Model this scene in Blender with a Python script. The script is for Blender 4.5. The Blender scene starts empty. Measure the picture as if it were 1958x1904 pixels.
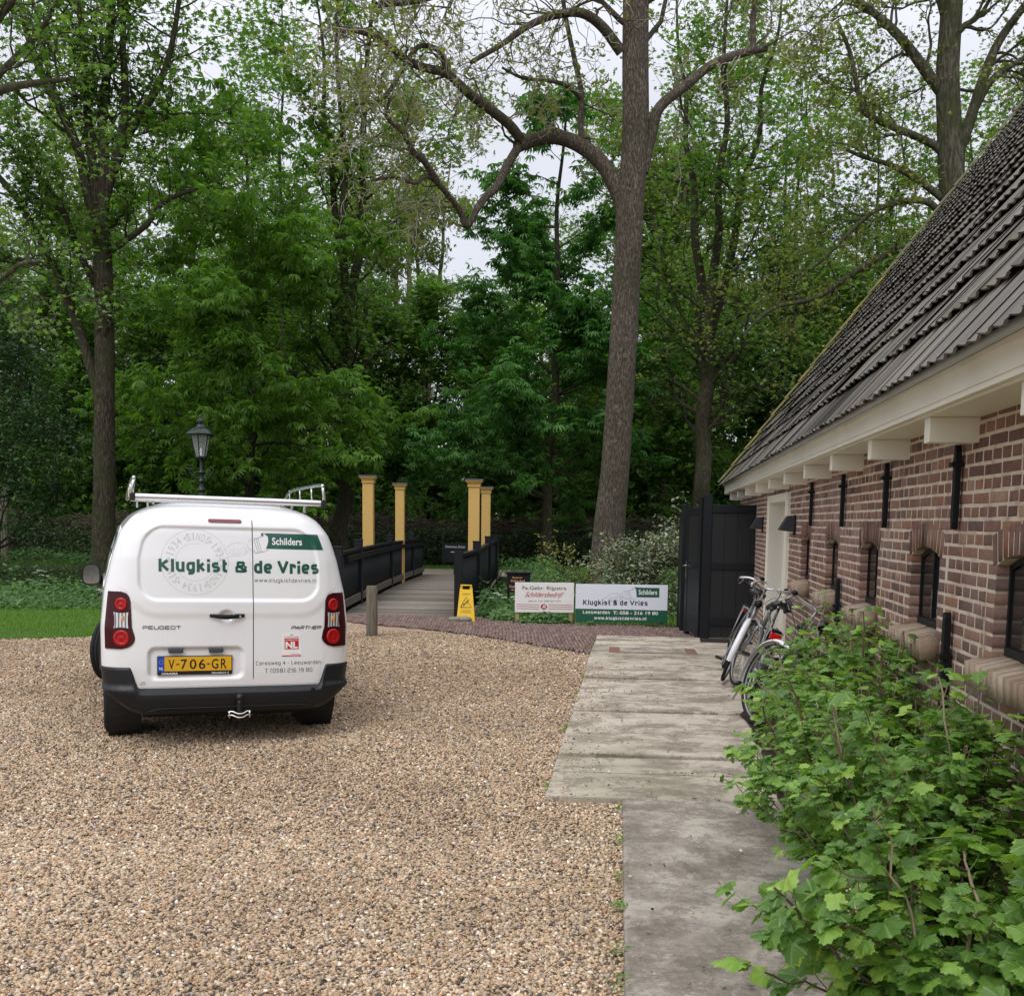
import bpy, math, random
import numpy as np
from mathutils import Vector, Matrix

scene = bpy.context.scene
rng = np.random.default_rng(7)
random.seed(7)

# ------------------------------------------------------------------ camera
CAM_H = 1.72
FPX, PX, PY, PW, PH = 1961.0, 979.0, 1200.0, 1958.0, 1904.0     # the photo is a crop: its principal point sits low
pitch = math.atan((PY - 994.0) / FPX); roll = 0.012
_r0 = np.array([1, 0, 0.0]); _u0 = np.array([0, math.sin(pitch), math.cos(pitch)]); CF = np.array([0, math.cos(pitch), -math.sin(pitch)])
CR = _r0 * math.cos(roll) + _u0 * math.sin(roll); CU = _u0 * math.cos(roll) - _r0 * math.sin(roll)
cam_d = bpy.data.cameras.new('camera'); cam = bpy.data.objects.new('camera', cam_d)
scene.collection.objects.link(cam); scene.camera = cam
cam.matrix_world = Matrix([[CR[0], CU[0], -CF[0], 0], [CR[1], CU[1], -CF[1], 0], [CR[2], CU[2], -CF[2], CAM_H], [0, 0, 0, 1]])
cam_d.sensor_width = 36; cam_d.lens = 36 * FPX / PW
cam_d.shift_y = (PY - PH / 2) / PW
cam_d.clip_start = 0.05; cam_d.clip_end = 2000

def at(x, y, Y):
    """world point that stands Y metres ahead of the camera on the sight line through photo point (x, y)"""
    d = CF + CR * (x - PX) / FPX + CU * (PY - y) / FPX
    return np.array([0, 0, CAM_H]) + d * Y / d[1]

# ------------------------------------------------------------------ sky and sun (overcast)
SUN_EL, SUN_AZ = math.radians(52), math.radians(205)
world = bpy.data.worlds.new('World'); scene.world = world; world.use_nodes = True
nt = world.node_tree; nt.nodes.clear()
wo = nt.nodes.new('ShaderNodeOutputWorld')
sky = nt.nodes.new('ShaderNodeTexSky'); sky.sky_type = 'NISHITA'; sky.sun_disc = False
sky.sun_elevation = SUN_EL; sky.sun_rotation = SUN_AZ
bg1 = nt.nodes.new('ShaderNodeBackground'); bg1.inputs[1].default_value = 0.03
nt.links.new(sky.outputs[0], bg1.inputs[0])
# thick even cloud above the blue: brightness rises to the zenith as under a real overcast
tc = nt.nodes.new('ShaderNodeTexCoord'); sep = nt.nodes.new('ShaderNodeSeparateXYZ')
nt.links.new(tc.outputs['Generated'], sep.inputs[0])
mr = nt.nodes.new('ShaderNodeMapRange'); mr.inputs[1].default_value = 0.35; mr.inputs[2].default_value = 1.0
mr.inputs[3].default_value = 0.66; mr.inputs[4].default_value = 1.75
nt.links.new(sep.outputs[2], mr.inputs[0])
noi = nt.nodes.new('ShaderNodeTexNoise'); noi.inputs['Scale'].default_value = 2.2; noi.inputs['Detail'].default_value = 4
nt.links.new(tc.outputs['Generated'], noi.inputs['Vector'])
mr2 = nt.nodes.new('ShaderNodeMapRange'); mr2.inputs[1].default_value = 0.3; mr2.inputs[2].default_value = 0.7
mr2.inputs[3].default_value = 0.9; mr2.inputs[4].default_value = 1.08
nt.links.new(noi.outputs['Fac'], mr2.inputs[0])
mul = nt.nodes.new('ShaderNodeMath'); mul.operation = 'MULTIPLY'
nt.links.new(mr.outputs[0], mul.inputs[0]); nt.links.new(mr2.outputs[0], mul.inputs[1])
bg2 = nt.nodes.new('ShaderNodeBackground'); bg2.inputs[0].default_value = (0.96, 0.955, 1.0, 1)
nt.links.new(mul.outputs[0], bg2.inputs[1])
add = nt.nodes.new('ShaderNodeAddShader')
nt.links.new(bg1.outputs[0], add.inputs[0]); nt.links.new(bg2.outputs[0], add.inputs[1])
nt.links.new(add.outputs[0], wo.inputs[0])
sun_d = bpy.data.lights.new('sun', 'SUN'); sun_d.energy = 0.9; sun_d.angle = math.radians(25); sun_d.color = (1, 0.96, 0.9)
sun = bpy.data.objects.new('sun', sun_d); scene.collection.objects.link(sun)
_sd = Vector((math.sin(SUN_AZ) * math.cos(SUN_EL), math.cos(SUN_AZ) * math.cos(SUN_EL), math.sin(SUN_EL)))
sun.rotation_euler = _sd.to_track_quat('Z', 'Y').to_euler(); sun.location = _sd * 60
vs = scene.view_settings; vs.view_transform = 'Standard'; vs.look = 'None'; vs.exposure = 0.25; vs.gamma = 1; vs.use_curve_mapping = False
scene.cycles.max_bounces = 9; scene.cycles.diffuse_bounces = 5; scene.cycles.transmission_bounces = 6; scene.cycles.transparent_max_bounces = 6

# ------------------------------------------------------------------ helpers: objects
COL = scene.collection
def tag(o, label=None, cat=None, group=None, kind=None):
    for k, v in (('label', label), ('category', cat), ('group', group), ('kind', kind)):
        if v: o[k] = v
    return o
def empty(name, loc=(0, 0, 0), rz=0.0, label=None, cat=None, group=None):
    o = bpy.data.objects.new(name, None); COL.objects.link(o); o.location = tuple(loc); o.rotation_euler = (0, 0, rz)
    o.empty_display_size = 0.2
    return tag(o, label, cat, group)
def copy_tree(o, parent=None):
    c = o.copy(); COL.objects.link(c); c.parent = parent
    for ch in list(o.children): copy_tree(ch, c)
    return c
def link(name, me, mat, parent=None, smooth=False):
    if mat is not None:
        for m in (mat if isinstance(mat, (list, tuple)) else [mat]): me.materials.append(m)
    if smooth: me.shade_smooth()
    o = bpy.data.objects.new(name, me); COL.objects.link(o)
    if parent is not None: o.parent = parent
    return o
def np_mesh(name, V, Fs, mat, parent=None, smooth=False, midx=None):
    """V: n x 3 array; Fs: list of (m x k) index arrays"""
    V = np.asarray(V, dtype=np.float32)
    me = bpy.data.meshes.new(name)
    me.vertices.add(len(V)); me.vertices.foreach_set('co', V.ravel())
    tot = sum(f.size for f in Fs); npoly = sum(len(f) for f in Fs)
    me.loops.add(tot); me.polygons.add(npoly)
    me.loops.foreach_set('vertex_index', np.concatenate([f.ravel() for f in Fs]).astype(np.int32))
    sizes = np.concatenate([np.full(len(f), f.shape[1]) for f in Fs])
    starts = np.concatenate([[0], np.cumsum(sizes)[:-1]]).astype(np.int32)
    me.polygons.foreach_set('loop_start', starts)
    if midx is not None: me.polygons.foreach_set('material_index', np.asarray(midx, dtype=np.int32))
    me.update(calc_edges=True); me.validate()
    return link(name, me, mat, parent, smooth)

class MB:
    """collects shapes into one mesh"""
    def __init__(s): s.V = []; s.F = []; s.M = []; s.n = 0; s.mi = 0
    def add(s, V, F):
        s.V.extend([tuple(map(float, v)) for v in V]); s.F.extend([tuple(i + s.n for i in f) for f in F]); s.M.extend([s.mi] * len(F)); s.n += len(V); return s
    def box(s, c, size, R=None, top=None):
        hx, hy, hz = size[0] / 2, size[1] / 2, size[2] / 2
        V = [(-hx, -hy, -hz), (hx, -hy, -hz), (hx, hy, -hz), (-hx, hy, -hz), (-hx, -hy, hz), (hx, -hy, hz), (hx, hy, hz), (-hx, hy, hz)]
        if top is not None: V = V[:4] + [(x * top, y * top, z) for x, y, z in V[4:]]
        V = np.array(V)
        if R is not None: V = V @ np.array(R).T
        return s.add(V + np.array(c), [(0, 3, 2, 1), (4, 5, 6, 7), (0, 1, 5, 4), (1, 2, 6, 5), (2, 3, 7, 6), (3, 0, 4, 7)])
    def bx(s, x0, x1, y0, y1, z0, z1): return s.box(((x0 + x1) / 2, (y0 + y1) / 2, (z0 + z1) / 2), (abs(x1 - x0), abs(y1 - y0), abs(z1 - z0)))
    def hexa(s, V): return s.add(V, [(0, 3, 2, 1), (4, 5, 6, 7), (0, 1, 5, 4), (1, 2, 6, 5), (2, 3, 7, 6), (3, 0, 4, 7)])
    def tube(s, pts, rad, n=8, caps=True, closed=False):
        V, F = tube_np(np.array(pts, float), rad, n, closed)
        s.add(V, [tuple(f) for f in F])
        m = len(pts); b = s.n - len(V)
        if caps and not closed:
            s.F.append(tuple(b + i for i in range(n))[::-1]); s.F.append(tuple(b + (m - 1) * n + i for i in range(n))); s.M += [s.mi] * 2
        return s
    def lathe(s, prof, n=24, c=(0, 0, 0), R=None, closed=False):
        P = len(prof); V = []
        for r, z in prof:
            for k in range(n):
                a = 2 * math.pi * k / n; V.append((r * math.cos(a), r * math.sin(a), z))
        V = np.array(V)
        if R is not None: V = V @ np.array(R).T
        V = V + np.array(c); F = []
        for i in range(P if closed else P - 1):
            j = (i + 1) % P
            for k in range(n): F.append((i * n + k, i * n + (k + 1) % n, j * n + (k + 1) % n, j * n + k))
        if not closed:
            if prof[0][0] > 1e-6: F.append(tuple(range(n))[::-1])
            if prof[-1][0] > 1e-6: F.append(tuple((P - 1) * n + k for k in range(n)))
        return s.add(V, F)
    def sphere(s, c, r, n=12, m=8, sc=(1, 1, 1)):
        V = []; F = []
        for i in range(m + 1):
            t = math.pi * i / m
            for k in range(n):
                a = 2 * math.pi * k / n
                V.append((c[0] + r * sc[0] * math.sin(t) * math.cos(a), c[1] + r * sc[1] * math.sin(t) * math.sin(a), c[2] + r * sc[2] * math.cos(t)))
        for i in range(m):
            for k in range(n): F.append((i * n + k, (i + 1) * n + k, (i + 1) * n + (k + 1) % n, i * n + (k + 1) % n))
        return s.add(V, F)
    def prism(s, poly, f0, f1):
        """poly 2d; f0/f1 map (u, v) to the two end faces"""
        n = len(poly); V = [f0(*p) for p in poly] + [f1(*p) for p in poly]
        F = [tuple(range(n))[::-1], tuple(range(n, 2 * n))] + [(i, (i + 1) % n, n + (i + 1) % n, n + i) for i in range(n)]
        return s.add(V, F)
    def build(s, name, mat, parent=None, smooth=False, bevel=0, auto=None):
        me = bpy.data.meshes.new(name); me.from_pydata(s.V, [], s.F); me.update()
        if any(s.M): me.polygons.foreach_set('material_index', s.M)
        o = link(name, me, mat, parent, False)
        if smooth:
            me.shade_smooth()
            if auto: me.set_sharp_from_angle(angle=math.radians(auto))
        if bevel:
            b = o.modifiers.new('bevel', 'BEVEL'); b.width = bevel; b.segments = 2; b.limit_method = 'ANGLE'; b.angle_limit = math.radians(40)
        return o

def tube_np(P, rad, n=6, closed=False):
    m = len(P); rad = np.full(m, rad, float) if np.isscalar(rad) else np.asarray(rad, float)
    if closed: T = np.roll(P, -1, 0) - np.roll(P, 1, 0)
    else: T = np.gradient(P, axis=0)
    T /= np.linalg.norm(T, axis=1)[:, None] + 1e-9
    ref = np.array([0, 0, 1.0]) if abs(T[0][2]) < 0.9 else np.array([1.0, 0, 0])
    N = np.zeros_like(P); v = np.cross(T[0], ref); v /= np.linalg.norm(v)
    for i in range(m):
        v = v - T[i] * np.dot(v, T[i]); v /= np.linalg.norm(v) + 1e-9; N[i] = v
    B = np.cross(T, N); a = np.linspace(0, 2 * np.pi, n, endpoint=False)
    V = P[:, None, :] + rad[:, None, None] * (N[:, None, :] * np.cos(a)[None, :, None] + B[:, None, :] * np.sin(a)[None, :, None])
    k = np.arange(n); k2 = (k + 1) % n; F = []
    for i in range(m if closed else m - 1):
        j = (i + 1) % m
        F.append(np.stack([i * n + k, i * n + k2, j * n + k2, j * n + k], 1))
    return V.reshape(-1, 3), np.concatenate(F)

class FB:
    """fast collector of numpy pieces (quads and triangles)"""
    def __init__(s): s.V = []; s.Q = []; s.T = []; s.n = 0
    def add(s, V, Q=None, T=None):
        if Q is not None and len(Q): s.Q.append(np.asarray(Q) + s.n)
        if T is not None and len(T): s.T.append(np.asarray(T) + s.n)
        s.V.append(np.asarray(V)); s.n += len(V)
    def build(s, name, mat, parent=None, smooth=False):
        Fs = []
        if s.Q: Fs.append(np.concatenate(s.Q))
        if s.T: Fs.append(np.concatenate(s.T))
        return np_mesh(name, np.concatenate(s.V), Fs, mat, parent, smooth)

# ------------------------------------------------------------------ helpers: materials
class NT:
    def __init__(s, name):
        s.m = bpy.data.materials.new(name); s.m.use_nodes = True; s.t = s.m.node_tree; s.t.nodes.clear()
        s.out = s.t.nodes.new('ShaderNodeOutputMaterial'); s.co = None
    def n(s, typ, **kw):
        x = s.t.nodes.new('ShaderNode' + typ)
        for k, v in kw.items():
            if k.startswith('i_'):
                key = k[2:].replace('_', ' '); x.inputs[int(key) if key.isdigit() else key].default_value = v
            else: setattr(x, k, v)
        return x
    def l(s, a, b): s.t.links.new(a, b)
    def obj(s):
        if s.co is None: s.co = s.n('TexCoord').outputs['Object']
        return s.co
    def vec(s, scale=(1, 1, 1), rot=(0, 0, 0)):
        mp = s.n('Mapping'); mp.inputs['Scale'].default_value = scale; mp.inputs['Rotation'].default_value = rot
        s.l(s.obj(), mp.inputs[0]); return mp.outputs[0]
    def noise(s, scale, detail=4, rough=0.6, vec=None, dist=0):
        x = s.n('TexNoise'); x.inputs['Scale'].default_value = scale; x.inputs['Detail'].default_value = detail
        x.inputs['Roughness'].default_value = rough; x.inputs['Distortion'].default_value = dist
        s.l(vec if vec is not None else s.obj(), x.inputs['Vector']); return x.outputs['Fac']
    def ramp(s, fac, stops, interp='LINEAR'):
        x = s.n('ValToRGB'); cr = x.color_ramp; cr.interpolation = interp
        while len(cr.elements) < len(stops): cr.elements.new(0.5)
        for e, (p, c) in zip(cr.elements, stops): e.position = p; e.color = (*c, 1) if len(c) == 3 else c
        s.l(fac, x.inputs[0]); return x.outputs[0]
    def mix(s, fac, a, b, mode='MIX'):
        x = s.n('Mix'); x.data_type = 'RGBA'; x.blend_type = mode
        for v, i in ((fac, 0), (a, 6), (b, 7)):
            if isinstance(v, (int, float)): x.inputs[i].default_value = v
            elif isinstance(v, tuple): x.inputs[i].default_value = (*v, 1) if len(v) == 3 else v
            else: s.l(v, x.inputs[i])
        return x.outputs[2]
    def bump(s, h, strength=0.5, dist=0.01):
        x = s.n('Bump'); x.inputs['Strength'].default_value = strength; x.inputs['Distance'].default_value = dist
        s.l(h, x.inputs['Height']); return x.outputs[0]
    def bsdf(s, base, rough=0.6, metal=0, bump=None, spec=0.5, coat=0):
        b = s.n('BsdfPrincipled')
        for v, i in ((base, 'Base Color'), (rough, 'Roughness'), (metal, 'Metallic')):
            if isinstance(v, (int, float)): b.inputs[i].default_value = v
            elif isinstance(v, tuple): b.inputs[i].default_value = (*v, 1) if len(v) == 3 else v
            else: s.l(v, b.inputs[i])
        b.inputs['Specular IOR Level'].default_value = spec
        if coat: b.inputs['Coat Weight'].default_value = coat; b.inputs['Coat Roughness'].default_value = 0.04
        if bump is not None: s.l(bump, b.inputs['Normal'])
        s.l(b.outputs[0], s.out.inputs[0]); return s.m
def simple(name, col, rough=0.6, metal=0, var=0.12, nscale=8, bump=0.0, spec=0.5, coat=0, bdist=0.004):
    """a plain coat with a little unevenness of colour and gloss"""
    t = NT(name); f = t.noise(nscale, 5)
    c = tuple(col)
    base = t.mix(f, tuple(x * (1 - var) for x in c), tuple(min(1, x * (1 + var)) for x in c))
    rr = t.n('MapRange'); rr.inputs[3].default_value = max(0.02, rough - 0.08); rr.inputs[4].default_value = min(1, rough + 0.08); t.l(f, rr.inputs[0])
    b = t.bump(t.noise(nscale * 6, 5), bump, bdist) if bump else None
    return t.bsdf(base, rr.outputs[0], metal, b, spec, coat)
def island(t):
    return t.n('NewGeometry').outputs['Random Per Island']
def leaf_mat(name, stops, trans=0.4, rough=0.45, spec=0.35, tmul=1.6):
    t = NT(name); c = t.ramp(island(t), stops)
    f = t.noise(0.35, 2); c = t.mix(f, c, t.mix(0.5, c, (0.02, 0.035, 0.01), 'MULTIPLY')) if False else c
    b = t.n('BsdfPrincipled'); t.l(c, b.inputs['Base Color']); b.inputs['Roughness'].default_value = rough; b.inputs['Specular IOR Level'].default_value = spec
    tr = t.n('BsdfTranslucent'); t.l(t.mix(1.0, c, (tmul, tmul * 1.1, tmul * 0.55), 'MULTIPLY'), tr.inputs[0])
    mx = t.n('MixShader'); mx.inputs[0].default_value = trans
    t.l(b.outputs[0], mx.inputs[1]); t.l(tr.outputs[0], mx.inputs[2]); t.l(mx.outputs[0], t.out.inputs[0]); return t.m
def bark_mat(name, c1, c2, scale=6, moss=0.0, strength=0.8, lichen=0.25):
    t = NT(name); v = t.vec((1, 1, 0.22)); f = t.ramp(t.noise(scale * 4, 6, 0.65, v), [(.40, (0, 0, 0)), (.58, (1, 1, 1))]); g = t.noise(scale * 0.35, 3)
    vo = t.n('TexVoronoi'); vo.inputs['Scale'].default_value = scale * 5; t.l(v, vo.inputs['Vector'])
    c = t.mix(f, tuple(x * 0.55 for x in c1), c2)
    c = t.mix(t.ramp(g, [(0.45, (0, 0, 0)), (0.7, (.45, .45, .45))]), c, c1)
    if moss: c = t.mix(t.ramp(t.noise(1.3, 4), [(0.42, (0, 0, 0)), (0.62, (moss, moss, moss))]), c, (0.05, 0.06, 0.02))
    if lichen: c = t.mix(t.ramp(t.noise(14, 2), [(0.69, (0, 0, 0)), (0.72, (lichen, lichen, lichen))]), c, (0.42, 0.43, 0.38))
    h = t.n('Math', operation='ADD'); t.l(f, h.inputs[0]); t.l(vo.outputs['Distance'], h.inputs[1])
    return t.bsdf(c, 0.9, 0, t.bump(h.outputs[0], strength, 0.03), 0.2)
BLACK = simple('black_paint', (0.007, 0.009, 0.012), 0.45, bump=0.15, nscale=10, spec=0.28)
CREAM = simple('cream_paint', (0.80, 0.77, 0.67), 0.4, var=0.05, nscale=5, bump=0.05)
CHROME = simple('chrome', (0.7, 0.7, 0.7), 0.15, 1.0, var=0.04)
ALU = simple('aluminium', (0.72, 0.72, 0.72), 0.28, 1.0, var=0.06)
RUBBER = simple('black_rubber', (0.015, 0.015, 0.016), 0.75, var=0.3, nscale=20)
PLASTIC = simple('grey_black_plastic', (0.009, 0.010, 0.012), 0.42, var=0.15, nscale=40, bump=0.05, spec=0.35)

# ------------------------------------------------------------------ helpers: lettering
def text2d(body, bold=0.0, shear=0.0, space=1.0):
    cu = bpy.data.curves.new('t', 'FONT'); cu.body = body; cu.offset = bold; cu.shear = shear; cu.space_character = space; cu.resolution_u = 3
    ob = bpy.data.objects.new('t', cu); COL.objects.link(ob)
    dg = bpy.context.evaluated_depsgraph_get(); dg.update()
    me = bpy.data.meshes.new_from_object(ob.evaluated_get(dg))
    V = np.array([v.co[:2] for v in me.vertices]); F = [tuple(p.vertices) for p in me.polygons]
    bpy.data.objects.remove(ob); bpy.data.curves.remove(cu); bpy.data.meshes.remove(me)
    return V, F
def fit(V, x0, x1, z0, z1, ref=None):
    a = V.min(0); b = V.max(0)
    return np.stack([x0 + (V[:, 0] - a[0]) / (b[0] - a[0]) * (x1 - x0), z0 + (V[:, 1] - a[1]) / (b[1] - a[1]) * (z1 - z0)], 1)
def lettering(mb, body, box, f, bold=0.0, shear=0.0, space=1.0, slope=0.0):
    """box = (x0, x1, z0, z1) the inked bounds; f maps (x, z) to a 3d point"""
    V, F = text2d(body, bold, shear, space); V = fit(V, *box)
    mb.add([f(x, z + slope * (x - box[0])) for x, z in V], F)
def rounded(pts, r, closed=False):
    P = [np.array(p, float) for p in pts]; out = []; n = len(P)
    for i in range(n):
        if (i in (0, n - 1)) and not closed: out.append(P[i]); continue
        a, b, c = P[i - 1], P[i], P[(i + 1) % n]; d1, d2 = np.linalg.norm(a - b), np.linalg.norm(c - b); q = min(r, d1 * .49, d2 * .49)
        p0 = b + (a - b) / d1 * q; p1 = b + (c - b) / d2 * q
        for t_ in np.linspace(0, 1, 5): out.append(p0 * (1 - t_) ** 2 + 2 * b * t_ * (1 - t_) + p1 * t_ ** 2)
    if closed: out.append(out[0])
    return out
# square-shouldered sign-writer's letters drawn as strokes: (width, [strokes]); x height 0.72, capitals 1
_o = lambda w, h: [[(w / 2, 0), (0, 0), (0, h), (w, h), (w, 0), (w / 2, 0)]]
X_ = 0.74
GLY = {'K': (.72, [[(0, 0), (0, 1)], [(.70, 1), (.10, .52)], [(.16, .56), (.74, 0)]]), 'V': (.80, [[(0, 1), (.40, 0), (.80, 1)]]), 'l': (.0, [[(0, 0), (0, 1)]]), 'i': (.0, [[(0, 0), (0, X_ - .16)], [(0, 1.03), (0, 1.035)]]),
    'u': (.54, [[(0, X_), (0, 0), (.54, 0)], [(.54, X_), (.54, 0)]]), 'n': (.54, [[(0, 0), (0, X_)], [(0, X_), (.54, X_), (.54, 0)]]), 'g': (.54, [[(.54, X_), (0, X_), (0, 0.02), (.54, 0.02)], [(.54, X_), (.54, -.27), (.04, -.27)]]),
    'k': (.54, [[(0, 0), (0, 1)], [(.52, X_), (.08, .40)], [(.14, .43), (.56, 0)]]), 's': (.52, [[(.50, X_), (0, X_), (0, .38), (.52, .38), (.52, 0), (0, 0)]]), 't': (.34, [[(.08, 1), (.08, 0), (.38, 0)], [(-.06, X_), (.36, X_)]]),
    'd': (.54, [[(.54, X_), (0, X_), (0, 0), (.54, 0)], [(.54, 1), (.54, 0)]]), 'e': (.54, [[(0, .36), (.54, .36), (.54, X_), (0, X_), (0, 0), (.54, 0)]]), 'r': (.34, [[(0, 0), (0, X_)], [(0, X_ - .02), (.36, X_ - .02), (.36, X_ - .14)]]),
    '&': (.74, [[(.74, -.02), (.10, .66), (.10, 1), (.52, 1), (.52, .66), (0, .46), (0, 0), (.56, 0), (.66, .46)]]), 'a': (.54, [[(.02, X_), (.54, X_), (.54, 0)], [(.54, .40), (0, .40), (0, 0), (.54, 0)]]), 'v': (.54, [[(0, X_), (.27, 0), (.54, X_)]]),
    'w': (.86, [[(0, X_), (.21, 0), (.43, X_), (.65, 0), (.86, X_)]]), '.': (.0, [[(0, 0), (0, .10)]]), 'h': (.54, [[(0, 0), (0, 1)], [(0, X_), (.54, X_), (.54, 0)]]), 'c': (.50, [[(.50, X_), (0, X_), (0, 0), (.50, 0)]]),
    'S': (.62, [[(.60, 1), (0, 1), (0, .52), (.62, .52), (.62, 0), (0, 0)]]), 'C': (.66, [[(.66, 1), (0, 1), (0, 0), (.66, 0)]]), 'L': (.56, [[(0, 1), (0, 0), (.58, 0)]]), 'T': (.66, [[(0, 1), (.66, 1)], [(.33, 1), (.33, 0)]]),
    '-': (.34, [[(0, .42), (.34, .42)]]), '(': (.20, [[(.2, 1.08), (0, .9), (0, .06), (.2, -.12)]]), ')': (.20, [[(0, 1.08), (.2, .9), (.2, .06), (0, -.12)]]), ':': (.0, [[(0, 0), (0, .12)], [(0, .5), (0, .62)]]),
    '0': (.60, [[(.3, 0), (0, 0), (0, 1), (.6, 1), (.6, 0), (.3, 0)]]), '1': (.26, [[(-.02, .8), (.24, 1), (.24, 0)]]), '2': (.58, [[(0, 1), (.58, 1), (.58, .52), (0, .50), (0, 0), (.6, 0)]]), '4': (.62, [[(.46, 0), (.46, 1), (0, .28), (.64, .28)]]),
    '5': (.58, [[(.56, 1), (0, 1), (0, .56), (.58, .56), (.58, 0), (0, 0)]]), '6': (.58, [[(.54, 1), (0, 1), (0, 0), (.58, 0), (.58, .54), (0, .54)]]), '8': (.60, [[(.3, .52), (0, .52), (0, 1), (.6, 1), (.6, .52), (0, .52), (0, 0), (.6, 0), (.6, .52)]]),
    '9': (.58, [[(.58, .46), (0, .46), (0, 1), (.58, 1), (.58, 0), (.04, 0)]])}
def signwrite(mb, body, box, f, wt=0.2, gap=0.26):
    """the stroke letters fitted to the inked bounds box = (x0, x1, base, cap)"""
    x = 0; ST = []; H = box[3] - box[2]
    for ch in body:
        if ch == ' ': x += 0.42; continue
        w, ss = GLY[ch]
        for s_ in ss: ST.append([(x + a, b) for a, b in s_])
        x += w + gap + wt
    tot = x - gap - wt; sx = (box[1] - box[0] - wt * H) / tot; sz = H * (1 - wt)
    for s_ in ST:
        P = [(box[0] + wt * H / 2 + a * sx, box[2] + wt * H / 2 + b * sz) for a, b in s_]
        e = wt * H / 2
        def ext(p, q): p = np.array(p); q = np.array(q); d = p - q; L = np.linalg.norm(d); return tuple(p + d / L * (e if abs(d[1]) > abs(d[0]) * 2 else 0))
        P[0] = ext(P[0], P[1]); P[-1] = ext(P[-1], P[-2])
        diag = any(abs(P[i][0] - P[i + 1][0]) > 1e-6 and abs(P[i][1] - P[i + 1][1]) > 1e-6 for i in range(len(P) - 1))
        line2d(mb, rounded(P, H * (0.05 if diag else 0.24)), wt * H, f)
def line2d(mb, pts, wd, f, closed=False):
    P = np.array(pts, float)
    if closed: P = np.vstack([P, P[:1]])
    T = np.gradient(P, axis=0); T /= np.linalg.norm(T, axis=1)[:, None] + 1e-9
    N = np.stack([-T[:, 1], T[:, 0]], 1) * wd / 2; n = len(P)
    V = [f(*p) for p in (P + N)] + [f(*p) for p in (P - N)]
    mb.add(V, [(i, i + 1, n + i + 1, n + i) for i in range(n - 1)])
def smooth_path(pts, k=6):
    """Catmull-Rom through the points"""
    P = np.array(pts, float); P = np.vstack([2 * P[0] - P[1], P, 2 * P[-1] - P[-2]]); out = []
    for i in range(1, len(P) - 2):
        for t in np.linspace(0, 1, k, endpoint=False):
            a, b, c, d = P[i - 1], P[i], P[i + 1], P[i + 2]
            out.append(0.5 * (2 * b + (c - a) * t + (2 * a - 5 * b + 4 * c - d) * t ** 2 + (3 * b - a - 3 * c + d) * t ** 3))
    out.append(P[-2]); return np.array(out)
def in_poly(x, y, poly):
    x = np.asarray(x); y = np.asarray(y); ins = np.zeros(x.shape, bool); n = len(poly)
    for i in range(n):
        x0, y0 = poly[i]; x1, y1 = poly[(i + 1) % n]
        c = ((y0 > y) != (y1 > y)) & (x < (x1 - x0) * (y - y0) / (y1 - y0 + 1e-12) + x0); ins ^= c
    return ins
def grid_sheet(name, poly, z, mat, step=0.5, kind='structure'):
    mb = MB(); mb.add([(x, y, z) for x, y in poly], [tuple(range(len(poly)))]); o = mb.build(name, mat); return tag(o, kind=kind)
def rotz(a): c, s = math.cos(a), math.sin(a); return np.array([[c, -s, 0], [s, c, 0], [0, 0, 1.0]])
def rotx(a): c, s = math.cos(a), math.sin(a); return np.array([[1, 0, 0], [0, c, -s], [0, s, c]])
def roty(a): c, s = math.cos(a), math.sin(a); return np.array([[c, 0, s], [0, 1, 0], [-s, 0, c]])

# ================================================================== GROUND
def ground_z(x, y):
    x = np.asarray(x, float); y = np.asarray(y, float)
    d = np.clip((y - 19.3) / 2.2, 0, 1) * np.clip((30.6 - y) / 2.2, 0, 1); d = d * d * (3 - 2 * d)
    e = np.clip((1.0 - x) / 1.5, 0, 1); e = e * e * (3 - 2 * e)
    e2 = np.clip((x + 24) / 3, 0, 1)
    return -1.0 * d * e * e2 - 0.02
xs = np.unique(np.concatenate([np.linspace(-400, -40, 19), np.linspace(-40, 12, 131), np.linspace(12, 400, 20)]))
ys = np.unique(np.concatenate([np.linspace(-60, 12, 13), np.linspace(12, 40, 86), np.linspace(40, 600, 20)]))
gx, gy = np.meshgrid(xs, ys, indexing='ij'); gz = ground_z(gx, gy)
nx, ny = len(xs), len(ys); idx = np.arange(nx * ny).reshape(nx, ny)
t = NT('soil_and_moss'); c = t.ramp(t.noise(0.9, 8), [(0.3, (0.035, 0.028, 0.018)), (0.5, (0.03, 0.045, 0.014)), (0.7, (0.055, 0.075, 0.022))])
c = t.mix(t.noise(18, 6), c, (0.05, 0.042, 0.028)); SOILMOSS = t.bsdf(c, 0.95, 0, t.bump(t.noise(9, 8), 0.9, 0.06), 0.1)
tag(np_mesh('ground', np.stack([gx, gy, gz], -1).reshape(-1, 3), [np.stack([idx[:-1, :-1], idx[1:, :-1], idx[1:, 1:], idx[:-1, 1:]], -1).reshape(-1, 4)], SOILMOSS, smooth=True), kind='structure')

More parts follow.
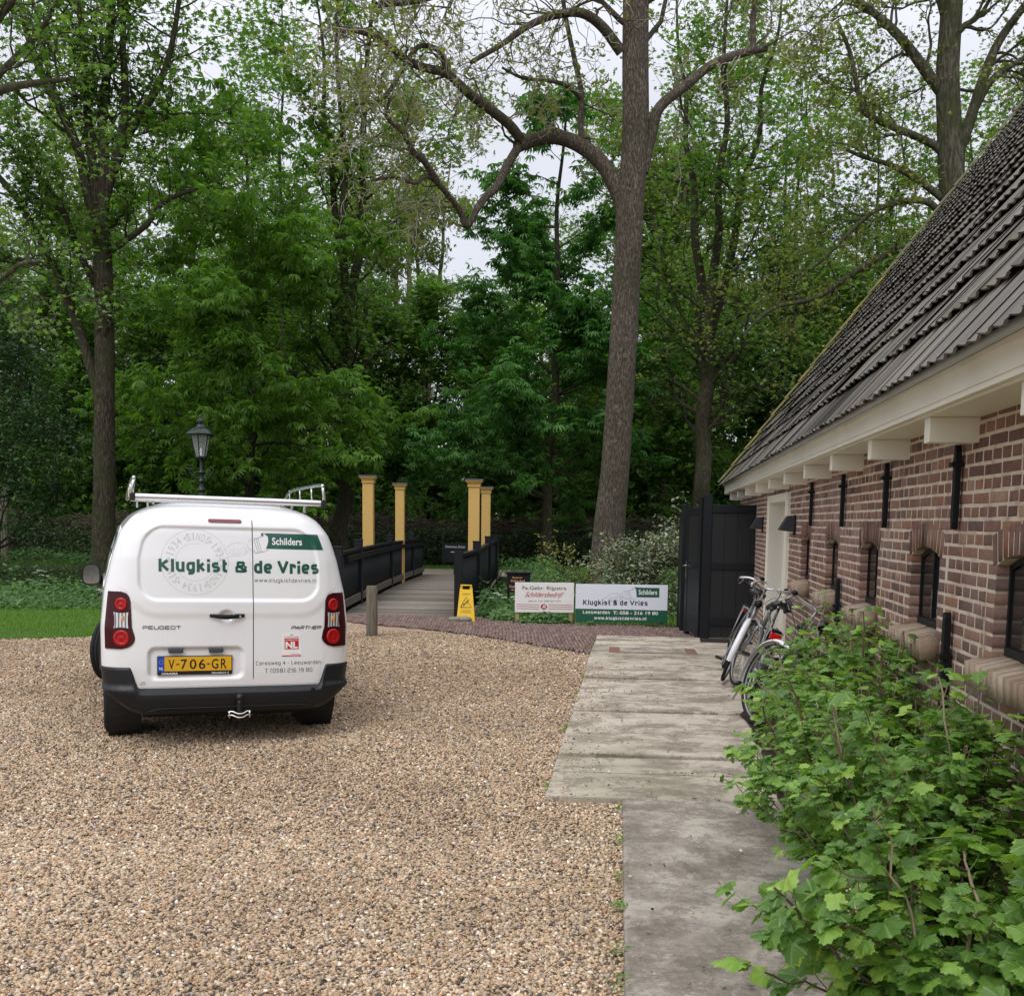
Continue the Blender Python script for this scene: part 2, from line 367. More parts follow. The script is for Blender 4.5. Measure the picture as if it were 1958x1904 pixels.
# gravel yard
PEBBLE = [(0.0, (0.05, 0.04, 0.035)), (0.12, (0.15, 0.115, 0.09)), (0.24, (0.50, 0.37, 0.23)), (0.38, (0.25, 0.195, 0.15)), (0.52, (0.58, 0.45, 0.30)), (0.64, (0.40, 0.25, 0.15)),
          (0.76, (0.56, 0.48, 0.38)), (0.86, (0.28, 0.25, 0.24)), (0.93, (0.44, 0.25, 0.14)), (1.0, (0.85, 0.80, 0.72))]
t = NT('gravel'); vec = t.vec()
wn = t.n('TexNoise'); wn.inputs['Scale'].default_value = 30; t.l(vec, wn.inputs['Vector'])
wm = t.n('VectorMath', operation='MULTIPLY_ADD'); wm.inputs[1].default_value = (0.012, 0.012, 0.012); t.l(wn.outputs['Color'], wm.inputs[0]); t.l(vec, wm.inputs[2])
vo = t.n('TexVoronoi'); vo.inputs['Scale'].default_value = 78; t.l(wm.outputs[0], vo.inputs['Vector'])
sp = t.n('SeparateColor'); t.l(vo.outputs['Color'], sp.inputs[0])
c = t.ramp(sp.outputs[0], PEBBLE)
c = t.mix(t.ramp(vo.outputs['Distance'], [(0.4, (0, 0, 0)), (0.75, (0.8, 0.8, 0.8))]), c, (0.10, 0.075, 0.055))
big = t.noise(0.55, 5, 0.6); c = t.mix(t.ramp(big, [(0.35, (0, 0, 0)), (0.65, (0.45, 0.45, 0.45))]), c, t.mix(1.0, c, (0.72, 0.68, 0.66), 'MULTIPLY'))
c = t.mix(1, c, (1.28, 1.22, 1.16), 'MULTIPLY'); inv = t.n('Math', operation='SUBTRACT'); inv.inputs[0].default_value = 1; t.l(vo.outputs['Distance'], inv.inputs[1])
GRAVEL = t.bsdf(c, 0.75, 0, t.bump(inv.outputs[0], 0.9, 0.012), 0.25)
yard = [(-30, -8), (12, -8), (12, 0.6), (0.72, 0.6), (1.05, 13.0), (0.8, 13.37), (0.16, 14.16), (-0.61, 15.12), (-1.47, 15.97), (-2.35, 16.5), (-2.98, 17.2),
        (-3.6, 15.6), (-5.88, 14.35), (-6.94, 13.95), (-9, 13.6), (-14, 13.1), (-30, 12)]
grid_sheet('gravel_yard', yard, 0.008, GRAVEL)

# loose pebbles that show one by one near the camera
def pebbles(name, n, x0, x1, y0, y1, rmin, rmax, accept, z=0.01):
    ico = bpy.data.meshes.new('i'); bm = __import__('bmesh').new(); __import__('bmesh').ops.create_icosphere(bm, subdivisions=1, radius=1)
    bm.verts.ensure_lookup_table(); IV = np.array([v.co[:] for v in bm.verts]); IF = np.array([[v.index for v in f.verts] for f in bm.faces]); bm.free(); bpy.data.meshes.remove(ico)
    x = rng.uniform(x0, x1, n); y = rng.uniform(y0, y1, n); k = accept(x, y); x, y = x[k], y[k]; n = len(x)
    r = rmin + (rmax - rmin) * rng.random(n) ** 1.8
    sc = np.stack([r * rng.uniform(0.9, 1.5, n), r * rng.uniform(0.7, 1.1, n), r * rng.uniform(0.5, 0.85, n)], 1)
    a = rng.uniform(0, 6.28, n); ca, sa = np.cos(a), np.sin(a)
    P = IV[None] * sc[:, None] + rng.normal(0, 0.09, (n, 12, 3)) * r[:, None, None]
    tl = rng.normal(0, 0.3, n); P[..., 2] += P[..., 0] * tl[:, None]
    X = P[..., 0] * ca[:, None] - P[..., 1] * sa[:, None] + x[:, None]; Y = P[..., 0] * sa[:, None] + P[..., 1] * ca[:, None] + y[:, None]
    Z = P[..., 2] + z + (rng.random(n) * r * 0.7)[:, None]
    V = np.stack([X, Y, Z], -1).reshape(-1, 3); F = (IF[None] + 12 * np.arange(n)[:, None, None]).reshape(-1, 3)
    return V, F
t = NT('pebble_stone'); c = t.ramp(island(t), PEBBLE); c = t.mix(t.ramp(t.noise(0.5, 5, .65), [(.38, (.55, .55, .55)), (.6, (0, 0, 0))]), c, t.mix(1, c, (.62, .58, .56), 'MULTIPLY')); c = t.mix(1, c, (1.15, 1.14, 1.07), 'MULTIPLY'); PEBM = t.bsdf(c, 0.62, 0, t.bump(t.noise(300, 3), 0.2, 0.002), 0.35)
def left_of_slab(x, y):
    lim = np.where(y < 6.06, 0.42 + (y - 3.58) * 0.105 + 0.005 * np.sin(y * 9), np.where(y < 6.3, 0.30, 0.23 + (y - 6.25) * 0.118))
    return x < lim + 0.02 * np.sin(y * 5)
def in_view(x, y, m=1.1): return np.abs(x) < 0.52 * y + m
V1, F1 = pebbles('p', 165000, -4.0, 0.9, 2.7, 5.4, 0.0045, 0.0115, lambda x, y: left_of_slab(x, y) & in_view(x, y))
V2, F2 = pebbles('p', 140000, -6.2, 1.1, 5.4, 9.5, 0.006, 0.012, lambda x, y: left_of_slab(x, y) & in_view(x, y) & (rng.random(len(x)) < 1.25 - (y - 5.4) / 5))
V4, F4 = pebbles('p', 120000, -9.4, 1.6, 7.5, 15.5, 0.007, 0.014, lambda x, y: left_of_slab(x, y) & in_view(x, y) & in_poly(x, y, yard))
V3, F3 = pebbles('p', 5000, 0.2, 1.6, 3.0, 12, 0.004, 0.010, lambda x, y: ~left_of_slab(x, y) & (rng.random(len(x)) < np.exp(-(x - 0.25 - 0.118 * (y - 6.25).clip(-3, 99)) * 4)), z=0.06)
pb = FB(); pb.add(V1, None, F1); pb.add(V2, None, F2); pb.add(V4, None, F4); pb.add(V3, None, F3)
tag(pb.build('gravel', PEBM, smooth=True), 'mixed brown and cream pebbles of the gravel yard', 'gravel', kind='stuff')

# dry straw stalks lying on the gravel
def stalk(pts, r): V, Q = tube_np(smooth_path(pts, 3), r, 4); return V, Q
STRAW = simple('dry_straw', (0.52, 0.40, 0.20), 0.7, var=0.2)
fb = FB()
for (px, py, ln, a) in [(1130, 1705, .30, .25), (1080, 1700, .18, -.1), (1135, 1690, .2, 1.3), (1090, 1570, .22, -.4), (1045, 1560, .16, .3), (1105, 1590, .14, 2.0), (1010, 1650, .12, .9), (1120, 1790, .12, .6), (1040, 1600, .1, 1.8)]:
    d = CF + CR * (px - PX) / FPX + CU * (PY - py) / FPX; p = np.array([0, 0, CAM_H]) + d * (CAM_H - 0.03) / -d[2]; u = np.array([math.cos(a), math.sin(a), 0]) * ln / 2
    fb.add(*stalk([p - u, p + np.array([0, 0.01, 0.012]), p + u], 0.0016))
tag(fb.build('straw', STRAW), 'dry straw stalks scattered on the gravel beside the walkway', 'straw', kind='stuff')

# concrete walkway: cross-laid slabs, then one long grey slab nearer the camera
t = NT('old_concrete'); v1 = t.vec((1, 1.5, 1)); n1 = t.noise(1.5, 9, 0.72, v1, 0.0); n2 = t.noise(55, 3); n3 = t.noise(6, 8, 0.7)
c = t.ramp(n1, [(0.36, (0.20, 0.17, 0.135)), (0.455, (0.31, 0.27, 0.22)), (0.485, (0.44, 0.39, 0.32)), (0.56, (0.50, 0.45, 0.37)), (0.78, (0.58, 0.53, 0.45))])
c = t.mix(t.ramp(n3, [(0.40, (0, 0, 0)), (0.62, (0.5, 0.5, 0.5))]), c, (0.32, 0.275, 0.22)); c = t.mix(t.ramp(n2, [(0.66, (0, 0, 0)), (0.7, (0.6, 0.6, 0.6))]), c, (0.55, 0.53, 0.48))
c = t.mix(t.ramp(t.noise(0.22, 3), [(0.5, (0, 0, 0)), (0.62, (0.35, 0.35, 0.35))]), c, (0.16, 0.17, 0.10))
c = t.mix(t.ramp(t.noise(2.2, 9, .8, t.vec((1.2, 1.5, 1))), [(.53, (0, 0, 0)), (.555, (.75, .75, .75)), (.60, (.55, .55, .55)), (.66, (0, 0, 0))]), c, (.165, .135, .105)); c = t.mix(t.ramp(t.noise(28, 4, .7, t.vec((1, 1, 1))), [(.60, (0, 0, 0)), (.66, (.55, .55, .55))]), c, (.12, .10, .08))
CONC = t.bsdf(c, 0.88, 0, t.bump(t.mix(0.5, n1, t.noise(70, 6)), 0.55, 0.006), 0.2)
t = NT('grey_concrete'); v1 = t.vec((1, 1.1, 1)); n1 = t.noise(2.4, 10, 0.75, v1, 0.1); n2 = t.noise(60, 3); n3 = t.noise(90, 4)
c = t.ramp(n1, [(0.34, (0.15, 0.13, 0.108)), (0.48, (0.26, 0.23, 0.19)), (0.56, (0.36, 0.325, 0.275)), (0.75, (0.48, 0.435, 0.37))])
c = t.mix(t.ramp(n2, [(0.66, (0, 0, 0)), (0.69, (0.7, 0.7, 0.7))]), c, (0.52, 0.50, 0.45))
c = t.mix(t.ramp(t.noise(5, 9, .8, t.vec((1, 1, 1))), [(.50, (0, 0, 0)), (.53, (.6, .6, .6)), (.60, (.2, .2, .2))]), c, (.12, .10, .08))
CONC2 = t.bsdf(c, 0.88, 0, t.bump(t.mix(0.5, n1, n3), 0.6, 0.006), 0.2)
def wall_x(y): return 3.52 - 0.1388 * (15.14 - y)
edges = [6.14, 6.78, 7.26, 8.22, 9.0, 9.98, 10.93, 11.76, 12.63, 13.55, 14.45, 15.0]
r_ = random.Random(3); mb = MB()
for i in range(len(edges) - 1):
    y0, y1 = edges[i] + 0.022, edges[i + 1] - 0.022
    xl = lambda y: 0.22 + (y - 6.2) * 0.1165 + r_.uniform(-0.01, 0.01)
    sk = -0.09; zt = 0.05 + r_.uniform(-0.009, 0.009)
    V = []
    for z in (-0.05, zt):
        for (x, y) in ((xl(y0), y0), (wall_x(y0) + 0.05, y0 + 2 * sk), (wall_x(y1) + 0.05, y1 + 2 * sk), (xl(y1), y1)): V.append((x, y, z))
    mb.hexa(V)
tag(mb.build('concrete_walkway', CONC, bevel=0.012), kind='structure')
mb = MB(); V = []
for z in (-0.06, 0.045):
    for p in ((0.12, 0.6), (1.9, 0.6), (2.2, 6.0), (0.685, 6.12)): V.append((*p, z))
mb.hexa(V); tag(mb.build('lower_walkway', CONC2, bevel=0.015), kind='structure')
# moss and crumbs in the joints
GREENCRUMB = leaf_mat('joint_moss', [(0, (0.03, 0.05, 0.012)), (0.5, (0.06, 0.11, 0.02)), (1, (0.05, 0.04, 0.02))])
n = 2600; ei = rng.integers(0, len(edges), n); yj = np.array(edges)[ei] + rng.normal(0, 0.012, n); xj = 0.3 + (yj - 6.2) * 0.1165 + rng.random(n) ** 1.0 * (wall_x(yj) - 0.3 - (yj - 6.2) * 0.1165)
keep = (np.sin(xj * 7 + ei * 5) + np.sin(xj * 17 + ei)) > 0.5; xj, yj = xj[keep], yj[keep] - 0.09 * (xj[keep] - 0.3) * 1.0; n = len(xj)
a = rng.uniform(0, 6.28, n); r = rng.uniform(0.004, 0.014, n); V = np.zeros((n, 3, 3))
for k in range(3): V[:, k] = np.stack([xj + r * np.cos(a + k * 2.1), yj + r * np.sin(a + k * 2.1) * 0.5, 0.052 + r * rng.uniform(0.0, 0.9, n)], 1)
tag(np_mesh('joint_moss', V.reshape(-1, 3), [np.arange(n * 3).reshape(-1, 3)], GREENCRUMB), 'moss and weeds in the joints of the concrete walkway', 'moss', kind='stuff')
n = 260; xj = rng.uniform(0.5, 2.9, n); yj = rng.uniform(3.2, 14, n); k = (xj < wall_x(yj) - 0.1) & ~left_of_slab(xj, yj); xj, yj = xj[k], yj[k]; n = len(xj)
a = rng.uniform(0, 6.28, n); r = rng.uniform(0.006, 0.02, n); V = np.zeros((n, 4, 3))
for k in range(4): V[:, k] = np.stack([xj + r * np.cos(a + k * 1.57) * (1 if k % 2 else 0.45), yj + r * np.sin(a + k * 1.57) * (1 if k % 2 else 0.45), np.full(n, 0.056) + rng.uniform(0, .006, n)], 1)
tag(np_mesh('leaf_litter', V.reshape(-1, 3), [np.arange(n * 4).reshape(-1, 4)], leaf_mat('litter', [(0, (0.03, 0.02, 0.015)), (0.7, (0.07, 0.045, 0.03)), (1, (0.3, 0.26, 0.18))], 0.0)), 'small dark bits of leaf litter on the concrete walkway', 'litter', kind='stuff')
# soil bed under the bushes
t = NT('bed_soil'); SOIL = t.bsdf(t.ramp(t.noise(14, 8), [(0.3, (0.02, 0.014, 0.01)), (0.7, (0.075, 0.052, 0.036))]), 0.95, 0, t.bump(t.noise(40, 8), 1, 0.03), 0.1)
mb = MB(); P = []
for y in np.arange(0.4, 9.0, 0.15): P.append((wall_x(y) - 0.62 + 0.02 * math.sin(y * 7) + 0.015 * math.sin(y * 17), y))
poly = P + [(wall_x(9.0) + 0.02, 9.0), (wall_x(0.4) + 0.02, 0.4)]
mb.add([(x, y, 0.062) for x, y in poly], [tuple(range(len(poly)))]); tag(mb.build('soil_bed', SOIL), kind='structure')

# curved clinker path in front of the bridge and the signs
t = NT('clinker'); c = t.ramp(island(t), [(0, (0.10, 0.055, 0.05)), (0.4, (0.17, 0.10, 0.088)), (0.75, (0.23, 0.145, 0.125)), (1, (0.30, 0.21, 0.18))])
c = t.mix(t.noise(1.2, 4), c, (0.20, 0.15, 0.13)); CLINK = t.bsdf(c, 0.85, 0, t.bump(t.noise(60, 5), 0.4, 0.004), 0.2)
path = [(-3.0, 17.25), (-2.35, 16.5), (-1.47, 15.97), (-0.61, 15.12), (0.16, 14.16), (0.8, 13.37), (1.05, 13.0), (1.25, 14.95), (2.3, 14.75), (4.2, 14.4), (4.2, 16.2), (2.4, 16.45), (1.02, 16.8), (0.09, 16.9), (-0.70, 17.86), (-3.0, 17.95)]
def offset_in(x, y): return in_poly(x, y, path)
mb = MB(); mb.add([(x, y, 0.012) for x, y in path], [tuple(range(len(path)))]); tag(mb.build('brick_path_bed', SOIL), kind='structure')
fb = FB(); q = np.array([[0, 3, 2, 1], [4, 5, 6, 7], [0, 1, 5, 4], [1, 2, 6, 5], [2, 3, 7, 6], [3, 0, 4, 7]])
ang = -0.10; ca, sa = math.cos(ang), math.sin(ang)
for j, v in enumerate(np.arange(-4, 8, 0.205)):
    for u in np.arange(-6, 6, 0.052):
        uu = u + (0.026 if j % 2 else 0) + 0.01 * math.sin(v * 3 + u); vv = v + 0.025 * math.sin(u * 1.1 + j * 0.3)
        x = uu * ca - vv * sa; y = 15 + uu * sa + vv * ca
        if not in_poly(np.array([x]), np.array([y]), path)[0]: continue
        tw = random.gauss(0, 0.05); R = rotz(ang + tw); dz = random.gauss(0, 0.003)
        B = np.array([(-.0235, -.098, -.03), (.0235, -.098, -.03), (.0235, .098, -.03), (-.0235, .098, -.03), (-.020, -.094, .0), (.020, -.094, .0), (.020, .094, .0), (-.020, .094, .0)])
        fb.add(B @ R.T + np.array([x, y, 0.04 + dz]), q)
tag(fb.build('brick_path', CLINK), kind='structure')
# pale gravel path beyond the bridge
t = NT('pale_path'); PALE = t.bsdf(t.ramp(t.noise(25, 6), [(0.3, (0.28, 0.24, 0.19)), (0.7, (0.46, 0.41, 0.34))]), 0.9, 0, t.bump(t.noise(60, 4), 0.5, 0.01), 0.2)
grid_sheet('gravel_path', [(-4.6, 31.2), (60, 31.3), (60, 35.6), (-3.4, 35.7), (-5.4, 35.0), (-6.2, 33.4), (-5.6, 31.9)], 0.0, PALE)

# ================================================================== FARM BUILDING (right)
BA = math.radians(7.9)
B_along = -np.array([math.sin(BA), math.cos(BA), 0]); B_n = np.array([-math.cos(BA), math.sin(BA), 0]); B_c = np.array([3.52, 15.14, 0])
# local frame of the building: x = s (towards the camera), y = outward from the wall, z up
BR = np.stack([B_along, B_n, [0, 0, 1.0]], 1)   # columns; left-handed check below
def BW(s, off, z): return B_c + B_along * s + B_n * off + np.array([0, 0, z])
farm = empty('farm_building', BW(6, 0, 0), 0, 'long low brick farm building with steep grey pantile roof and cream eaves', 'building')
FO = BW(6, 0, 0)
def bpt(s, off, z): return BW(s, off, z) - FO
def bhex(mb, s0, s1, o0, o1, z0, z1):
    P = [bpt(s, o, z) for z in (z0, z1) for s, o in ((s0, o0), (s1, o0), (s1, o1), (s0, o1))]
    mb.add(P, [(0, 1, 2, 3), (7, 6, 5, 4), (4, 5, 1, 0), (5, 6, 2, 1), (6, 7, 3, 2), (7, 4, 0, 3)])
S0, S1, ZT = -2.4, 15.4, 2.32
WIN = [(5.18, 5.72), (6.66, 7.22), (8.10, 8.67), (9.54, 10.11), (10.98, 11.55), (12.42, 12.99), (13.86, 14.43)]
DOOR = (2.34, 4.22)
ZS, ZW = 1.185, 1.555
def arch(s, w):  # rise of the shallow arch over a window
    m = (w[0] + w[1]) / 2; h = (w[1] - w[0]) / 2; return ZW + 0.055 * max(0, 1 - ((s - m) / h) ** 2)
t = NT('brickwork'); isl = island(t)
c = t.ramp(isl, [(0, (0.105, 0.062, 0.054)), (0.15, (0.155, 0.088, 0.072)), (0.40, (0.195, 0.108, 0.086)), (0.62, (0.225, 0.122, 0.095)), (0.80, (0.26, 0.138, 0.102)), (0.93, (0.29, 0.145, 0.095)), (1, (0.36, 0.24, 0.18))])
c = t.mix(t.ramp(t.noise(28, 6), [(0.35, (0.55, 0.55, 0.55)), (0.6, (0, 0, 0))]), c, t.mix(1, c, (0.55, 0.5, 0.52), 'MULTIPLY'))
c = t.mix(t.ramp(t.noise(1.1, 5, 0.7), [(0.42, (0, 0, 0)), (0.70, (0.5, 0.5, 0.5))]), c, (0.36, 0.29, 0.265))
BRICK = t.bsdf(c, 0.86, 0, t.bump(t.noise(55, 7), 0.6, 0.006), 0.25)
t = NT('lime_mortar'); MORTAR = t.bsdf(t.ramp(t.noise(8, 7), [(0.3, (0.40, 0.32, 0.25)), (0.5, (0.58, 0.49, 0.39)), (0.75, (0.68, 0.60, 0.50))]), 0.95, 0, t.bump(t.noise(70, 6), 0.8, 0.008), 0.1)
# mortar body with the openings left out; each course of mortar beads slightly uneven
mb = MB(); ops = [(*DOOR, 0, 2.05)] + [(a - 0.004, b + 0.004, ZS - 0.09, None) for a, b in WIN]
s = S0
for a, b, z0, z1 in ops:
    bhex(mb, s, a, -0.34, 0.0, -0.1, ZT); 
    if z1 is not None: bhex(mb, a, b, -0.34, 0.0, z1, ZT)
    else:
        bhex(mb, a, b, -0.34, 0.0, -0.1, z0)
        m = 8
        for i in range(m):
            u0, u1 = a + (b - a) * i / m, a + (b - a) * (i + 1) / m; w = (a, b)
            P = [bpt(u0, -.34, arch(u0, w)), bpt(u1, -.34, arch(u1, w)), bpt(u1, 0.0, arch(u1, w)), bpt(u0, 0.0, arch(u0, w)), bpt(u0, -.34, ZT), bpt(u1, -.34, ZT), bpt(u1, 0.0, ZT), bpt(u0, 0.0, ZT)]
            mb.add(P, [(0, 1, 2, 3), (7, 6, 5, 4), (4, 5, 1, 0), (5, 6, 2, 1), (6, 7, 3, 2), (7, 4, 0, 3)])
    s = b
bhex(mb, s, S1, -0.34, 0.0, -0.1, ZT)
mb.build('mortar', MORTAR, farm)
# brick faces
fb = FB(); q12 = [(0, 1, 5, 4), (1, 2, 6, 5), (2, 3, 7, 6), (3, 0, 4, 7), (4, 5, 9, 8), (5, 6, 10, 9), (6, 7, 11, 10), (7, 4, 8, 11), (8, 9, 10, 11)]
rb = random.Random(11)
def brick(s0, s1, z0, z1, deep=0.03, tw=0.0):
    j = lambda k=0.0022: rb.uniform(-k, k)
    f = rb.uniform(-0.004, 0.004); c = 0.006
    P = []
    cs = [(s0 + j(), z0 + j()), (s1 + j(), z0 + j()), (s1 + j(), z1 + j()), (s0 + j(), z1 + j())]; ms, mz = (s0 + s1) / 2, (z0 + z1) / 2
    for o, ins in ((-deep, 0), (-0.0005, 0), (0.0022 + f * 0.3, c)):
        for (a, b) in cs: P.append(bpt(a + (ins if a < ms else -ins), o, b + (ins if b < mz else -ins)))
    fb.add(np.array(P), np.array(q12))
row = 0.0605; nrow = int(ZT / row) + 1
for k in range(0, nrow):
    z0 = k * row; z1 = z0 + 0.0475; zm = (z0 + z1) / 2; st = k % 2 == 0
    if k > nrow - 2: continue
    x = S0 + (0.0 if k % 4 < 2 else 0.057) + rb.uniform(-0.01, 0.01)
    cuts = []
    if zm < 2.05: cuts.append((DOOR[0], DOOR[1], 0))
    for w in WIN:
        if ZS - 0.085 < zm < ZW + 0.02: cuts.append((w[0] - 0.122, w[1] + 0.122, 1))
        if ZW - 0.02 < zm < ZW + 0.155: cuts.append((w[0] - 0.055, w[1] + 0.055, 2))
    for w in WIN:
        if ZS - 0.085 < zm < ZW + 0.02:
            brick(w[0] - 0.109, w[0], z0, z1, 0.16); brick(w[1], w[1] + 0.109, z0, z1, 0.16)
    while x < S1:
        L = (0.222 if (st and rb.random() < 0.82) else 0.108) * rb.uniform(0.96, 1.03); a, b = x, x + L; x = b + 0.013 + rb.uniform(-.002, .004)
        parts = [(a, b, 0.03)]
        for c0, c1, kind in cuts:
            new = []
            for (p, r_, d) in parts:
                if r_ <= c0 - 0.004 or p >= c1 + 0.004: new.append((p, r_, d)); continue
                if p < c0 - 0.03: new.append((p, c0, 0.16 if kind < 1 else d))
                if r_ > c1 + 0.03: new.append((c1, r_, 0.16 if kind < 1 else d))
            parts = new
        for p, r_, d in parts:
            if r_ - p > 0.02: brick(p, r_, z0, z1, d)
for w in WIN:   # soldier arches
    n = 11; m = (w[0] + w[1]) / 2; hw = (w[1] - w[0]) / 2 + 0.045
    for i in range(n):
        u0, u1 = -1 + 2 * i / n, -1 + 2 * (i + 1) / n; g = 0.010
        def pt(u, r): return (m + u * hw * (1 + 0.10 * r), ZW - 0.006 + 0.055 * (1 - u * u) + r * 0.125)
        j = lambda: rb.uniform(-.002, .002); f = rb.uniform(0.0, .004)
        cs = [pt(u0 + g / hw, 0), pt(u1 - g / hw, 0), pt(u1 - g / hw, 1), pt(u0 + g / hw, 1)]
        P = []
        for o in (-0.16, 0.0005, 0.003 + f * .3): P += [bpt(a + j(), o, b + j()) for a, b in cs]
        fb.add(np.array(P), np.array(q12))
fb.build('wall', BRICK, farm)
# openings: cast-iron windows and slanting brick sills
t = NT('window_glass'); GLASS = t.bsdf((0.012, 0.014, 0.014), 0.03, 0, t.bump(t.noise(5, 2), 0.03, 0.01), 0.9)
t = NT('sill_brick'); c = t.ramp(island(t), [(0, (0.30, 0.215, 0.15)), (1, (0.50, 0.40, 0.30))]); c = t.mix(t.ramp(t.noise(30, 7, 0.7), [(0.4, (0.3, 0.3, 0.3)), (0.6, (0, 0, 0))]), c, (0.20, 0.16, 0.13))
SILLB = t.bsdf(c, 0.9, 0, t.bump(t.noise(50, 8, 0.7), 0.8, 0.008), 0.15)
def bprism(mb, poly, o0, o1): mb.prism(poly, lambda s, z: bpt(s, o0, z), lambda s, z: bpt(s, o1, z))
win0 = None
for wi, w in enumerate(WIN):
    a, b = w; fr = MB(); o0, o1 = -0.068, -0.050; z0 = ZS + 0.0
    bhex(fr, a + 0.002, a + 0.024, o0, o1, z0, ZW); bhex(fr, b - 0.024, b - 0.002, o0, o1, z0, ZW); bhex(fr, a + 0.024, b - 0.024, o0, o1 + 0.01, z0, z0 + 0.035)
    m = 8
    for i in range(m):
        u0, u1 = a + (b - a) * i / m, a + (b - a) * (i + 1) / m
        P = [bpt(u0, o0, arch(u0, w) - 0.028), bpt(u1, o0, arch(u1, w) - 0.028), bpt(u1, o1, arch(u1, w) - 0.028), bpt(u0, o1, arch(u0, w) - 0.028), bpt(u0, o0, arch(u0, w) - .001), bpt(u1, o0, arch(u1, w) - .001), bpt(u1, o1, arch(u1, w) - .001), bpt(u0, o1, arch(u0, w) - .001)]
        fr.add(P, [(0, 1, 2, 3), (7, 6, 5, 4), (4, 5, 1, 0), (5, 6, 2, 1), (6, 7, 3, 2), (7, 4, 0, 3)])
    mid = (a + b) / 2; bhex(fr, mid - 0.007, mid + 0.007, o0 + 0.002, o1 + 0.004, z0 + 0.045, ZW + 0.03)
    fo = fr.build('window', BLACK, farm)
    g = MB(); bhex(g, a + 0.03, b - 0.03, -0.063, -0.058, z0 + 0.03, ZW - 0.01); bhex(g, a + 0.10, b - 0.10, -0.063, -0.058, ZW - 0.01, ZW + 0.022); g.build('pane', GLASS, fo)
    sm = FB(); n = 10; st_ = (b - a + 0.16) / n
    for i in range(n):
        u0 = a - 0.08 + i * st_ + 0.004; u1 = u0 + st_ - 0.008; j = rb.uniform(-.004, .004)
        if u0 < a - 0.02 or u1 > b + 0.02: pts = [(-.03, 1.145 + j), (0.075 + j, 1.135 + j), (0.07 + j, 1.045 + j), (-.03, 1.055)]
        pts = [(-.11, 1.20 + j), (0.088 + j, 1.148 + j), (0.085 + j, 1.048 + j * .6), (-.11, 1.06)]
        if u0 < a - 0.01 or u1 > b + 0.01: pts = [(-.006, 1.172 + j), (0.088 + j, 1.148 + j), (0.085 + j, 1.048 + j * .6), (-.006, 1.055)]
        P = [bpt(u0, o, z) for o, z in pts] + [bpt(u1, o, z) for o, z in pts]
        sm.add(np.array(P), np.array([(3, 2, 1, 0), (4, 5, 6, 7), (0, 1, 5, 4), (1, 2, 6, 5), (2, 3, 7, 6), (3, 0, 4, 7)]))
    sm.build('sill', SILLB, farm)
# dark interior lining so that nothing shines through
mb = MB(); bhex(mb, S0 + .1, S1 - .1, -0.37, -0.35, 0, 2.3); mb.build('inner_lining', simple('dark_interior', (0.01, 0.01, 0.01), 0.9), farm)
# cream door case with tall dark glazed door
d0, d1 = DOOR; mb = MB()
for (u0, u1) in ((d0 - 0.0, d0 + 0.10), (d1 - 0.10, d1)): bhex(mb, u0, u1, -0.30, 0.035, 0.05, 2.05)
bhex(mb, d0 + 0.10, d1 - 0.10, -0.30, 0.035, 1.96, 2.05)
for (u0, u1) in ((d0 + 0.025, d0 + 0.05), (d1 - 0.05, d1 - 0.025)): bhex(mb, u0, u1, 0.035, 0.05, 0.05, 2.05)
dc = mb.build('door_case', CREAM, farm, bevel=0.004)
mb = MB(); bhex(mb, d0 + 0.10, d1 - 0.10, -0.21, -0.205, 0.05, 1.96); db = mb.build('door_glass', GLASS, farm)
mb = MB(); dm = (d0 + d1) / 2
for u in (d0 + 0.12, dm - 0.03, dm + 0.03, d1 - 0.12): bhex(mb, u - 0.03, u + 0.03, -0.204, -0.16, 0.05, 1.96)
for z in (0.10, 0.75, 1.35, 1.93): bhex(mb, d0 + 0.15, dm - 0.06, -0.204, -0.165, z - 0.03, z + 0.03); bhex(mb, dm + 0.06, d1 - 0.15, -0.204, -0.165, z - 0.03, z + 0.03)
mb.build('glazing_bar', CREAM, db)
# wall anchors
def anchor(s, z0, z1, w=0.035, dpt=0.03, staple=None):
    mb = MB(); P = []
    bhex(mb, s - w / 2, s + w / 2, 0.012, 0.012 + dpt, z0 + 0.03, z1 - 0.03)
    for z, zz in ((z1 - 0.03, z1), (z0 + 0.03, z0)):
        q = [bpt(s - w / 2, .012, z), bpt(s + w / 2, .012, z), bpt(s + w / 2, .012 + dpt, z), bpt(s - w / 2, .012 + dpt, z), bpt(s - w / 4, .012, zz), bpt(s + w / 4, .012, zz), bpt(s + w / 4, .012 + dpt, zz), bpt(s - w / 4, .012 + dpt, zz)]
        mb.add(q, [(0, 1, 2, 3), (7, 6, 5, 4), (4, 5, 1, 0), (5, 6, 2, 1), (6, 7, 3, 2), (7, 4, 0, 3)])
    zs = staple if staple else z1 - 0.09
    bhex(mb, s - w * 0.75, s + w * 0.75, 0.0, 0.03 + dpt, zs - 0.012, zs + 0.012)
    if staple: bhex(mb, s - w * 0.8, s + w * 0.8, 0.0, 0.035 + dpt, zs - 0.05, zs - 0.032)
    mb.build('wall_anchor', BLACK, farm, bevel=0.004)
for s in (5.88, 7.46, 8.93, 10.42, 11.98, 13.4): anchor(s, 1.70, 2.09)
for s in (7.44, 10.40, 13.4): anchor(s, 0.70, 1.31, 0.04, 0.034, 1.10)
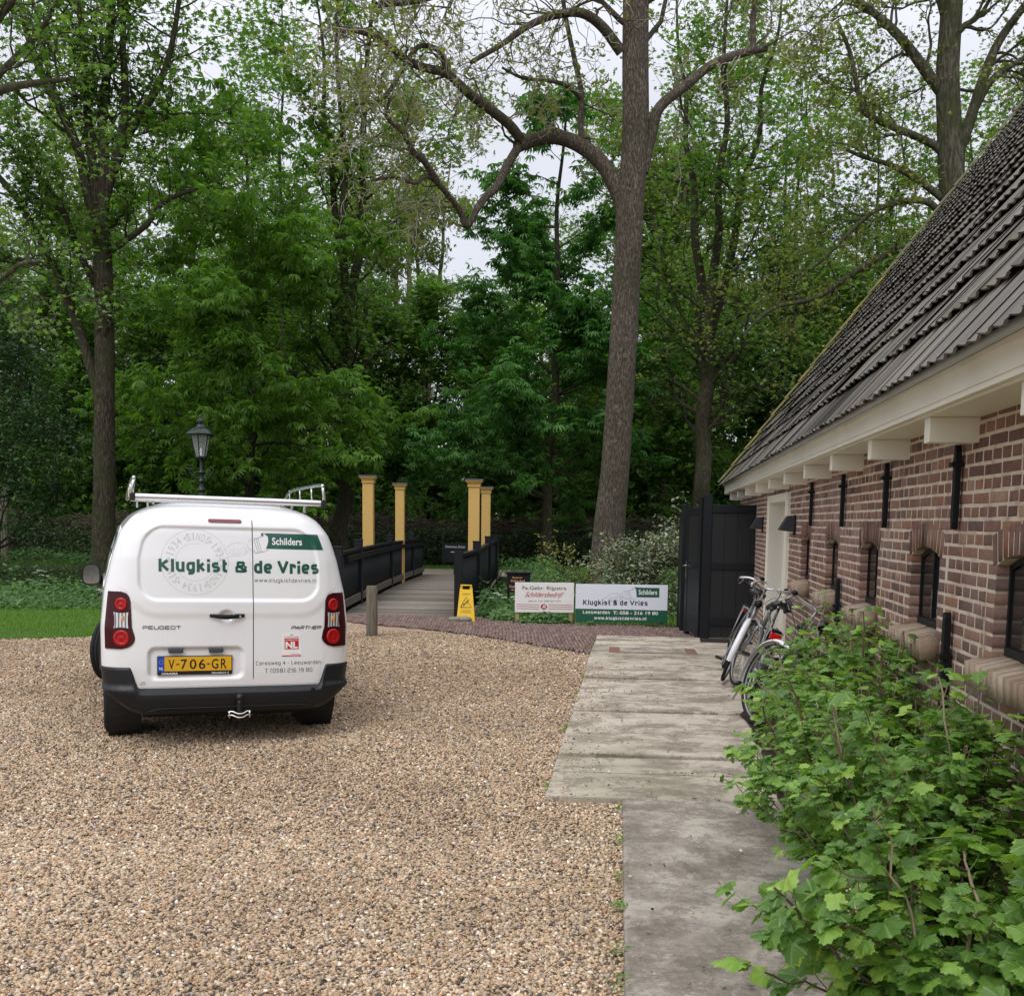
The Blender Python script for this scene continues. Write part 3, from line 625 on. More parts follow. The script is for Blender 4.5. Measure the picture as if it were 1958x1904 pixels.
# eaves: beam ends, soffit, fascia with mouldings, zinc gutter edge
for s in (-1.83, -0.35, 1.1, 2.6, 4.02, 5.37, 6.72, 8.03, 9.34, 10.60, 11.85, 13.1, 14.35):
    mb = MB(); bhex(mb, s - 0.045, s + 0.045, -0.05, 0.215, 2.085, 2.195); mb.build('beam_end', CREAM, farm, bevel=0.003)
mb = MB(); bhex(mb, -2.6, S1, -0.05, 0.232, 2.196, 2.215); mb.build('soffit', CREAM, farm)
mb = MB(); bhex(mb, -2.62, S1, 0.232, 0.256, 2.205, 2.345); bhex(mb, -2.62, S1, 0.2565, 0.268, 2.318, 2.345); bhex(mb, -2.62, S1, 0.2565, 0.264, 2.205, 2.224); bhex(mb, -2.62, S1, 0.2565, 0.262, 2.232, 2.238)
bhex(mb, -2.644, -2.62, -0.6, 0.256, 2.205, 2.36)
mb.build('fascia', CREAM, farm, bevel=0.002)
ZINC = simple('zinc', (0.44, 0.48, 0.52), 0.5, 0.1, var=0.2, nscale=3)
mb = MB(); bhex(mb, -2.6, S1, .20, .262, 2.3455, 2.375); prof = [(0.282 + 0.021 * math.cos(a), 2.362 + 0.021 * math.sin(a)) for a in np.linspace(0, 2 * math.pi, 15)[:-1]]
bp = [bpt(-2.64, o, z) for o, z in prof]; bq = [bpt(S1, o, z) for o, z in prof]; n = len(prof)
mb.add(bp + bq, [(i, n + i, n + (i + 1) % n, (i + 1) % n) for i in range(n)]); mb.build('gutter', ZINC, farm, smooth=True)
# roof: rows of overlapping pantiles, every tile its own curved shell
TH = math.radians(53); rup = -B_n * math.cos(TH) + np.array([0, 0, math.sin(TH)]); rn = B_n * math.sin(TH) + np.array([0, 0, math.cos(TH)])
R0 = BW(0, 0.290, 2.352) - FO
def rpt(s, L, h): return R0 + B_along * s + rup * L + rn * h
t = NT('roof_tile'); c = t.ramp(island(t), [(0, (0.080, 0.074, 0.066)), (0.35, (0.115, 0.108, 0.098)), (0.7, (0.155, 0.145, 0.132)), (0.92, (0.19, 0.178, 0.162)), (1, (0.135, 0.105, 0.09))])
c = t.mix(t.ramp(t.noise(1.4, 6, 0.7), [(0.5, (0, 0, 0)), (0.68, (0.55, 0.55, 0.55))]), c, (0.11, 0.105, 0.05))
spx = t.n('SeparateXYZ'); t.l(t.obj(), spx.inputs[0]); far = t.n('MapRange'); far.inputs[1].default_value = 3; far.inputs[2].default_value = 8; t.l(spx.outputs[1], far.inputs[0])
mf = t.n('Math', operation='MULTIPLY'); t.l(far.outputs[0], mf.inputs[0]); t.l(t.noise(3.5, 5), mf.inputs[1]); c = t.mix(t.ramp(mf.outputs[0], [(0.3, (0, 0, 0)), (0.6, (0.8, 0.8, 0.8))]), c, (0.13, 0.12, 0.045))
c = t.mix(t.ramp(t.noise(40, 5), [(0.62, (0, 0, 0)), (0.72, (0.5, 0.5, 0.5))]), c, (0.22, 0.21, 0.17))
TILE = t.bsdf(c, 0.8, 0, t.bump(t.noise(70, 5), 0.4, 0.004), 0.3)
per, gauge = 0.128, 0.352; fb = FB(); rt = random.Random(5)
us = np.linspace(0, 1.10, 8)
def prof_h(u): return 0.0135 * (0.5 + 0.5 * math.cos(2 * math.pi * (u - 0.04))) ** 1.15
for j in range(26):
    ntile = int((S1 + 2.62) / per)
    wob = rt.uniform(-0.02, 0.02)
    for i in range(ntile):
        s0 = -2.62 + i * per + wob + rt.uniform(-.006, .006); dz = rt.uniform(-0.004, 0.005); dL = rt.uniform(-0.012, 0.012); tilt = rt.uniform(-.006, .006); V = []
        for (L, hb) in ((j * gauge + dL - (0.05 if j == 0 else 0), 0.052), (j * gauge + 0.19 + dL, 0.033), ((j + 1) * gauge + 0.05, 0.014)):
            for u in us: V.append(rpt(s0 + u * per, L, prof_h(u) + hb + dz + tilt * (u - .5)))
        for u in us: V.append(rpt(s0 + u * per, j * gauge + dL + 0.002 - (0.05 if j == 0 else 0), prof_h(u) + 0.052 + dz + tilt * (u - .5) - 0.012))
        m = len(us); F = []
        for r_ in range(2):
            for k in range(m - 1): F.append((r_ * m + k, r_ * m + k + 1, (r_ + 1) * m + k + 1, (r_ + 1) * m + k))
        for k in range(m - 1): F.append((3 * m + k, 3 * m + k + 1, k + 1, k))
        fb.add(np.array(V), np.array(F))
rf = fb.build('roof', TILE, farm, smooth=True); rf.data.set_sharp_from_angle(angle=math.radians(50))
DARKW = simple('dark_batten', (0.02, 0.018, 0.016), 0.9)
mb = MB(); P = [rpt(s, L, h) for h in (-0.06, 0.008) for s, L in ((-2.6, .10), (S1, .10), (S1, 26 * gauge), (-2.6, 26 * gauge))]; mb.hexa(P); mb.build('roof_boarding', DARKW, farm)
# back slope and gables
RL = 26 * gauge; apex = rpt(-2.5, RL, 0); wd = 2 * (B_n @ (R0 - apex)) if False else None
back = [apex, rpt(S1, RL, 0), rpt(S1, RL, 0) - B_n * (RL * math.cos(TH)) - np.array([0, 0, RL * math.sin(TH)]), apex - B_n * (RL * math.cos(TH)) - np.array([0, 0, RL * math.sin(TH)])]
mb = MB(); mb.add(back, [(0, 1, 2, 3)]); mb.build('back_slope', TILE, farm)
for s in (S0, S1 - .02):
    mb = MB(); zb = bpt(s, 0, 0)
    mb.add([bpt(s, 0, -.1), bpt(s, 0, 2.2), rpt(s, RL, -0.1), bpt(s, -2 * RL * math.cos(TH) + .3, 2.2), bpt(s, -2 * RL * math.cos(TH) + .3, -.1)], [(0, 1, 2, 3, 4)]); mb.build('gable', BRICK, farm)
# verge board and the mossy verge tiles along the far edge
mb = MB(); P = [rpt(s, L, h) for h in (-0.16, 0.05) for s, L in ((-2.66, -0.02), (-2.625, -0.02), (-2.625, RL), (-2.66, RL))]; mb.hexa(P); mb.build('verge_board', DARKW, farm)
t = NT('lichen_tile'); c = t.ramp(t.noise(3, 5), [(0.35, (0.10, 0.095, 0.06)), (0.55, (0.20, 0.17, 0.06)), (0.7, (0.36, 0.22, 0.05))]); LICH = t.bsdf(c, 0.9, 0, t.bump(t.noise(60, 5), 0.5, 0.006), 0.15)
for j in range(25):
    mb = MB(); L0 = j * gauge; pts = []
    for L, h in ((L0 - 0.01, 0.085), (L0 + gauge + 0.04, 0.062)):
        for a in np.linspace(0, math.pi, 7): pts.append(rpt(-2.62 - 0.055 * math.cos(a) * 1.0, L, h + 0.03 * math.sin(a)))
    mb.add(pts, [(k, k + 1, 8 + k, 7 + k) for k in range(6)] + [tuple(range(7))]); mb.build('verge_tile', LICH if j < 12 else TILE, farm)
# wedge-shaped black wall lamps either side of the door
for k, (s, lab) in enumerate(((4.66, 'black wedge-shaped wall lamp on the near side of the cream door'), (1.45, 'black wedge-shaped wall lamp between the black gate and the cream door'))):
    L = empty('wall_lamp', BW(s, 0, 1.63), 0, lab, 'wall lamp', 'wedge lamps by the door'); o = BW(s, 0, 0)
    mb = MB(); w = 0.075
    def lp(ds, off, z): return BW(s + ds, off, z) - o
    P = [lp(ds, of, z) for ds in (-w, w) for of, z in ((0.016, 0.0), (0.17, 0.02), (0.085, 0.165), (0.016, 0.165))]
    mb.add(P, [(0, 3, 2, 1), (4, 5, 6, 7), (0, 1, 5, 4), (1, 2, 6, 5), (2, 3, 7, 6), (3, 0, 4, 7)]); mb.build('lamp_shade', simple('anthracite', (0.035, 0.042, 0.05), 0.4), L, bevel=0.003)
    mb = MB(); P = [lp(ds, of, z) for ds in (-.055, .055) for of, z in ((0.002, -0.03), (0.015, -0.03), (0.015, 0.175), (0.002, 0.175))]
    mb.add(P, [(0, 3, 2, 1), (4, 5, 6, 7), (0, 1, 5, 4), (1, 2, 6, 5), (2, 3, 7, 6), (3, 0, 4, 7)]); mb.build('back_plate', BLACK, L)

# ================================================================== WHITE VAN
VT_ = math.radians(1.2); VY = math.radians(21.5)
van = empty('parked_van', (-2.10, 7.575, 0), 0, 'white panel van with green painter lettering and a roof rack, parked on the gravel', 'van')
van.rotation_euler = (Matrix.Rotation(VY, 4, 'Z') @ Matrix.Rotation(VT_, 4, 'Y')).to_euler()
zt_ = np.linspace(0, 2, 2001)
def smtab(zs, v, k=40):
    a = np.interp(zt_, zs, v); g = np.exp(-np.linspace(-2, 2, 2 * k + 1) ** 2); g /= g.sum(); return np.convolve(np.pad(a, k, mode='edge'), g, 'valid')
WT_ = smtab([0, .3, .6, .9, 1.15, 1.4, 1.52, 1.6, 1.7, 1.75, 1.79, 1.83], [.84, .86, .905, .91, .885, .83, .795, .765, .69, .62, .52, .40])
LT_ = smtab([0, .3, .6, 1.1, 1.4, 1.6, 1.7, 1.76, 1.79, 1.83], [0, 0, 0, .03, .07, .115, .155, .21, .29, .45])
FT_ = smtab([0, .3, .6, .85, .98, 1.05, 1.10, 1.3, 1.7, 1.78, 1.83], [4.25, 4.3, 4.36, 4.3, 4.05, 3.6, 3.42, 3.15, 2.55, 2.3, 1.9])
vw = lambda z: np.interp(z, zt_, WT_); vl = lambda z: np.interp(z, zt_, LT_); vf = lambda z: np.interp(z, zt_, FT_)
def VS(x, z): return vl(z) + 0.2 * (1 - np.sqrt(1 - np.minimum(np.abs(x) / vw(z), 0.99999) ** 6))
def vring(u, z, off=0.0):
    """u in [-1, 1] walks the rear quarter (0 = centre line); beyond 1 in metres along the flank"""
    s = np.sign(u); a = np.abs(u); W = vw(z)
    th = np.minimum(a, 1) * math.pi / 2
    x = W * np.sin(th) ** (1 / 3); y = vl(z) + 0.2 * (1 - np.cos(th)) + np.maximum(a - 1, 0)
    # outward normal in plan
    e = 1e-3; th2 = np.minimum(th + e, math.pi / 2); th1 = np.maximum(th - e, 1e-6)
    dx = W * (np.sin(th2) ** (1 / 3) - np.sin(th1) ** (1 / 3)); dy = 0.2 * (np.cos(th1) - np.cos(th2)); dy = np.where(a > 1, 1, dy); dx = np.where(a > 1, 0, dx)
    n = np.sqrt(dx * dx + dy * dy) + 1e-12
    return s * (x + off * dy / n), y - off * dx / n
def sdbox(x, z, cx, cz, hx, hz, r):
    qx = np.abs(x - cx) - hx + r; qz = np.abs(z - cz) - hz + r
    return np.sqrt(np.maximum(qx, 0) ** 2 + np.maximum(qz, 0) ** 2) + np.minimum(np.maximum(qx, qz), 0) - r
def sstep(a, b, x): t = np.clip((x - a) / (b - a), 0, 1); return t * t * (3 - 2 * t)
def emboss(x, z):
    """depth (metres, inwards) of the pressings in the rear doors"""
    hx = np.interp(z, [1.09, 1.4, 1.64], [0.655, 0.655, 0.60])
    xx = np.asarray(x) / hx * 0.64
    d = sdbox(xx, z, 0.0, 1.366, 0.64, 0.272, 0.14)
    e = 0.016 * (1 - sstep(-0.022, 0.008, d))
    d2 = sdbox(xx, z, 0.0, 1.33, 0.725, 0.345, 0.24); e = e - 0.007 * (1 - sstep(-0.03, 0.03, d2))
    d3 = sdbox(x, z, -0.25, 0.638, 0.345, 0.123, 0.06); e = e + 0.026 * (1 - sstep(-0.03, 0.004, d3))
    d4 = np.sqrt(((x + 0.035) / 1.0) ** 2 + ((z - 0.982) / 0.82) ** 2) - 0.062; e = e + 0.022 * (1 - sstep(-0.035, 0.004, d4))
    return e
def vrear(x, z, off=0.0): return (x, float(VS(x, z) + emboss(x, z)) - off, z)
t = NT('white_car_paint'); c = t.mix(t.noise(0.8, 3), (0.76, 0.77, 0.78), (0.82, 0.82, 0.82)); spx = t.n('SeparateXYZ'); t.l(t.obj(), spx.inputs[0])
drt = t.n('MapRange'); drt.inputs[1].default_value = 0.75; drt.inputs[2].default_value = 0.40; drt.inputs[3].default_value = 0; drt.inputs[4].default_value = 0.22; t.l(spx.outputs[2], drt.inputs[0])
dm_ = t.n('Math', operation='MULTIPLY'); t.l(drt.outputs[0], dm_.inputs[0]); t.l(t.noise(5, 6), dm_.inputs[1]); c = t.mix(dm_.outputs[0], c, (0.36, 0.32, 0.27))
WHITE = t.bsdf(c, 0.28, 0, None, 0.5, 0.7)
# body: rings stacked in height, rear skin dense
zs = np.concatenate([np.arange(0.44, 1.70, 0.02), np.arange(1.70, 1.815, 0.008)])
us = np.concatenate([np.linspace(0, 1, 60)])
def body_ring(z):
    rx, ry = vring(us, z); dr = 0.03 * (1 - sstep(-0.03, 0.0, np.maximum(np.abs(rx) - np.interp(z, [.4, 1.17, 1.2, 1.72], [.60, .62, .70, .60]), np.maximum(0.50 - z, z - 1.70)))); ry = ry + dr
    W = vw(z); F = vf(z); side = np.linspace(vl(z) + 0.2, F - 0.55, 40)[1:-1]; th = np.linspace(math.pi / 2, 0, 24)
    fx = W * np.sin(th) ** 0.5; fy = F - 0.55 * (1 - np.cos(th))
    X = np.concatenate([rx, np.full(38, W), fx]); Y = np.concatenate([ry, side, fy])
    return np.concatenate([X, -X[-2:0:-1]]), np.concatenate([Y, Y[-2:0:-1]])
rings = []
for z in zs: X, Y = body_ring(z); rings.append(np.stack([X, Y, np.full(len(X), z)], 1))
n = len(rings[0]); V = np.concatenate(rings); k = np.arange(n); F = [np.stack([i * n + k, i * n + (k + 1) % n, (i + 1) * n + (k + 1) % n, (i + 1) * n + k], 1) for i in range(len(zs) - 1)]
bm_v = [tuple(v) for v in V]; bm_f = [tuple(f) for f in np.concatenate(F)] + [tuple((len(zs) - 1) * n + i for i in range(n)), tuple(range(n))[::-1]]
me = bpy.data.meshes.new('body'); me.from_pydata(bm_v, [], bm_f); me.update(); body = link('body', me, WHITE, van)
# wheel arches cut out
AX = ((0.80, 0.0), (3.53, 0.0))
cut = MB()
for (ya, _) in AX:
    for sx in (-1, 1):
        R = np.array([[0, 0, 1], [1, 0, 0], [0, 1, 0.0]]).T if False else roty(math.pi / 2)
        cut.lathe([(0.375, -0.28), (0.375, 0.28)], 32, (sx * 0.80, ya, 0.32), R)
co = cut.build('arch_cutter', None)
bo = body.modifiers.new('b', 'BOOLEAN'); bo.operation = 'DIFFERENCE'; bo.object = co; bo.solver = 'EXACT'
van_rot = van.rotation_euler.copy(); van_loc = van.location.copy(); van.rotation_euler = (0, 0, 0); van.location = (0, 0, 0)
bpy.context.view_layer.update(); dg = bpy.context.evaluated_depsgraph_get(); me2 = bpy.data.meshes.new_from_object(body.evaluated_get(dg))
body.modifiers.clear(); body.data = me2; bpy.data.objects.remove(co); van.rotation_euler = van_rot; van.location = van_loc
me2.materials.clear(); me2.materials.append(WHITE); me2.shade_smooth(); me2.set_sharp_from_angle(angle=math.radians(35))
# rear doors
SEAM = 0.158
def door(name, xl, xr, flip):
    nz, nxx = 170, 130; zz = np.linspace(0.468, 1.742, nz); V = []; Fq = []
    for z in zz:
        a, b = xl(z), xr(z); x = np.linspace(a, b, nxx); V.append(np.stack([x, VS(x, z) + emboss(x, z) - 0.003, np.full(nxx, z)], 1))
    V = np.array(V); back = V.copy(); back[..., 1] += 0.035
    idx = np.arange(nz * nxx).reshape(nz, nxx); F = [np.stack([idx[:-1, :-1], idx[:-1, 1:], idx[1:, 1:], idx[1:, :-1]], -1).reshape(-1, 4)]
    m = nz * nxx; rim = np.concatenate([idx[0, :-1], idx[:-1, -1], idx[-1, :0:-1], idx[:0:-1, 0]]); r2 = np.roll(rim, -1)
    F.append(np.stack([r2, rim, rim + m, r2 + m], 1))
    o = np_mesh(name, np.concatenate([V.reshape(-1, 3), back.reshape(-1, 3)]), F, WHITE, van, True); o.data.set_sharp_from_angle(angle=math.radians(50)); return o
hw = lambda z: float(np.interp(z, [.46, .52, .60, .63, .70, .80, .88, 1.10, 1.155, 1.20, 1.5, 1.62, 1.70, 1.74], [.645, .66, .665, .68, .70, .672, .685, .700, .725, .80, .765, .72, .62, .55]))
dl = door('rear_door', lambda z: -hw(z), lambda z: SEAM - 0.0035, 0); tag(dl, 'wider left rear door with the number plate')
drr = door('rear_door', lambda z: SEAM + 0.0035, lambda z: hw(z), 0); tag(drr, 'narrow right rear door')
mb = MB(); P = [(SEAM + dx, float(VS(SEAM, z)) + dy, z) for z in np.linspace(0.47, 1.74, 30) for dx, dy in ((-.006, .02), (.006, .02))]
mb.add(P, [(2 * i, 2 * i + 1, 2 * i + 3, 2 * i + 2) for i in range(29)]); mb.build('door_seam', RUBBER, van)
for zz in (0.62, 1.28): # hinges hidden at the seam: rubber only
    pass
# lettering on the doors
GREEN = simple('green_vinyl', (0.006, 0.085, 0.052), 0.3, var=0.08, coat=0.4)
GREYV = simple('grey_vinyl', (0.10, 0.105, 0.115), 0.4); PALEV = simple('pale_grey_vinyl', (0.58, 0.59, 0.61), 0.4, var=0.04); WHITEV = simple('white_vinyl', (0.82, 0.82, 0.82), 0.35)
dec = lambda off=0.0045: (lambda x, z: vrear(x, z, off))
def txt(name, mat, parent, items, off=0.0045):
    mb = MB()
    for it in items: lettering(mb, it[0], it[1], dec(off), **it[2])
    return mb.build(name, mat, parent)
def sw(name, mat, parent, items, f=None, wt=0.23, gap=0.22, **k):
    mb = MB()
    for b_, bx in items: signwrite(mb, b_, bx, f or dec(), wt, gap)
    return mb.build(name, mat, parent)
sw('company_name', GREEN, dl, [('Klugkist', (-0.513, -0.022, 1.306, 1.400))]); sw('ampersand', GREEN, dl, [('&', (0.029, 0.121, 1.306, 1.390))])
sw('company_name', GREEN, drr, [('de Vries', (0.166, 0.655, 1.302, 1.397))])
sw('web_address', GREYV, drr, [('www.klugkistdevries.nl', (0.169, 0.635, 1.236, 1.266))], wt=0.115, gap=0.24)
sw('street_address', GREYV, drr, [('Ceresweg 4 - Leeuwarden', (0.176, 0.668, 0.615, 0.644))], wt=0.125, gap=0.24)
sw('phone_number', GREYV, drr, [('T (058) 216 19 80', (0.243, 0.602, 0.556, 0.588))], wt=0.125, gap=0.24)
# seal ring with SINDS 1934 running round
mb = MB(); ccx, ccz, Ro, Ri = -0.258, 1.378, 0.238, 0.137
def circ(r, a0=0, a1=360): return [(ccx + r * math.cos(math.radians(a)), ccz + r * math.sin(math.radians(a))) for a in np.linspace(a0, a1, 90)]
line2d(mb, circ(Ro), 0.0035, dec(0.0037)); line2d(mb, circ(Ri, 75, 345), 0.0035, dec(0.0037))
def ringword(w, a_mid, size=0.058, rr=0.187, sp=13.5):
    n = len(w)
    for i, ch in enumerate(w):
        a = math.radians(a_mid - (i - (n - 1) / 2) * sp); V, F = text2d(ch, 0.012); V = fit(V, -0.013 if ch not in 'I1' else -0.005, 0.013 if ch not in 'I1' else 0.005, -size / 2, size / 2)
        ux, uz = math.sin(a), -math.cos(a)
        mb.add([dec(0.0039)(ccx + math.cos(a) * rr + u * ux + v * math.cos(a), ccz + math.sin(a) * rr + u * uz + v * math.sin(a)) for u, v in V], F)
for a0 in (82, -38, 202): ringword('SINDS', a0, sp=11.0); ringword('1934', a0 - 58, sp=11.5)
for a in (53, -8, -67, 173, 232, 112): 
    x, z = ccx + 0.187 * math.cos(math.radians(a)), ccz + 0.187 * math.sin(math.radians(a)); mb.add([dec(0.0039)(x + 0.010 * math.cos(b), z + 0.010 * math.sin(b)) for b in np.linspace(0, 6.28, 11)[:-1]], [tuple(range(10))])
mb.build('seal_print', PALEV, dl)
# hand and brush drawing (thin grey outlines), split at the seam by belonging to the right-hand picture
def px4(x, y):   # coordinates measured on the enlarged photo of the right door, mapped to the door plane
    return (0.273 + (x - 735) / (1412 - 735) * 0.381 + 0.0, 1.603 - (y - 355) / (580 - 355) * 0.1205)
hand = [[(88, 625), (150, 612), (190, 580), (230, 535), (300, 500), (370, 492), (420, 515), (470, 545), (500, 590), (552, 628)],
        [(105, 742), (160, 715), (240, 688), (330, 680), (400, 665), (460, 630), (480, 600)],
        [(218, 625), (235, 605), (270, 610), (275, 635), (250, 650), (222, 640), (218, 625)], [(275, 565), (300, 600), (300, 645), (262, 668)], [(320, 560), (345, 600), (340, 640), (300, 660)],
        [(365, 550), (385, 590), (380, 632), (340, 655)], [(395, 545), (430, 580), (440, 610), (410, 635)], [(430, 560), (460, 600), (450, 630)],
        [(485, 450), (470, 560), (552, 628), (620, 625), (680, 612), (715, 600), (735, 580)], [(485, 450), (545, 435), (600, 425), (650, 400), (680, 370)], [(510, 450), (560, 625)], [(548, 433), (600, 625)], [(575, 428), (625, 623)],
        [(600, 425), (652, 618)], [(650, 355), (648, 385), (665, 400), (690, 385)]]
mbl, mbr = MB(), MB()
for ln in hand:
    P = smooth_path([px4(*p) for p in ln], 4)
    L = P[P[:, 0] < SEAM - 0.004]; R_ = P[P[:, 0] > SEAM + 0.004]
    if len(L) > 1: line2d(mbl, L, 0.0028, dec())
    if len(R_) > 1: line2d(mbr, R_, 0.0028, dec())
mbl.build('hand_drawing', PALEV, dl); mbr.build('brush_drawing', simple('outline_grey', (0.25, 0.25, 0.26), 0.4), drr)
# green banner and its word
mb = MB(); nu, nv = 40, 14
def bann(u, v): # u along, v up
    xl = 0.262 + 0.016 * math.sin(v * 3.0) - 0.006 * (1 - v); xr = 0.698 - 0.042 * v; return (xl + (xr - xl) * u, 1.487 + 0.118 * v - 0.002 * u)
mb.add([vrear(*bann(i / nu, j / nv), 0.0042) for j in range(nv + 1) for i in range(nu + 1)], [(j * (nu + 1) + i, j * (nu + 1) + i + 1, (j + 1) * (nu + 1) + i + 1, (j + 1) * (nu + 1) + i) for j in range(nv) for i in range(nu)])
mb.add([vrear(x, z, 0.0042) for x, z in [px4(650, 353), px4(735, 356), px4(725, 400), px4(700, 368), px4(675, 362), px4(672, 400), px4(655, 398), px4(648, 375)]], [tuple(range(8))])
bn = mb.build('banner', GREEN, drr)
mb = MB(); lettering(mb, 'Schilders', (0.303, 0.530, 1.517, 1.573), dec(0.0062), bold=0.02); mb.build('banner_word', WHITEV, bn)
# badges
DKC = simple('dark_chrome', (0.12, 0.12, 0.125), 0.25, 0.9)
def wide_letters(mb, w, x0, x1, z0, z1, shear=0.0, f=None):
    P = {'P': [[(0, 0), (0, 1), (.85, 1), (1, .85), (1, .6), (.85, .45), (.1, .45)]], 'E': [[(1, 1), (0.05, 1), (0, .9), (0, .1), (.05, 0), (1, 0)], [(0, .5), (.85, .5)]], 'U': [[(0, 1), (0, .15), (.1, 0), (.9, 0), (1, .15), (1, 1)]],
         'G': [[(1, .85), (.9, 1), (.1, 1), (0, .85), (0, .15), (.1, 0), (.9, 0), (1, .1), (1, .5), (.55, .5)]], 'O': [[(.1, 0), (0, .15), (0, .85), (.1, 1), (.9, 1), (1, .85), (1, .15), (.9, 0), (.1, 0)]], 'T': [[(0, 1), (1, 1)], [(.5, 1), (.5, 0)]],
         'A': [[(0, 0), (.1, .5), (.5, 1), (.9, .5), (1, 0)], [(.15, .35), (.85, .35)]], 'R': [[(0, 0), (0, 1), (.85, 1), (1, .85), (1, .6), (.85, .45), (.1, .45)], [(.55, .45), (1, 0)]], 'N': [[(0, 0), (0, 1), (1, 0), (1, 1)]]}
    n = len(w); adv = (x1 - x0) / (n - 0.22); cw = adv * 0.78; h = z1 - z0
    for i, ch in enumerate(w):
        for st in P[ch]:
            line2d(mb, [(x0 + i * adv + a * cw + shear * (b - .5) * h, z0 + b * h) for a, b in st], h * 0.24, f)
mb = MB(); wide_letters(mb, 'PEUGEOT', -0.622, -0.363, 0.891, 0.912, 0, dec(0.006)); mb.build('badge', DKC, dl)
mb = MB(); wide_letters(mb, 'PARTNER', 0.443, 0.668, 0.885, 0.906, 0.5, dec(0.006)); mb.build('badge', DKC, drr)
# red and white sticker
REDV = simple('red_vinyl', (0.55, 0.012, 0.018), 0.35)
def patch(name, mat, parent, x0, x1, z0, z1, off): mb = MB(); mb.add([vrear(x, z, off) for x, z in ((x0, z0), (x1, z0), (x1, z1), (x0, z1))], [(0, 1, 2, 3)]); return mb.build(name, mat, parent)
st = patch('sticker', WHITEV, drr, 0.369, 0.516, 0.676, 0.860, 0.0045)
patch('sticker_square', REDV, st, 0.389, 0.496, 0.732, 0.815, 0.0052); patch('sticker_bar', REDV, st, 0.371, 0.514, 0.678, 0.686, 0.0052)
mb = MB(); lettering(mb, 'NL', (0.396, 0.489, 0.738, 0.790), dec(0.006), bold=0.05); lettering(mb, 'ONDERHOUD', (0.396, 0.489, 0.797, 0.808), dec(0.006), bold=0.01); mb.build('sticker_word', WHITEV, st)
mb = MB(); lettering(mb, 'KONINKLIJKE', (0.388, 0.497, 0.820, 0.829), dec(0.0052), bold=0.01); line2d(mb, [(0.44, 0.693), (0.455, 0.700), (0.47, 0.692), (0.49, 0.697), (0.505, 0.690)], 0.003, dec(0.0052)); mb.build('sticker_word', REDV, st)
mb = MB(); lettering(mb, 'LID', (0.432, 0.454, 0.837, 0.847), dec(0.0052), bold=0.01); mb.build('sticker_word', GREYV, st)
s2 = patch('sticker', simple('pale_label', (0.66, 0.66, 0.66), 0.4), dl, -0.648, -0.604, 0.484, 0.510, 0.0045)
mb = MB(); lettering(mb, 'haaima', (-0.634, -0.610, 0.501, 0.508), dec(0.0052), bold=0.02)
for z in (0.493, 0.487): line2d(mb, [(-0.645, z), (-0.607, z)], 0.0015, dec(0.0052))
mb.build('sticker_word', GREYV, s2)
# number plate
def flat(y): return lambda x, z: (x, y, z)
yp = 0.0 + 0.026 - 0.006
pc = (-0.2595); pz0, pz1 = 0.552, 0.692
mb = MB(); mb.bx(-0.526, 0.006, yp - 0.012, yp + 0.012, pz0, pz1); pl = mb.build('number_plate', simple('plate_frame', (0.008, 0.008, 0.008), 0.3), van, bevel=0.004)
YEL = simple('plate_yellow', (0.72, 0.40, 0.012), 0.35, var=0.03, coat=0.3); BLU = simple('plate_blue', (0.005, 0.06, 0.42), 0.35, coat=0.3)
mb = MB(); mb.bx(-0.476, -0.001, yp - 0.0145, yp - 0.012, 0.581, 0.686); mb.build('plate_face', YEL, pl, bevel=0.001)
mb = MB(); mb.bx(-0.520, -0.4765, yp - 0.0145, yp - 0.012, 0.576, 0.686); mb.build('plate_band', BLU, pl, bevel=0.001)
mb = MB(); f = flat(yp - 0.0155)
for w, a, b in (('V', -0.448, -0.406), ('7', -0.362, -0.318), ('0', -0.300, -0.252), ('6', -0.236, -0.188), ('G', -0.144, -0.096), ('R', -0.078, -0.036)): lettering(mb, w, (a, b, 0.594, 0.668), f, bold=0.012)
for a, b in ((-0.394, -0.372), (-0.178, -0.156)): mb.add([f(a, .627), f(b, .627), f(b, .636), f(a, .636)], [(0, 1, 2, 3)])
mb.build('plate_number', simple('plate_ink', (0.02, 0.008, 0.004), 0.4), pl)
mb = MB(); lettering(mb, 'NL', (-0.512, -0.484, 0.592, 0.612), f, bold=0.02); lettering(mb, 'HAAIMA', (-0.480, -0.382, 0.556, 0.572), f, bold=0.02); lettering(mb, 'PEUGEOT', (-0.144, -0.038, 0.558, 0.569), f, bold=0.02)
line2d(mb, [(-0.489 + 0.006 * math.cos(a), 0.564 + 0.006 * math.sin(a)) for a in np.linspace(0.5, 6.1, 12)], 0.003, f); line2d(mb, [(-0.030, 0.557), (-0.024, 0.562), (-0.029, 0.566), (-0.022, 0.571)], 0.004, f)
for k in range(12): a = k * math.pi / 6; x, z = -0.498 + 0.014 * math.cos(a), 0.648 + 0.014 * math.sin(a); mb.add([f(x + .0018 * math.cos(b), z + .0018 * math.sin(b)) for b in (0, 1.57, 3.14, 4.71)], [(0, 1, 2, 3)])
mb.build('plate_print', WHITEV, pl)
for a in (-0.449, -0.164):
    mb = MB(); mb.bx(a, a + 0.104, -0.002, 0.03, 0.714, 0.752); mb.build('plate_light', simple('plate_light_grey', (0.055, 0.06, 0.066), 0.4), van, bevel=0.008)
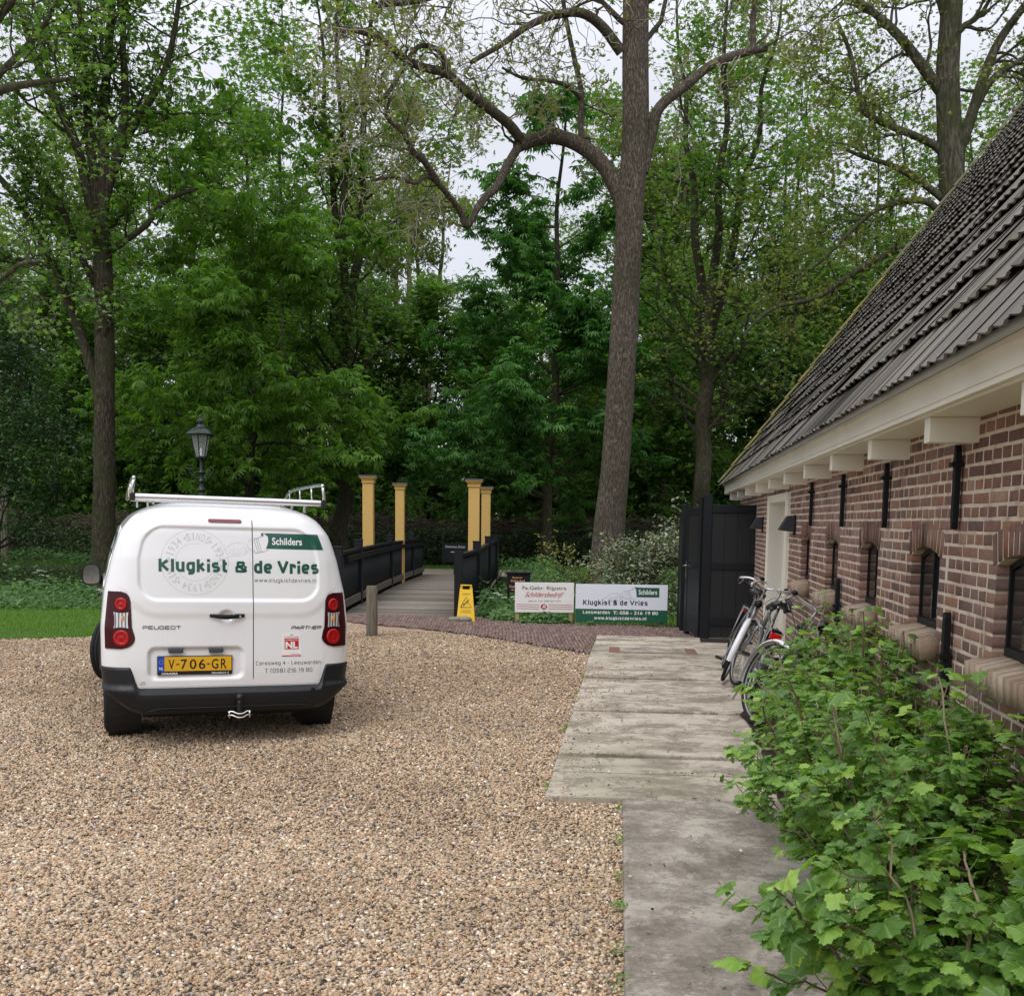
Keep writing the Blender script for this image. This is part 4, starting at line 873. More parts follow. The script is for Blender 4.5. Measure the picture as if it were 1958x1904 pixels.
# door handle
mb = MB(); P = []
for i in range(17):
    u = i / 16; x = -0.158 + 0.25 * u; h = 0.011 + 0.007 * math.sin(math.pi * min(1, u * 1.1)) + (0.003 if u > .7 else 0); y = float(VS(x, .98)) - 0.010 - 0.020 * math.sin(math.pi * u); zc = 0.984 - 0.012 * u * 0 + 0.004 * math.cos(u * 6.28)
    for a in np.linspace(0, 2 * math.pi, 9)[:-1]: P.append((x, y + 0.008 * math.cos(a), zc + h * math.sin(a)))
mb.add(P, [(i * 8 + k, i * 8 + (k + 1) % 8, (i + 1) * 8 + (k + 1) % 8, (i + 1) * 8 + k) for i in range(16) for k in range(8)] + [tuple(range(8)), tuple(range(128, 136))[::-1]]); hd = mb.build('door_handle', BLACK, van, smooth=True)
mb = MB(); mb.lathe([(0.0095, 0.0), (0.0095, 0.012), (0.0, 0.013)], 16, (0.062, float(VS(.06, .98)) - 0.016, 0.983), rotx(math.pi / 2)); mb.build('lock', CHROME, hd, smooth=True, auto=40)
# high brake lamp
mb = MB(); n = 24
for j, (gx, dy) in enumerate(((1.0, 0.002), (1.0, -0.006), (0.88, -0.009))):
    for i in range(n): a = 2 * math.pi * i / n; x = -0.040 + (0.108 * math.copysign(1, math.cos(a)) + 0.013 * math.cos(a)) * (gx if j == 2 else 1); z = 1.687 + 0.013 * math.sin(a) * gx; mb.V.append(vrear(x, z, -dy + 0.003))
mb.n = 3 * n; mb.F = [(j * n + i, j * n + (i + 1) % n, (j + 1) * n + (i + 1) % n, (j + 1) * n + i) for j in range(2) for i in range(n)] + [tuple(2 * n + i for i in range(n))]; mb.M = [0] * len(mb.F)
mb.build('brake_lamp', simple('dark_red_lens', (0.17, 0.004, 0.008), 0.15, coat=0.6), van)
# tail lamps
DRED = simple('smoked_red', (0.045, 0.003, 0.006), 0.16, spec=0.25, coat=0.12); 
t = NT('red_lens'); vo = t.n('TexVoronoi'); vo.inputs['Scale'].default_value = 90; t.l(t.obj(), vo.inputs['Vector']); RLENS = t.bsdf(t.mix(t.noise(25, 3), (0.22, 0.003, 0.004), (0.52, 0.006, 0.006)), 0.2, 0, t.bump(vo.outputs['Distance'], 0.3, 0.004), 0.3, 0.15)
t = NT('clear_lens'); wv = t.n('TexWave'); wv.inputs['Scale'].default_value = 14; wv.bands_direction = 'X'; wv.inputs['Distortion'].default_value = 2; t.l(t.obj(), wv.inputs[0]); c = t.mix(wv.outputs['Fac'], (0.10, 0.09, 0.09), (0.72, 0.72, 0.74)); CLENS = t.bsdf(c, 0.12, 0.3, None, 0.6, 0.8)
AMB = simple('amber_bulb', (0.75, 0.30, 0.05), 0.2, coat=0.6)
for sx in (-1, 1):
    zz = np.linspace(0.745, 1.158, 34)
    xin = np.interp(zz, [.745, .755, .775, .80, .82, .85, .875, .90, 1.09, 1.125, 1.145, 1.158], [.765, .725, .695, .680, .677, .681, .690, .697, .705, .715, .73, .765])
    V = []; nu = 26
    for z, xi in zip(zz, xin):
        ui = math.asin(min(1, xi / float(vw(z))) ** 3) * 2 / math.pi; uu = np.linspace(ui, 0.70, nu); X, Y = vring(uu, z, 0.008); V.append(np.stack([sx * X, Y, np.full(nu, z)], 1))
    V = np.array(V); V2 = V.copy(); V2[..., 1] += 0.03; V2[..., 0] *= 0.985
    idx = np.arange(34 * nu).reshape(34, nu); m = 34 * nu; rim = np.concatenate([idx[0, :-1], idx[:-1, -1], idx[-1, :0:-1], idx[:0:-1, 0]]); r2 = np.roll(rim, -1)
    tl = np_mesh('tail_lamp', np.concatenate([V.reshape(-1, 3), V2.reshape(-1, 3)]), [np.stack([idx[:-1, :-1], idx[:-1, 1:], idx[1:, 1:], idx[1:, :-1]], -1).reshape(-1, 4), np.stack([r2, rim, rim + m, r2 + m], 1)], DRED, van, True); tl.data.set_sharp_from_angle(angle=math.radians(40))
    if sx < 0:
        for p in tl.data.polygons: p.flip()
    for (cx, cz, r, zr) in ((0.765, 1.068, 0.040, 0.048), (0.765, 0.823, 0.054, 0.060)):
        mb = MB(); n = 26; prof = [(1.0, 0.008), (1.0, 0.0125), (0.9, 0.017), (0.62, 0.020), (0.58, 0.016), (0.50, 0.015), (0.0, 0.024)]
        for rr, o in prof:
            for i in range(n):
                a = 2 * math.pi * i / n; x = cx + r * rr * math.cos(a); z = cz + zr * rr * math.sin(a)
                u = math.asin(min(0.9999, x / float(vw(z))) ** 3) * 2 / math.pi; X, Y = vring(np.array([u]), z, o); mb.V.append((sx * float(X[0]), float(Y[0]), z))
        mb.n = n * len(prof); mb.F = [(j * n + i, j * n + (i + 1) % n, (j + 1) * n + (i + 1) % n, (j + 1) * n + i) for j in range(len(prof) - 1) for i in range(n)]; mb.M = [0] * len(mb.F); mb.build('red_lens', RLENS, tl, smooth=True)
    mb = MB(); nu, nv = 10, 10
    for j in range(nv + 1):
        for i in range(nu + 1):
            u = i / nu - .5; v = j / nv - .5; x = 0.765 + u * 0.086 * (1 + 0.5 * v * v); z = 0.953 + v * (0.104 + 0.05 * u * u)
            uu = math.asin(min(0.9999, x / float(vw(z))) ** 3) * 2 / math.pi; X, Y = vring(np.array([uu]), z, 0.013); mb.V.append((sx * float(X[0]), float(Y[0]), z))
    mb.n = 121; mb.F = [(j * 11 + i, j * 11 + i + 1, (j + 1) * 11 + i + 1, (j + 1) * 11 + i) for j in range(10) for i in range(10)]; mb.M = [0] * 100; mb.build('clear_lens', CLENS, tl, smooth=True)
    x = 0.752; u = math.asin((x / float(vw(.965))) ** 3) * 2 / math.pi; X, Y = vring(np.array([u]), .965, 0.014); mb = MB(); mb.sphere((sx * float(X[0]) + (-.0 if sx < 0 else .01), float(Y[0]), .965), 0.013, 12, 8, (1, .15, 1.6)); mb.build('indicator_bulb', AMB, tl, smooth=True)
# rear bumper
def bump_pt(u, v):
    a = abs(u); s = 1 if u >= 0 else -1
    xr = a if a < 1 else 1
    xa = float(vring(np.array([min(a, 1)]), 0.5)[0][0])
    ztop = 0.462 + 0.160 * float(sstep(0.655, 0.70, xa)) - 0.02 * (a > 1.25) ; zb = 0.262 + 0.17 * max(0, (xa - 0.60) / 0.305) ** 2.2
    z = zb + (ztop - zb) * v
    zc = max(z, 0.31)
    o = float(np.interp(v, [0, .06, .2, .62, .78, .86, 0.97, 1], [-.03, .02, .040, .052, .050, .030, .010, -.02])) if xa < 0.66 else float(np.interp(z, [.26, .30, .42, .455, .47, .60, .63], [-.02, .035, .052, .050, .022, .014, -.015]))
    w_ = float(sstep(0.60, 0.72, xa)); o1 = float(np.interp(v, [0, .06, .2, .62, .78, .86, 0.97, 1], [-.03, .02, .040, .052, .050, .030, .010, -.02])); o2 = float(np.interp(z, [zb, zb + .04, .43, .455, .475, ztop - .02, ztop], [-.02, .03, .050, .048, .020, .012, -.015])); o = o1 * (1 - w_) + o2 * w_
    o *= 1 - .55 * float(sstep(.6, 1.0, a)); X, Y = vring(np.array([a]), zc, o); return (s * float(X[0]), float(Y[0]), z)
us_ = np.unique(np.concatenate([np.linspace(-1, 1, 141), np.linspace(1, 1.24, 8), -np.linspace(1, 1.24, 8)])); vs_ = np.unique(np.concatenate([np.linspace(0, 1, 19), [0.03, .72, .75, .82, .9, .97]]))
mb = MB(); nu, nv = len(us_), len(vs_)
mb.V = [bump_pt(u, v) for u in us_ for v in vs_]; mb.n = nu * nv; mb.F = [(i * nv + j, (i + 1) * nv + j, (i + 1) * nv + j + 1, i * nv + j + 1) for i in range(nu - 1) for j in range(nv - 1)]; mb.M = [0] * len(mb.F)
bp_ = mb.build('rear_bumper', PLASTIC, van, smooth=True, auto=60)
mb = MB(); P = [(x, -0.046 - 0.006 + 0.02 * max(0, abs(x) - .5) ** 1.5 * 4, 0.322 - 0.006 + (0.0 if abs(x) < .52 else -0.03 * (abs(x) - .52) / .1)) for x in np.linspace(-0.60, 0.60, 40)]; mb.tube(P, 0.004, 6); mb.build('bumper_crease', PLASTIC, bp_, smooth=True)
mb = MB(); mb.lathe([(0.018, 0), (0.018, 0.003), (0.0, 0.003)], 18, (0.60, -0.044, 0.425), rotx(math.pi / 2)); mb.build('tow_eye_cover', PLASTIC, bp_)
# tow ball with shackle
mb = MB(); mb.tube(smooth_path([(0.045, 0.25, 0.22), (0.045, 0.05, 0.215), (0.045, -0.09, 0.235), (0.045, -0.115, 0.29), (0.045, -0.115, 0.37)], 5), 0.019, 10); mb.sphere((0.045, -0.115, 0.392), 0.028, 14, 10); tb = mb.build('tow_ball', simple('greased_steel', (0.03, 0.024, 0.022), 0.35, 0.5), van, smooth=True)
mb = MB()
for z in (0.290, 0.262): mb.tube(smooth_path([(-0.04, -0.135, z), (-0.01, -0.14, z + .004), (0.02, -0.155, z - 0.008), (0.045, -0.16, z - .012), (0.07, -0.155, z - .008), (0.10, -0.14, z + .004), (0.125, -0.135, z)], 4), 0.006, 6)
for x in (-0.03, 0.115): mb.tube([(x, -0.138, 0.245), (x, -0.138, 0.297)], 0.006, 6)
mb.build('shackle', CHROME, tb, smooth=True)
# wheels
t = NT('tyre'); wv = t.n('TexWave'); wv.inputs['Scale'].default_value = 18; wv.inputs['Distortion'].default_value = 1; t.l(t.obj(), wv.inputs[0]); TYRE = t.bsdf((0.014, 0.014, 0.015), 0.8, 0, t.bump(wv.outputs['Fac'], 0.5, 0.004), 0.3)
def wheel(x, y, steer, name='wheel'):
    e = MB(); prof = [(0.19, -0.085), (0.24, -0.103), (0.295, -0.100), (0.318, -0.085), (0.325, -0.068), (0.325, -0.05), (0.318, -0.047), (0.318, -0.040), (0.326, -0.037), (0.327, -0.012), (0.319, -0.009), (0.319, 0.0), (0.327, 0.003), (0.327, 0.028), (0.318, 0.031), (0.318, 0.040), (0.325, 0.043), (0.324, 0.068), (0.316, 0.085), (0.295, 0.100), (0.24, 0.103), (0.19, 0.085)]
    R = rotz(steer) @ roty(math.pi / 2); e.lathe(prof, 48, (x, y, 0.325), R); w = e.build(name, TYRE, van, smooth=True, auto=35)
    sgn = 1 if x > 0 else -1; e = MB()
    e.lathe([(0.0, sgn * .055), (0.03, sgn * .06), (0.05, sgn * .045), (0.09, sgn * .04), (0.125, sgn * .065), (0.16, sgn * .055), (0.178, sgn * .03), (0.185, sgn * .08), (0.20, sgn * .092), (0.21, sgn * .088)], 32, (x, y, 0.325), R); e.build('rim', simple('steel_grey', (0.20, 0.20, 0.20), 0.4, 0.6), w, smooth=True); return w
wheel(-0.79, 0.80, 0); wheel(0.785, 0.80, 0); wheel(-0.80, 3.50, math.radians(-29)); wheel(0.74, 3.53, math.radians(-27))
# underbody keeps the space below dark and solid
mb = MB(); mb.bx(-0.62, 0.62, 0.25, 4.1, 0.20, 0.32); mb.tube([(-.75, .8, .3), (.75, .8, .3)], 0.04, 8); mb.build('chassis', simple('underbody', (0.012, 0.012, 0.012), 0.9), van)
for ya in (0.80, 3.53):
    for sx in (-1, 1): mb = MB(); mb.lathe([(0.372, -.24 if sx > 0 else .0), (0.372, .0 if sx > 0 else .24)], 32, (sx * 0.86 - sx * 0.0, ya, 0.32), roty(math.pi / 2)); mb.build('arch_liner', RUBBER, van)
# wing mirror
mb = MB(); cxm, czm = -1.005, 1.125
def sup(a, rx, rz, p=3.2): c, s = math.cos(a), math.sin(a); return (math.copysign(abs(c) ** (2 / p), c) * rx, math.copysign(abs(s) ** (2 / p), s) * rz)
rs = [(1.0, 2.98), (1.0, 3.03), (0.9, 3.10), (0.6, 3.15), (0.05, 3.165)]; n = 28
for k, y in rs: mb.V += [(cxm + sup(2 * math.pi * i / n, .086, .106)[0] * k * (1 - 0.10 * math.sin(2 * math.pi * i / n)), y, czm + sup(2 * math.pi * i / n, .086, .106)[1] * k) for i in range(n)]
mb.n = n * 5; mb.F = [(j * n + i, j * n + (i + 1) % n, (j + 1) * n + (i + 1) % n, (j + 1) * n + i) for j in range(4) for i in range(n)] + [tuple(range(n))[::-1]]; mb.M = [0] * len(mb.F)
mb.tube([(-0.93, 3.08, 1.07), (-0.86, 3.12, 1.05)], [0.045, 0.05], 10); mi = mb.build('wing_mirror', PLASTIC, van, smooth=True, auto=40)
mb = MB(); mb.V = [(cxm + sup(2 * math.pi * i / n, .072, .092)[0] * (1 - 0.10 * math.sin(2 * math.pi * i / n)), 2.978, czm + sup(2 * math.pi * i / n, .072, .092)[1]) for i in range(n)]; mb.n = n; mb.F = [tuple(range(n))]; mb.M = [0]; mb.build('mirror_glass', simple('mirror_glass', (0.42, 0.47, 0.52), 0.08, 1.0, var=0.02), mi)
mb = MB(); mb.V = [(-cxm - sup(2 * math.pi * i / n, .086, .106)[0] * k, y, czm + sup(2 * math.pi * i / n, .086, .106)[1] * k) for k, y in rs for i in range(n)]; mb.n = n * 5; mb.F = [(j * n + i, (j + 1) * n + i, (j + 1) * n + (i + 1) % n, j * n + (i + 1) % n) for j in range(4) for i in range(n)] + [tuple(range(n))]; mb.M = [0] * len(mb.F); mb.tube([(0.93, 3.08, 1.07), (0.86, 3.12, 1.05)], [0.045, 0.05], 10); mb.build('wing_mirror', PLASTIC, van, smooth=True, auto=40)
# left flank: pressed panel with green flash and lettering, door handle, rub line
def flank(y, z, off=0.004): return (-float(vw(z)) - off, y, z)
mb = MB(); nu, nv = 10, 8; mb.V = [flank(0.55 + 1.35 * i / nu + 0.10 * j / nv, 1.40 + 0.17 * j / nv) for j in range(nv + 1) for i in range(nu + 1)]; mb.n = 99; mb.F = [(j * 11 + i, (j + 1) * 11 + i, (j + 1) * 11 + i + 1, j * 11 + i + 1) for j in range(8) for i in range(10)]; mb.M = [0] * 80; sf = mb.build('side_banner', GREEN, van)
mb = MB(); lettering(mb, 'Schilders', (-1.60, -0.80, 1.43, 1.53), lambda x, z: flank(-x, z, 0.006), bold=0.02); mb.build('side_banner_word', WHITEV, sf)
mb = MB(); lettering(mb, 'Klugkist & de Vries', (-2.3, -0.50, 1.21, 1.32), lambda x, z: flank(-x, z, 0.005), bold=0.028); mb.build('side_lettering', GREEN, van)
mb = MB(); mb.tube([flank(0.5, 1.165, 0.003), flank(1.4, 1.165, 0.004), flank(2.7, 1.15, .004)], 0.006, 6)
mb.tube([flank(0.46, 1.165, 0.002), flank(0.52, 1.36, .002), flank(0.66, 1.60, .002), flank(1.6, 1.62, .002), flank(2.3, 1.60, .002)], 0.005, 6); mb.build('side_pressing', WHITE, van, smooth=True)
mb = MB(); mb.tube([flank(1.55, 1.03, 0.03), flank(1.72, 1.03, 0.03)], 0.014, 8); mb.tube([flank(0.4, 0.55, .004), flank(3.0, 0.55, .004)], 0.02, 6); mb.build('side_trim', PLASTIC, van, smooth=True)
mb = MB(); nu = 12; mb.V = [flank(2.0 + 1.0 * i / nu - (0.0 if j == 0 else max(0, 0.4 * (i / nu) - .0)), 1.16 + 0.40 * j, 0.003) for j in range(2) for i in range(nu + 1)]; mb.n = 2 * (nu + 1); mb.F = [(i, nu + 1 + i, nu + 2 + i, i + 1) for i in range(nu)]; mb.M = [0] * nu; mb.build('cab_window', GLASS, van)
mb = MB(); mb.add([(-.72, 3.36, 1.12), (.72, 3.36, 1.12), (.60, 2.62, 1.66), (-.60, 2.62, 1.66)], [(0, 1, 2, 3)]); mb.build('windscreen', GLASS, van)
for sx in (-1, 1): mb = MB(); mb.sphere((sx * 0.70, 4.08, 0.80), 0.16, 12, 8, (1, .9, .7)); mb.build('headlight', CLENS, van, smooth=True)
# roof rack
rack = empty('roof_rack', (0, 0, 0)); rack.parent = van
mb = MB(); mb.tube([(-0.665, 0.28, 1.845), (0.700, 0.28, 1.845)], 0.0245, 14); mb.build('ladder_roller', ALU, rack, smooth=True, auto=40)
mb = MB()
for y in (0.42, 1.25, 2.1): mb.bx(-0.66, 0.70, y - 0.014, y + 0.014, 1.835, 1.862)
mb.build('cross_bar', ALU, rack, bevel=0.003)
for sx, x0 in ((-1, -0.685), (1, 0.722)):
    mb = MB(); xt = x0 + 0.012 * sx * -1
    mb.tube(smooth_path([(x0, 0.28, 1.855), (x0, 0.25, 1.90), (x0 - sx * .01, 0.26, 1.965), (x0 - sx * .01, 0.34, 1.988), (x0 - sx * .01, 1.1, 1.985), (x0 - sx * .01, 1.75, 1.97), (x0, 2.2, 1.90), (x0, 2.4, 1.855)], 6), 0.0125, 8)
    for y in (0.75, 1.3, 1.85): mb.tube([(x0, y, 1.86), (x0 - sx * .01, y, 1.98)], 0.007, 6)
    mb.tube([(x0, 0.26, 1.852), (x0, 2.45, 1.852)], 0.014, 8); mb.build('side_hoop', ALU, rack, smooth=True)
    mb = MB(); mb.bx(x0 - .02, x0 + .02, 0.245, 0.315, 1.815, 1.868); mb.build('end_cap', RUBBER, rack, bevel=0.006)
for x in (-0.650, -0.575, -0.535, 0.41, 0.50, 0.60): mb = MB(); mb.bx(x - 0.007, x + 0.007, 0.38, 0.42, float(1.765 + 0.03 * (abs(x) < .55)), 1.85); mb.build('rack_foot', ALU, rack)

# ================================================================== BRIDGE, SIGNS, GATE AND STREET FURNITURE
YELP = simple('ochre_yellow_paint', (0.60, 0.385, 0.115), 0.45, var=0.06, nscale=3, bump=0.05)
t = NT('deck_board'); v = t.vec((0.6, 5, 5)); c = t.ramp(t.noise(6, 8, 0.7, v), [(0.3, (0.19, 0.165, 0.14)), (0.6, (0.32, 0.285, 0.245)), (0.8, (0.42, 0.39, 0.34))]); c = t.mix(island(t), c, t.mix(1, c, (0.48, 0.46, 0.44), 'MULTIPLY')); DECK = t.bsdf(c, 0.85, 0, t.bump(t.noise(30, 6, .6, v), 0.4, 0.004), 0.2)
BGX, BGY0, BGY1 = -1.83, 17.9, 31.3
BS = 0.022     # the bridge bears slightly right as it goes away
def bg(x, y, z=0.0): return (x + (y - BGY0) * BS, y - BGY0, z + 0.05 * math.sin(math.pi * (y - BGY0) / (BGY1 - BGY0)))
bridge = empty('footbridge', (BGX, BGY0, 0), 0, 'long timber footbridge with black picket railings over the overgrown ditch', 'footbridge')
fb = FB(); q8 = np.array([(0, 3, 2, 1), (4, 5, 6, 7), (0, 1, 5, 4), (1, 2, 6, 5), (2, 3, 7, 6), (3, 0, 4, 7)])
y = BGY0
while y < BGY1:
    y1 = y + 0.135; hwid = 1.16 + random.uniform(-.01, .01); dz = random.uniform(-.003, .003)
    P = [bg(-hwid, y, -.0 + dz), bg(hwid, y, 0.0 + dz), bg(hwid, y1, 0.0 + dz), bg(-hwid, y1, 0.0 + dz)]; P = P + [(a, b, c + 0.045) for a, b, c in P]
    fb.add(np.array(P), q8); y = y1 + 0.008
fb.build('deck', DECK, bridge)
for x in (-0.8, 0.0, 0.8):
    mb = MB(); P = [(*bg(x + dx, yy)[:2], zz) for zz in (-.26, -.005) for dx, yy in ((-.06, BGY0 + .1), (.06, BGY0 + .1), (.06, BGY1 - .1), (-.06, BGY1 - .1))]; mb.hexa(P); mb.build('beam', simple('dark_timber', (0.03, 0.026, 0.022), 0.8), bridge)
GREYB = simple('grey_brown_board', (0.11, 0.095, 0.08), 0.8, var=0.3, nscale=12)
for sx in (-1, 1):
    xr = 1.22 * sx if sx < 0 else 1.10
    def L(x, y, z, sx=sx):
        p = bg(x, y, z); return (p[0] - (0.22 * max(0, 1 - (y - BGY0) / 2.3) if sx > 0 else 0), p[1], p[2])
    rl = MB()
    def bar(mb, x0, x1, y0, y1, z0, z1, m=14):
        for i in range(m):
            a, b = y0 + (y1 - y0) * i / m, y0 + (y1 - y0) * (i + 1) / m
            mb.hexa([L(x0, a, z0), L(x1, a, z0), L(x1, b, z0), L(x0, b, z0), L(x0, a, z1), L(x1, a, z1), L(x1, b, z1), L(x0, b, z1)])
    bar(rl, xr - 0.05, xr + 0.05, BGY0, BGY1, 1.06, 1.12); rl_o = rl.build('railing', BLACK, bridge)
    m2 = MB(); bar(m2, xr + (0.052 if sx < 0 else -0.10), xr + (0.10 if sx < 0 else -0.052), BGY0 + .5, BGY1, 0.93, 1.03); m2.build('hand_rail', BLACK, rl_o)
    m3 = MB(); bar(m3, xr + (0.03 if sx < 0 else -0.06), xr + (0.06 if sx < 0 else -0.03), BGY0 + .3, BGY1, 0.12, 0.26); m3.build('kick_board', GREYB if sx < 0 else BLACK, rl_o)
    fb = FB(); y = BGY0 + 0.08
    while y < BGY1:
        h = 1.06; P = [L(xr - .012, y, -.12), L(xr + .012, y, -.12), L(xr + .012, y + .045, -.12), L(xr - .012, y + .045, -.12), L(xr - .012, y, h), L(xr + .012, y, h), L(xr + .012, y + .045, h), L(xr - .012, y + .045, h)]
        fb.add(np.array(P), q8); y += 0.105
    o = fb.build('pickets', BLACK, rl_o); o['label'] = 'row of black pickets'
    for y in (BGY0 + 0.05, BGY0 + 2.1, BGY0 + 6.4, BGY0 + 10.6):
        mb = MB(); p = L(xr, y, 0); mb.bx(p[0] - .075, p[0] + .075, p[1] - .075, p[1] + .075, -0.6, 1.20 + p[2] + (0.06 if y > BGY0 + 1 else 0)); mb.bx(p[0] - .085, p[0] + .085, p[1] - .085, p[1] + .085, 1.20 + p[2] + (0.06 if y > BGY0 + 1 else 0), 1.225 + p[2] + (0.06 if y > BGY0 + 1 else 0)); mb.build('railing_post', BLACK, bridge, bevel=0.006)
# tall ochre posts with moulded caps
for (X, Y, zt, lab) in ((-3.09, 22.0, 2.62, 'tall ochre post with moulded cap at the near left of the footbridge'), (-0.80, 21.0, 2.53, 'tall ochre post with moulded cap nearest the yellow floor sign'),
                        (-2.91, 26.5, 2.62, 'tall ochre post with moulded cap at the far left of the footbridge'), (-0.69, 26.0, 2.54, 'tall ochre post with moulded cap at the far right of the footbridge')):
    po = empty('bridge_post', (X, Y, -0.75), 0, lab, 'bridge post', 'ochre posts of the footbridge'); w = 0.112; H = zt + 0.75
    mb = MB(); mb.bx(-w, w, -w, w, 0.75 + (0.12 if X > -1.5 else 0.05), H - 0.16); mb.build('shaft', YELP, po, bevel=0.008)
    mb = MB(); mb.bx(-w * .96, w * .96, -w * .96, w * .96, 0, 0.75 + (0.12 if X > -1.5 else 0.05)); mb.build('foot', BLACK, po)
    mb = MB()
    prof = [(w + .004, H - .16), (w + .022, H - .155), (w + .022, H - .14), (w + .010, H - .135), (w + .018, H - .10), (w + .05, H - .055), (w + .062, H - .05), (w + .062, H - .028)]
    for i, (a, z) in enumerate(prof): mb.V += [(-a, -a, z), (a, -a, z), (a, a, z), (-a, a, z)]
    mb.n = 4 * len(prof); mb.F = [(4 * i + k, 4 * i + (k + 1) % 4, 4 * i + 4 + (k + 1) % 4, 4 * i + 4 + k) for i in range(len(prof) - 1) for k in range(4)]; mb.M = [0] * len(mb.F); mb.build('cap', YELP, po)
    mb = MB(); mb.bx(-w - .075, w + .075, -w - .075, w + .075, H - .028, H); mb.build('cap_lead', simple('lead_grey', (0.10, 0.10, 0.105), 0.6), po, bevel=0.004)
# timber bollard
t = NT('weathered_wood'); v = t.vec((6, 6, 0.8)); c = t.ramp(t.noise(5, 8, 0.7, v), [(0.3, (0.085, 0.075, 0.058)), (0.6, (0.19, 0.165, 0.13)), (0.8, (0.27, 0.245, 0.20))]); c = t.mix(t.ramp(t.noise(3, 3), [(.5, (0, 0, 0)), (.65, (.5, .5, .5))]), c, (0.10, 0.12, 0.05)); WOOD = t.bsdf(c, 0.9, 0, t.bump(t.noise(10, 6, .6, v), 0.8, 0.01), 0.15)
mb = MB(); mb.lathe([(0.083, -.2), (0.083, 0.3), (0.080, 0.72), (0.070, 0.745), (0, 0.75)], 18); o = mb.build('timber_bollard', WOOD, None, smooth=True, auto=40); o.location = (-2.04, 14.86, 0); tag(o, 'short round weathered timber bollard at the edge of the gravel', 'bollard')
# painters' sign boards
SGNW = simple('sign_white', (0.80, 0.79, 0.77), 0.35, var=0.02); SGNB = simple('sign_bluish_white', (0.74, 0.77, 0.84), 0.3, var=0.02); SGREEN = simple('sign_green', (0.012, 0.10, 0.052), 0.35); INK = simple('sign_black', (0.02, 0.02, 0.025), 0.4); SRED = simple('sign_red', (0.42, 0.02, 0.03), 0.4)
WSTK = simple('fresh_pine', (0.40, 0.26, 0.14), 0.7, var=0.2, nscale=20)
def signf(mb_off): return lambda x, z: (x, -mb_off, z)
s1 = empty('sign_board', (0.53, 16.9, 0), 0.03, 'white painter sign with black and red lettering and three red lines', 'sign board', 'sign boards beside the bridge')
mb = MB(); mb.bx(-0.487, 0.487, 0, 0.018, 0.205, 0.700); b1 = mb.build('board', SGNW, s1, bevel=0.003)
for x in (-0.445, 0.44): mb = MB(); mb.bx(x - .028, x + .028, 0.0185, 0.06, -0.15, 0.62); mb.build('stake', WSTK, s1)
f = signf(0.002)
mb = MB(); lettering(mb, 'Fa.Gebr. Rijpstra', (-0.365, 0.36, 0.562, 0.640), f, bold=0.004); mb.build('upper_lettering', INK, b1)
mb = MB(); lettering(mb, 'Schildersbedrijf', (-0.325, 0.325, 0.435, 0.545), f, bold=0.004, shear=0.6); mb.build('script_lettering', SRED, b1)
mb = MB(); lettering(mb, 'Jelsum Tel. 058-2571475', (-0.265, 0.27, 0.375, 0.408), f); mb.build('phone_lettering', GREYV, b1)
for x0, x1 in ((-0.46, -0.082), (0.068, 0.462)):
    for k, z in enumerate((0.337, 0.303, 0.268)): mb = MB(); mb.add([f(x0, z - .004), f(x1, z - .004 - .004), f(x1, z + .004 - .004), f(x0, z + .004)], [(0, 1, 2, 3)]); mb.build('red_line', SRED, b1)
mb = MB(); mb.add([f(-.007 + .055 * math.cos(a), .300 + .046 * math.sin(a)) for a in np.linspace(0, 6.283, 25)[:-1]], [tuple(range(24))]); e1 = mb.build('emblem', SRED, b1)
mb = MB(); lettering(mb, 'R', (-0.037, 0.028, 0.272, 0.330), signf(0.0035), bold=0.02, shear=0.3); mb.build('emblem_letter', SGNW, e1)
s2 = empty('sign_board', (1.775, 16.62, 0), -0.02, 'larger white and green painter sign with a hand and brush drawing', 'sign board', 'sign boards beside the bridge')
mb = MB(); mb.bx(-0.745, 0.745, 0, 0.018, 0.085, 0.700); b2 = mb.build('board', SGNB, s2, bevel=0.003)
for x in (-0.715, 0.66): mb = MB(); mb.bx(x - .03, x + .03, 0.0185, 0.06, -0.15, 0.62); mb.build('stake', WSTK if x < 0 else WOOD, s2)
mb = MB(); mb.add([f(-.7455, .084), f(.7455, .084), f(.7455, .288), f(-.7455, .300)], [(0, 1, 2, 3)]); b2g = mb.build('green_band', SGREEN, b2)
mb = MB(); signwrite(mb, 'Klugkist & de Vries', (-0.625, 0.425, 0.362, 0.445), f, 0.20); mb.build('company_name', INK, b2)
mb = MB(); signwrite(mb, 'Leeuwarden', (-0.625, -0.185, 0.218, 0.272), signf(.0035), 0.2); mb.build('town_lettering', WHITEV, b2g)
mb = MB(); lettering(mb, 'T: 058 - 216 19 80', (-0.135, 0.595, 0.212, 0.268), signf(.0035), bold=0.02); mb.build('phone_lettering', WHITEV, b2g)
mb = MB(); signwrite(mb, 'www.klugkistdevries.nl', (-0.44, 0.405, 0.125, 0.175), signf(.0035), 0.22); mb.build('web_address', WHITEV, b2g)
mb = MB(); mb.add([f(.243, .498), f(.608, .498), f(.608, .652), f(.255, .655), (.20, -.002, .665), f(.232, .62)], [(0, 1, 2, 3, 4, 5)]); bb = mb.build('banner', SGREEN, b2)
mb = MB(); lettering(mb, 'Schilders', (0.272, 0.572, 0.540, 0.622), signf(.0035), bold=0.02); mb.build('banner_word', WHITEV, bb)
mb = MB()
for ln in hand:
    P = [(0.243 + (x - 735) / 677 * 0.60, 0.655 - (yy - 355) / 225 * 0.16) for x, yy in ln]; line2d(mb, smooth_path(P, 3), 0.004, f)
mb.build('hand_drawing', simple('outline_grey2', (0.30, 0.30, 0.31), 0.4), b2)
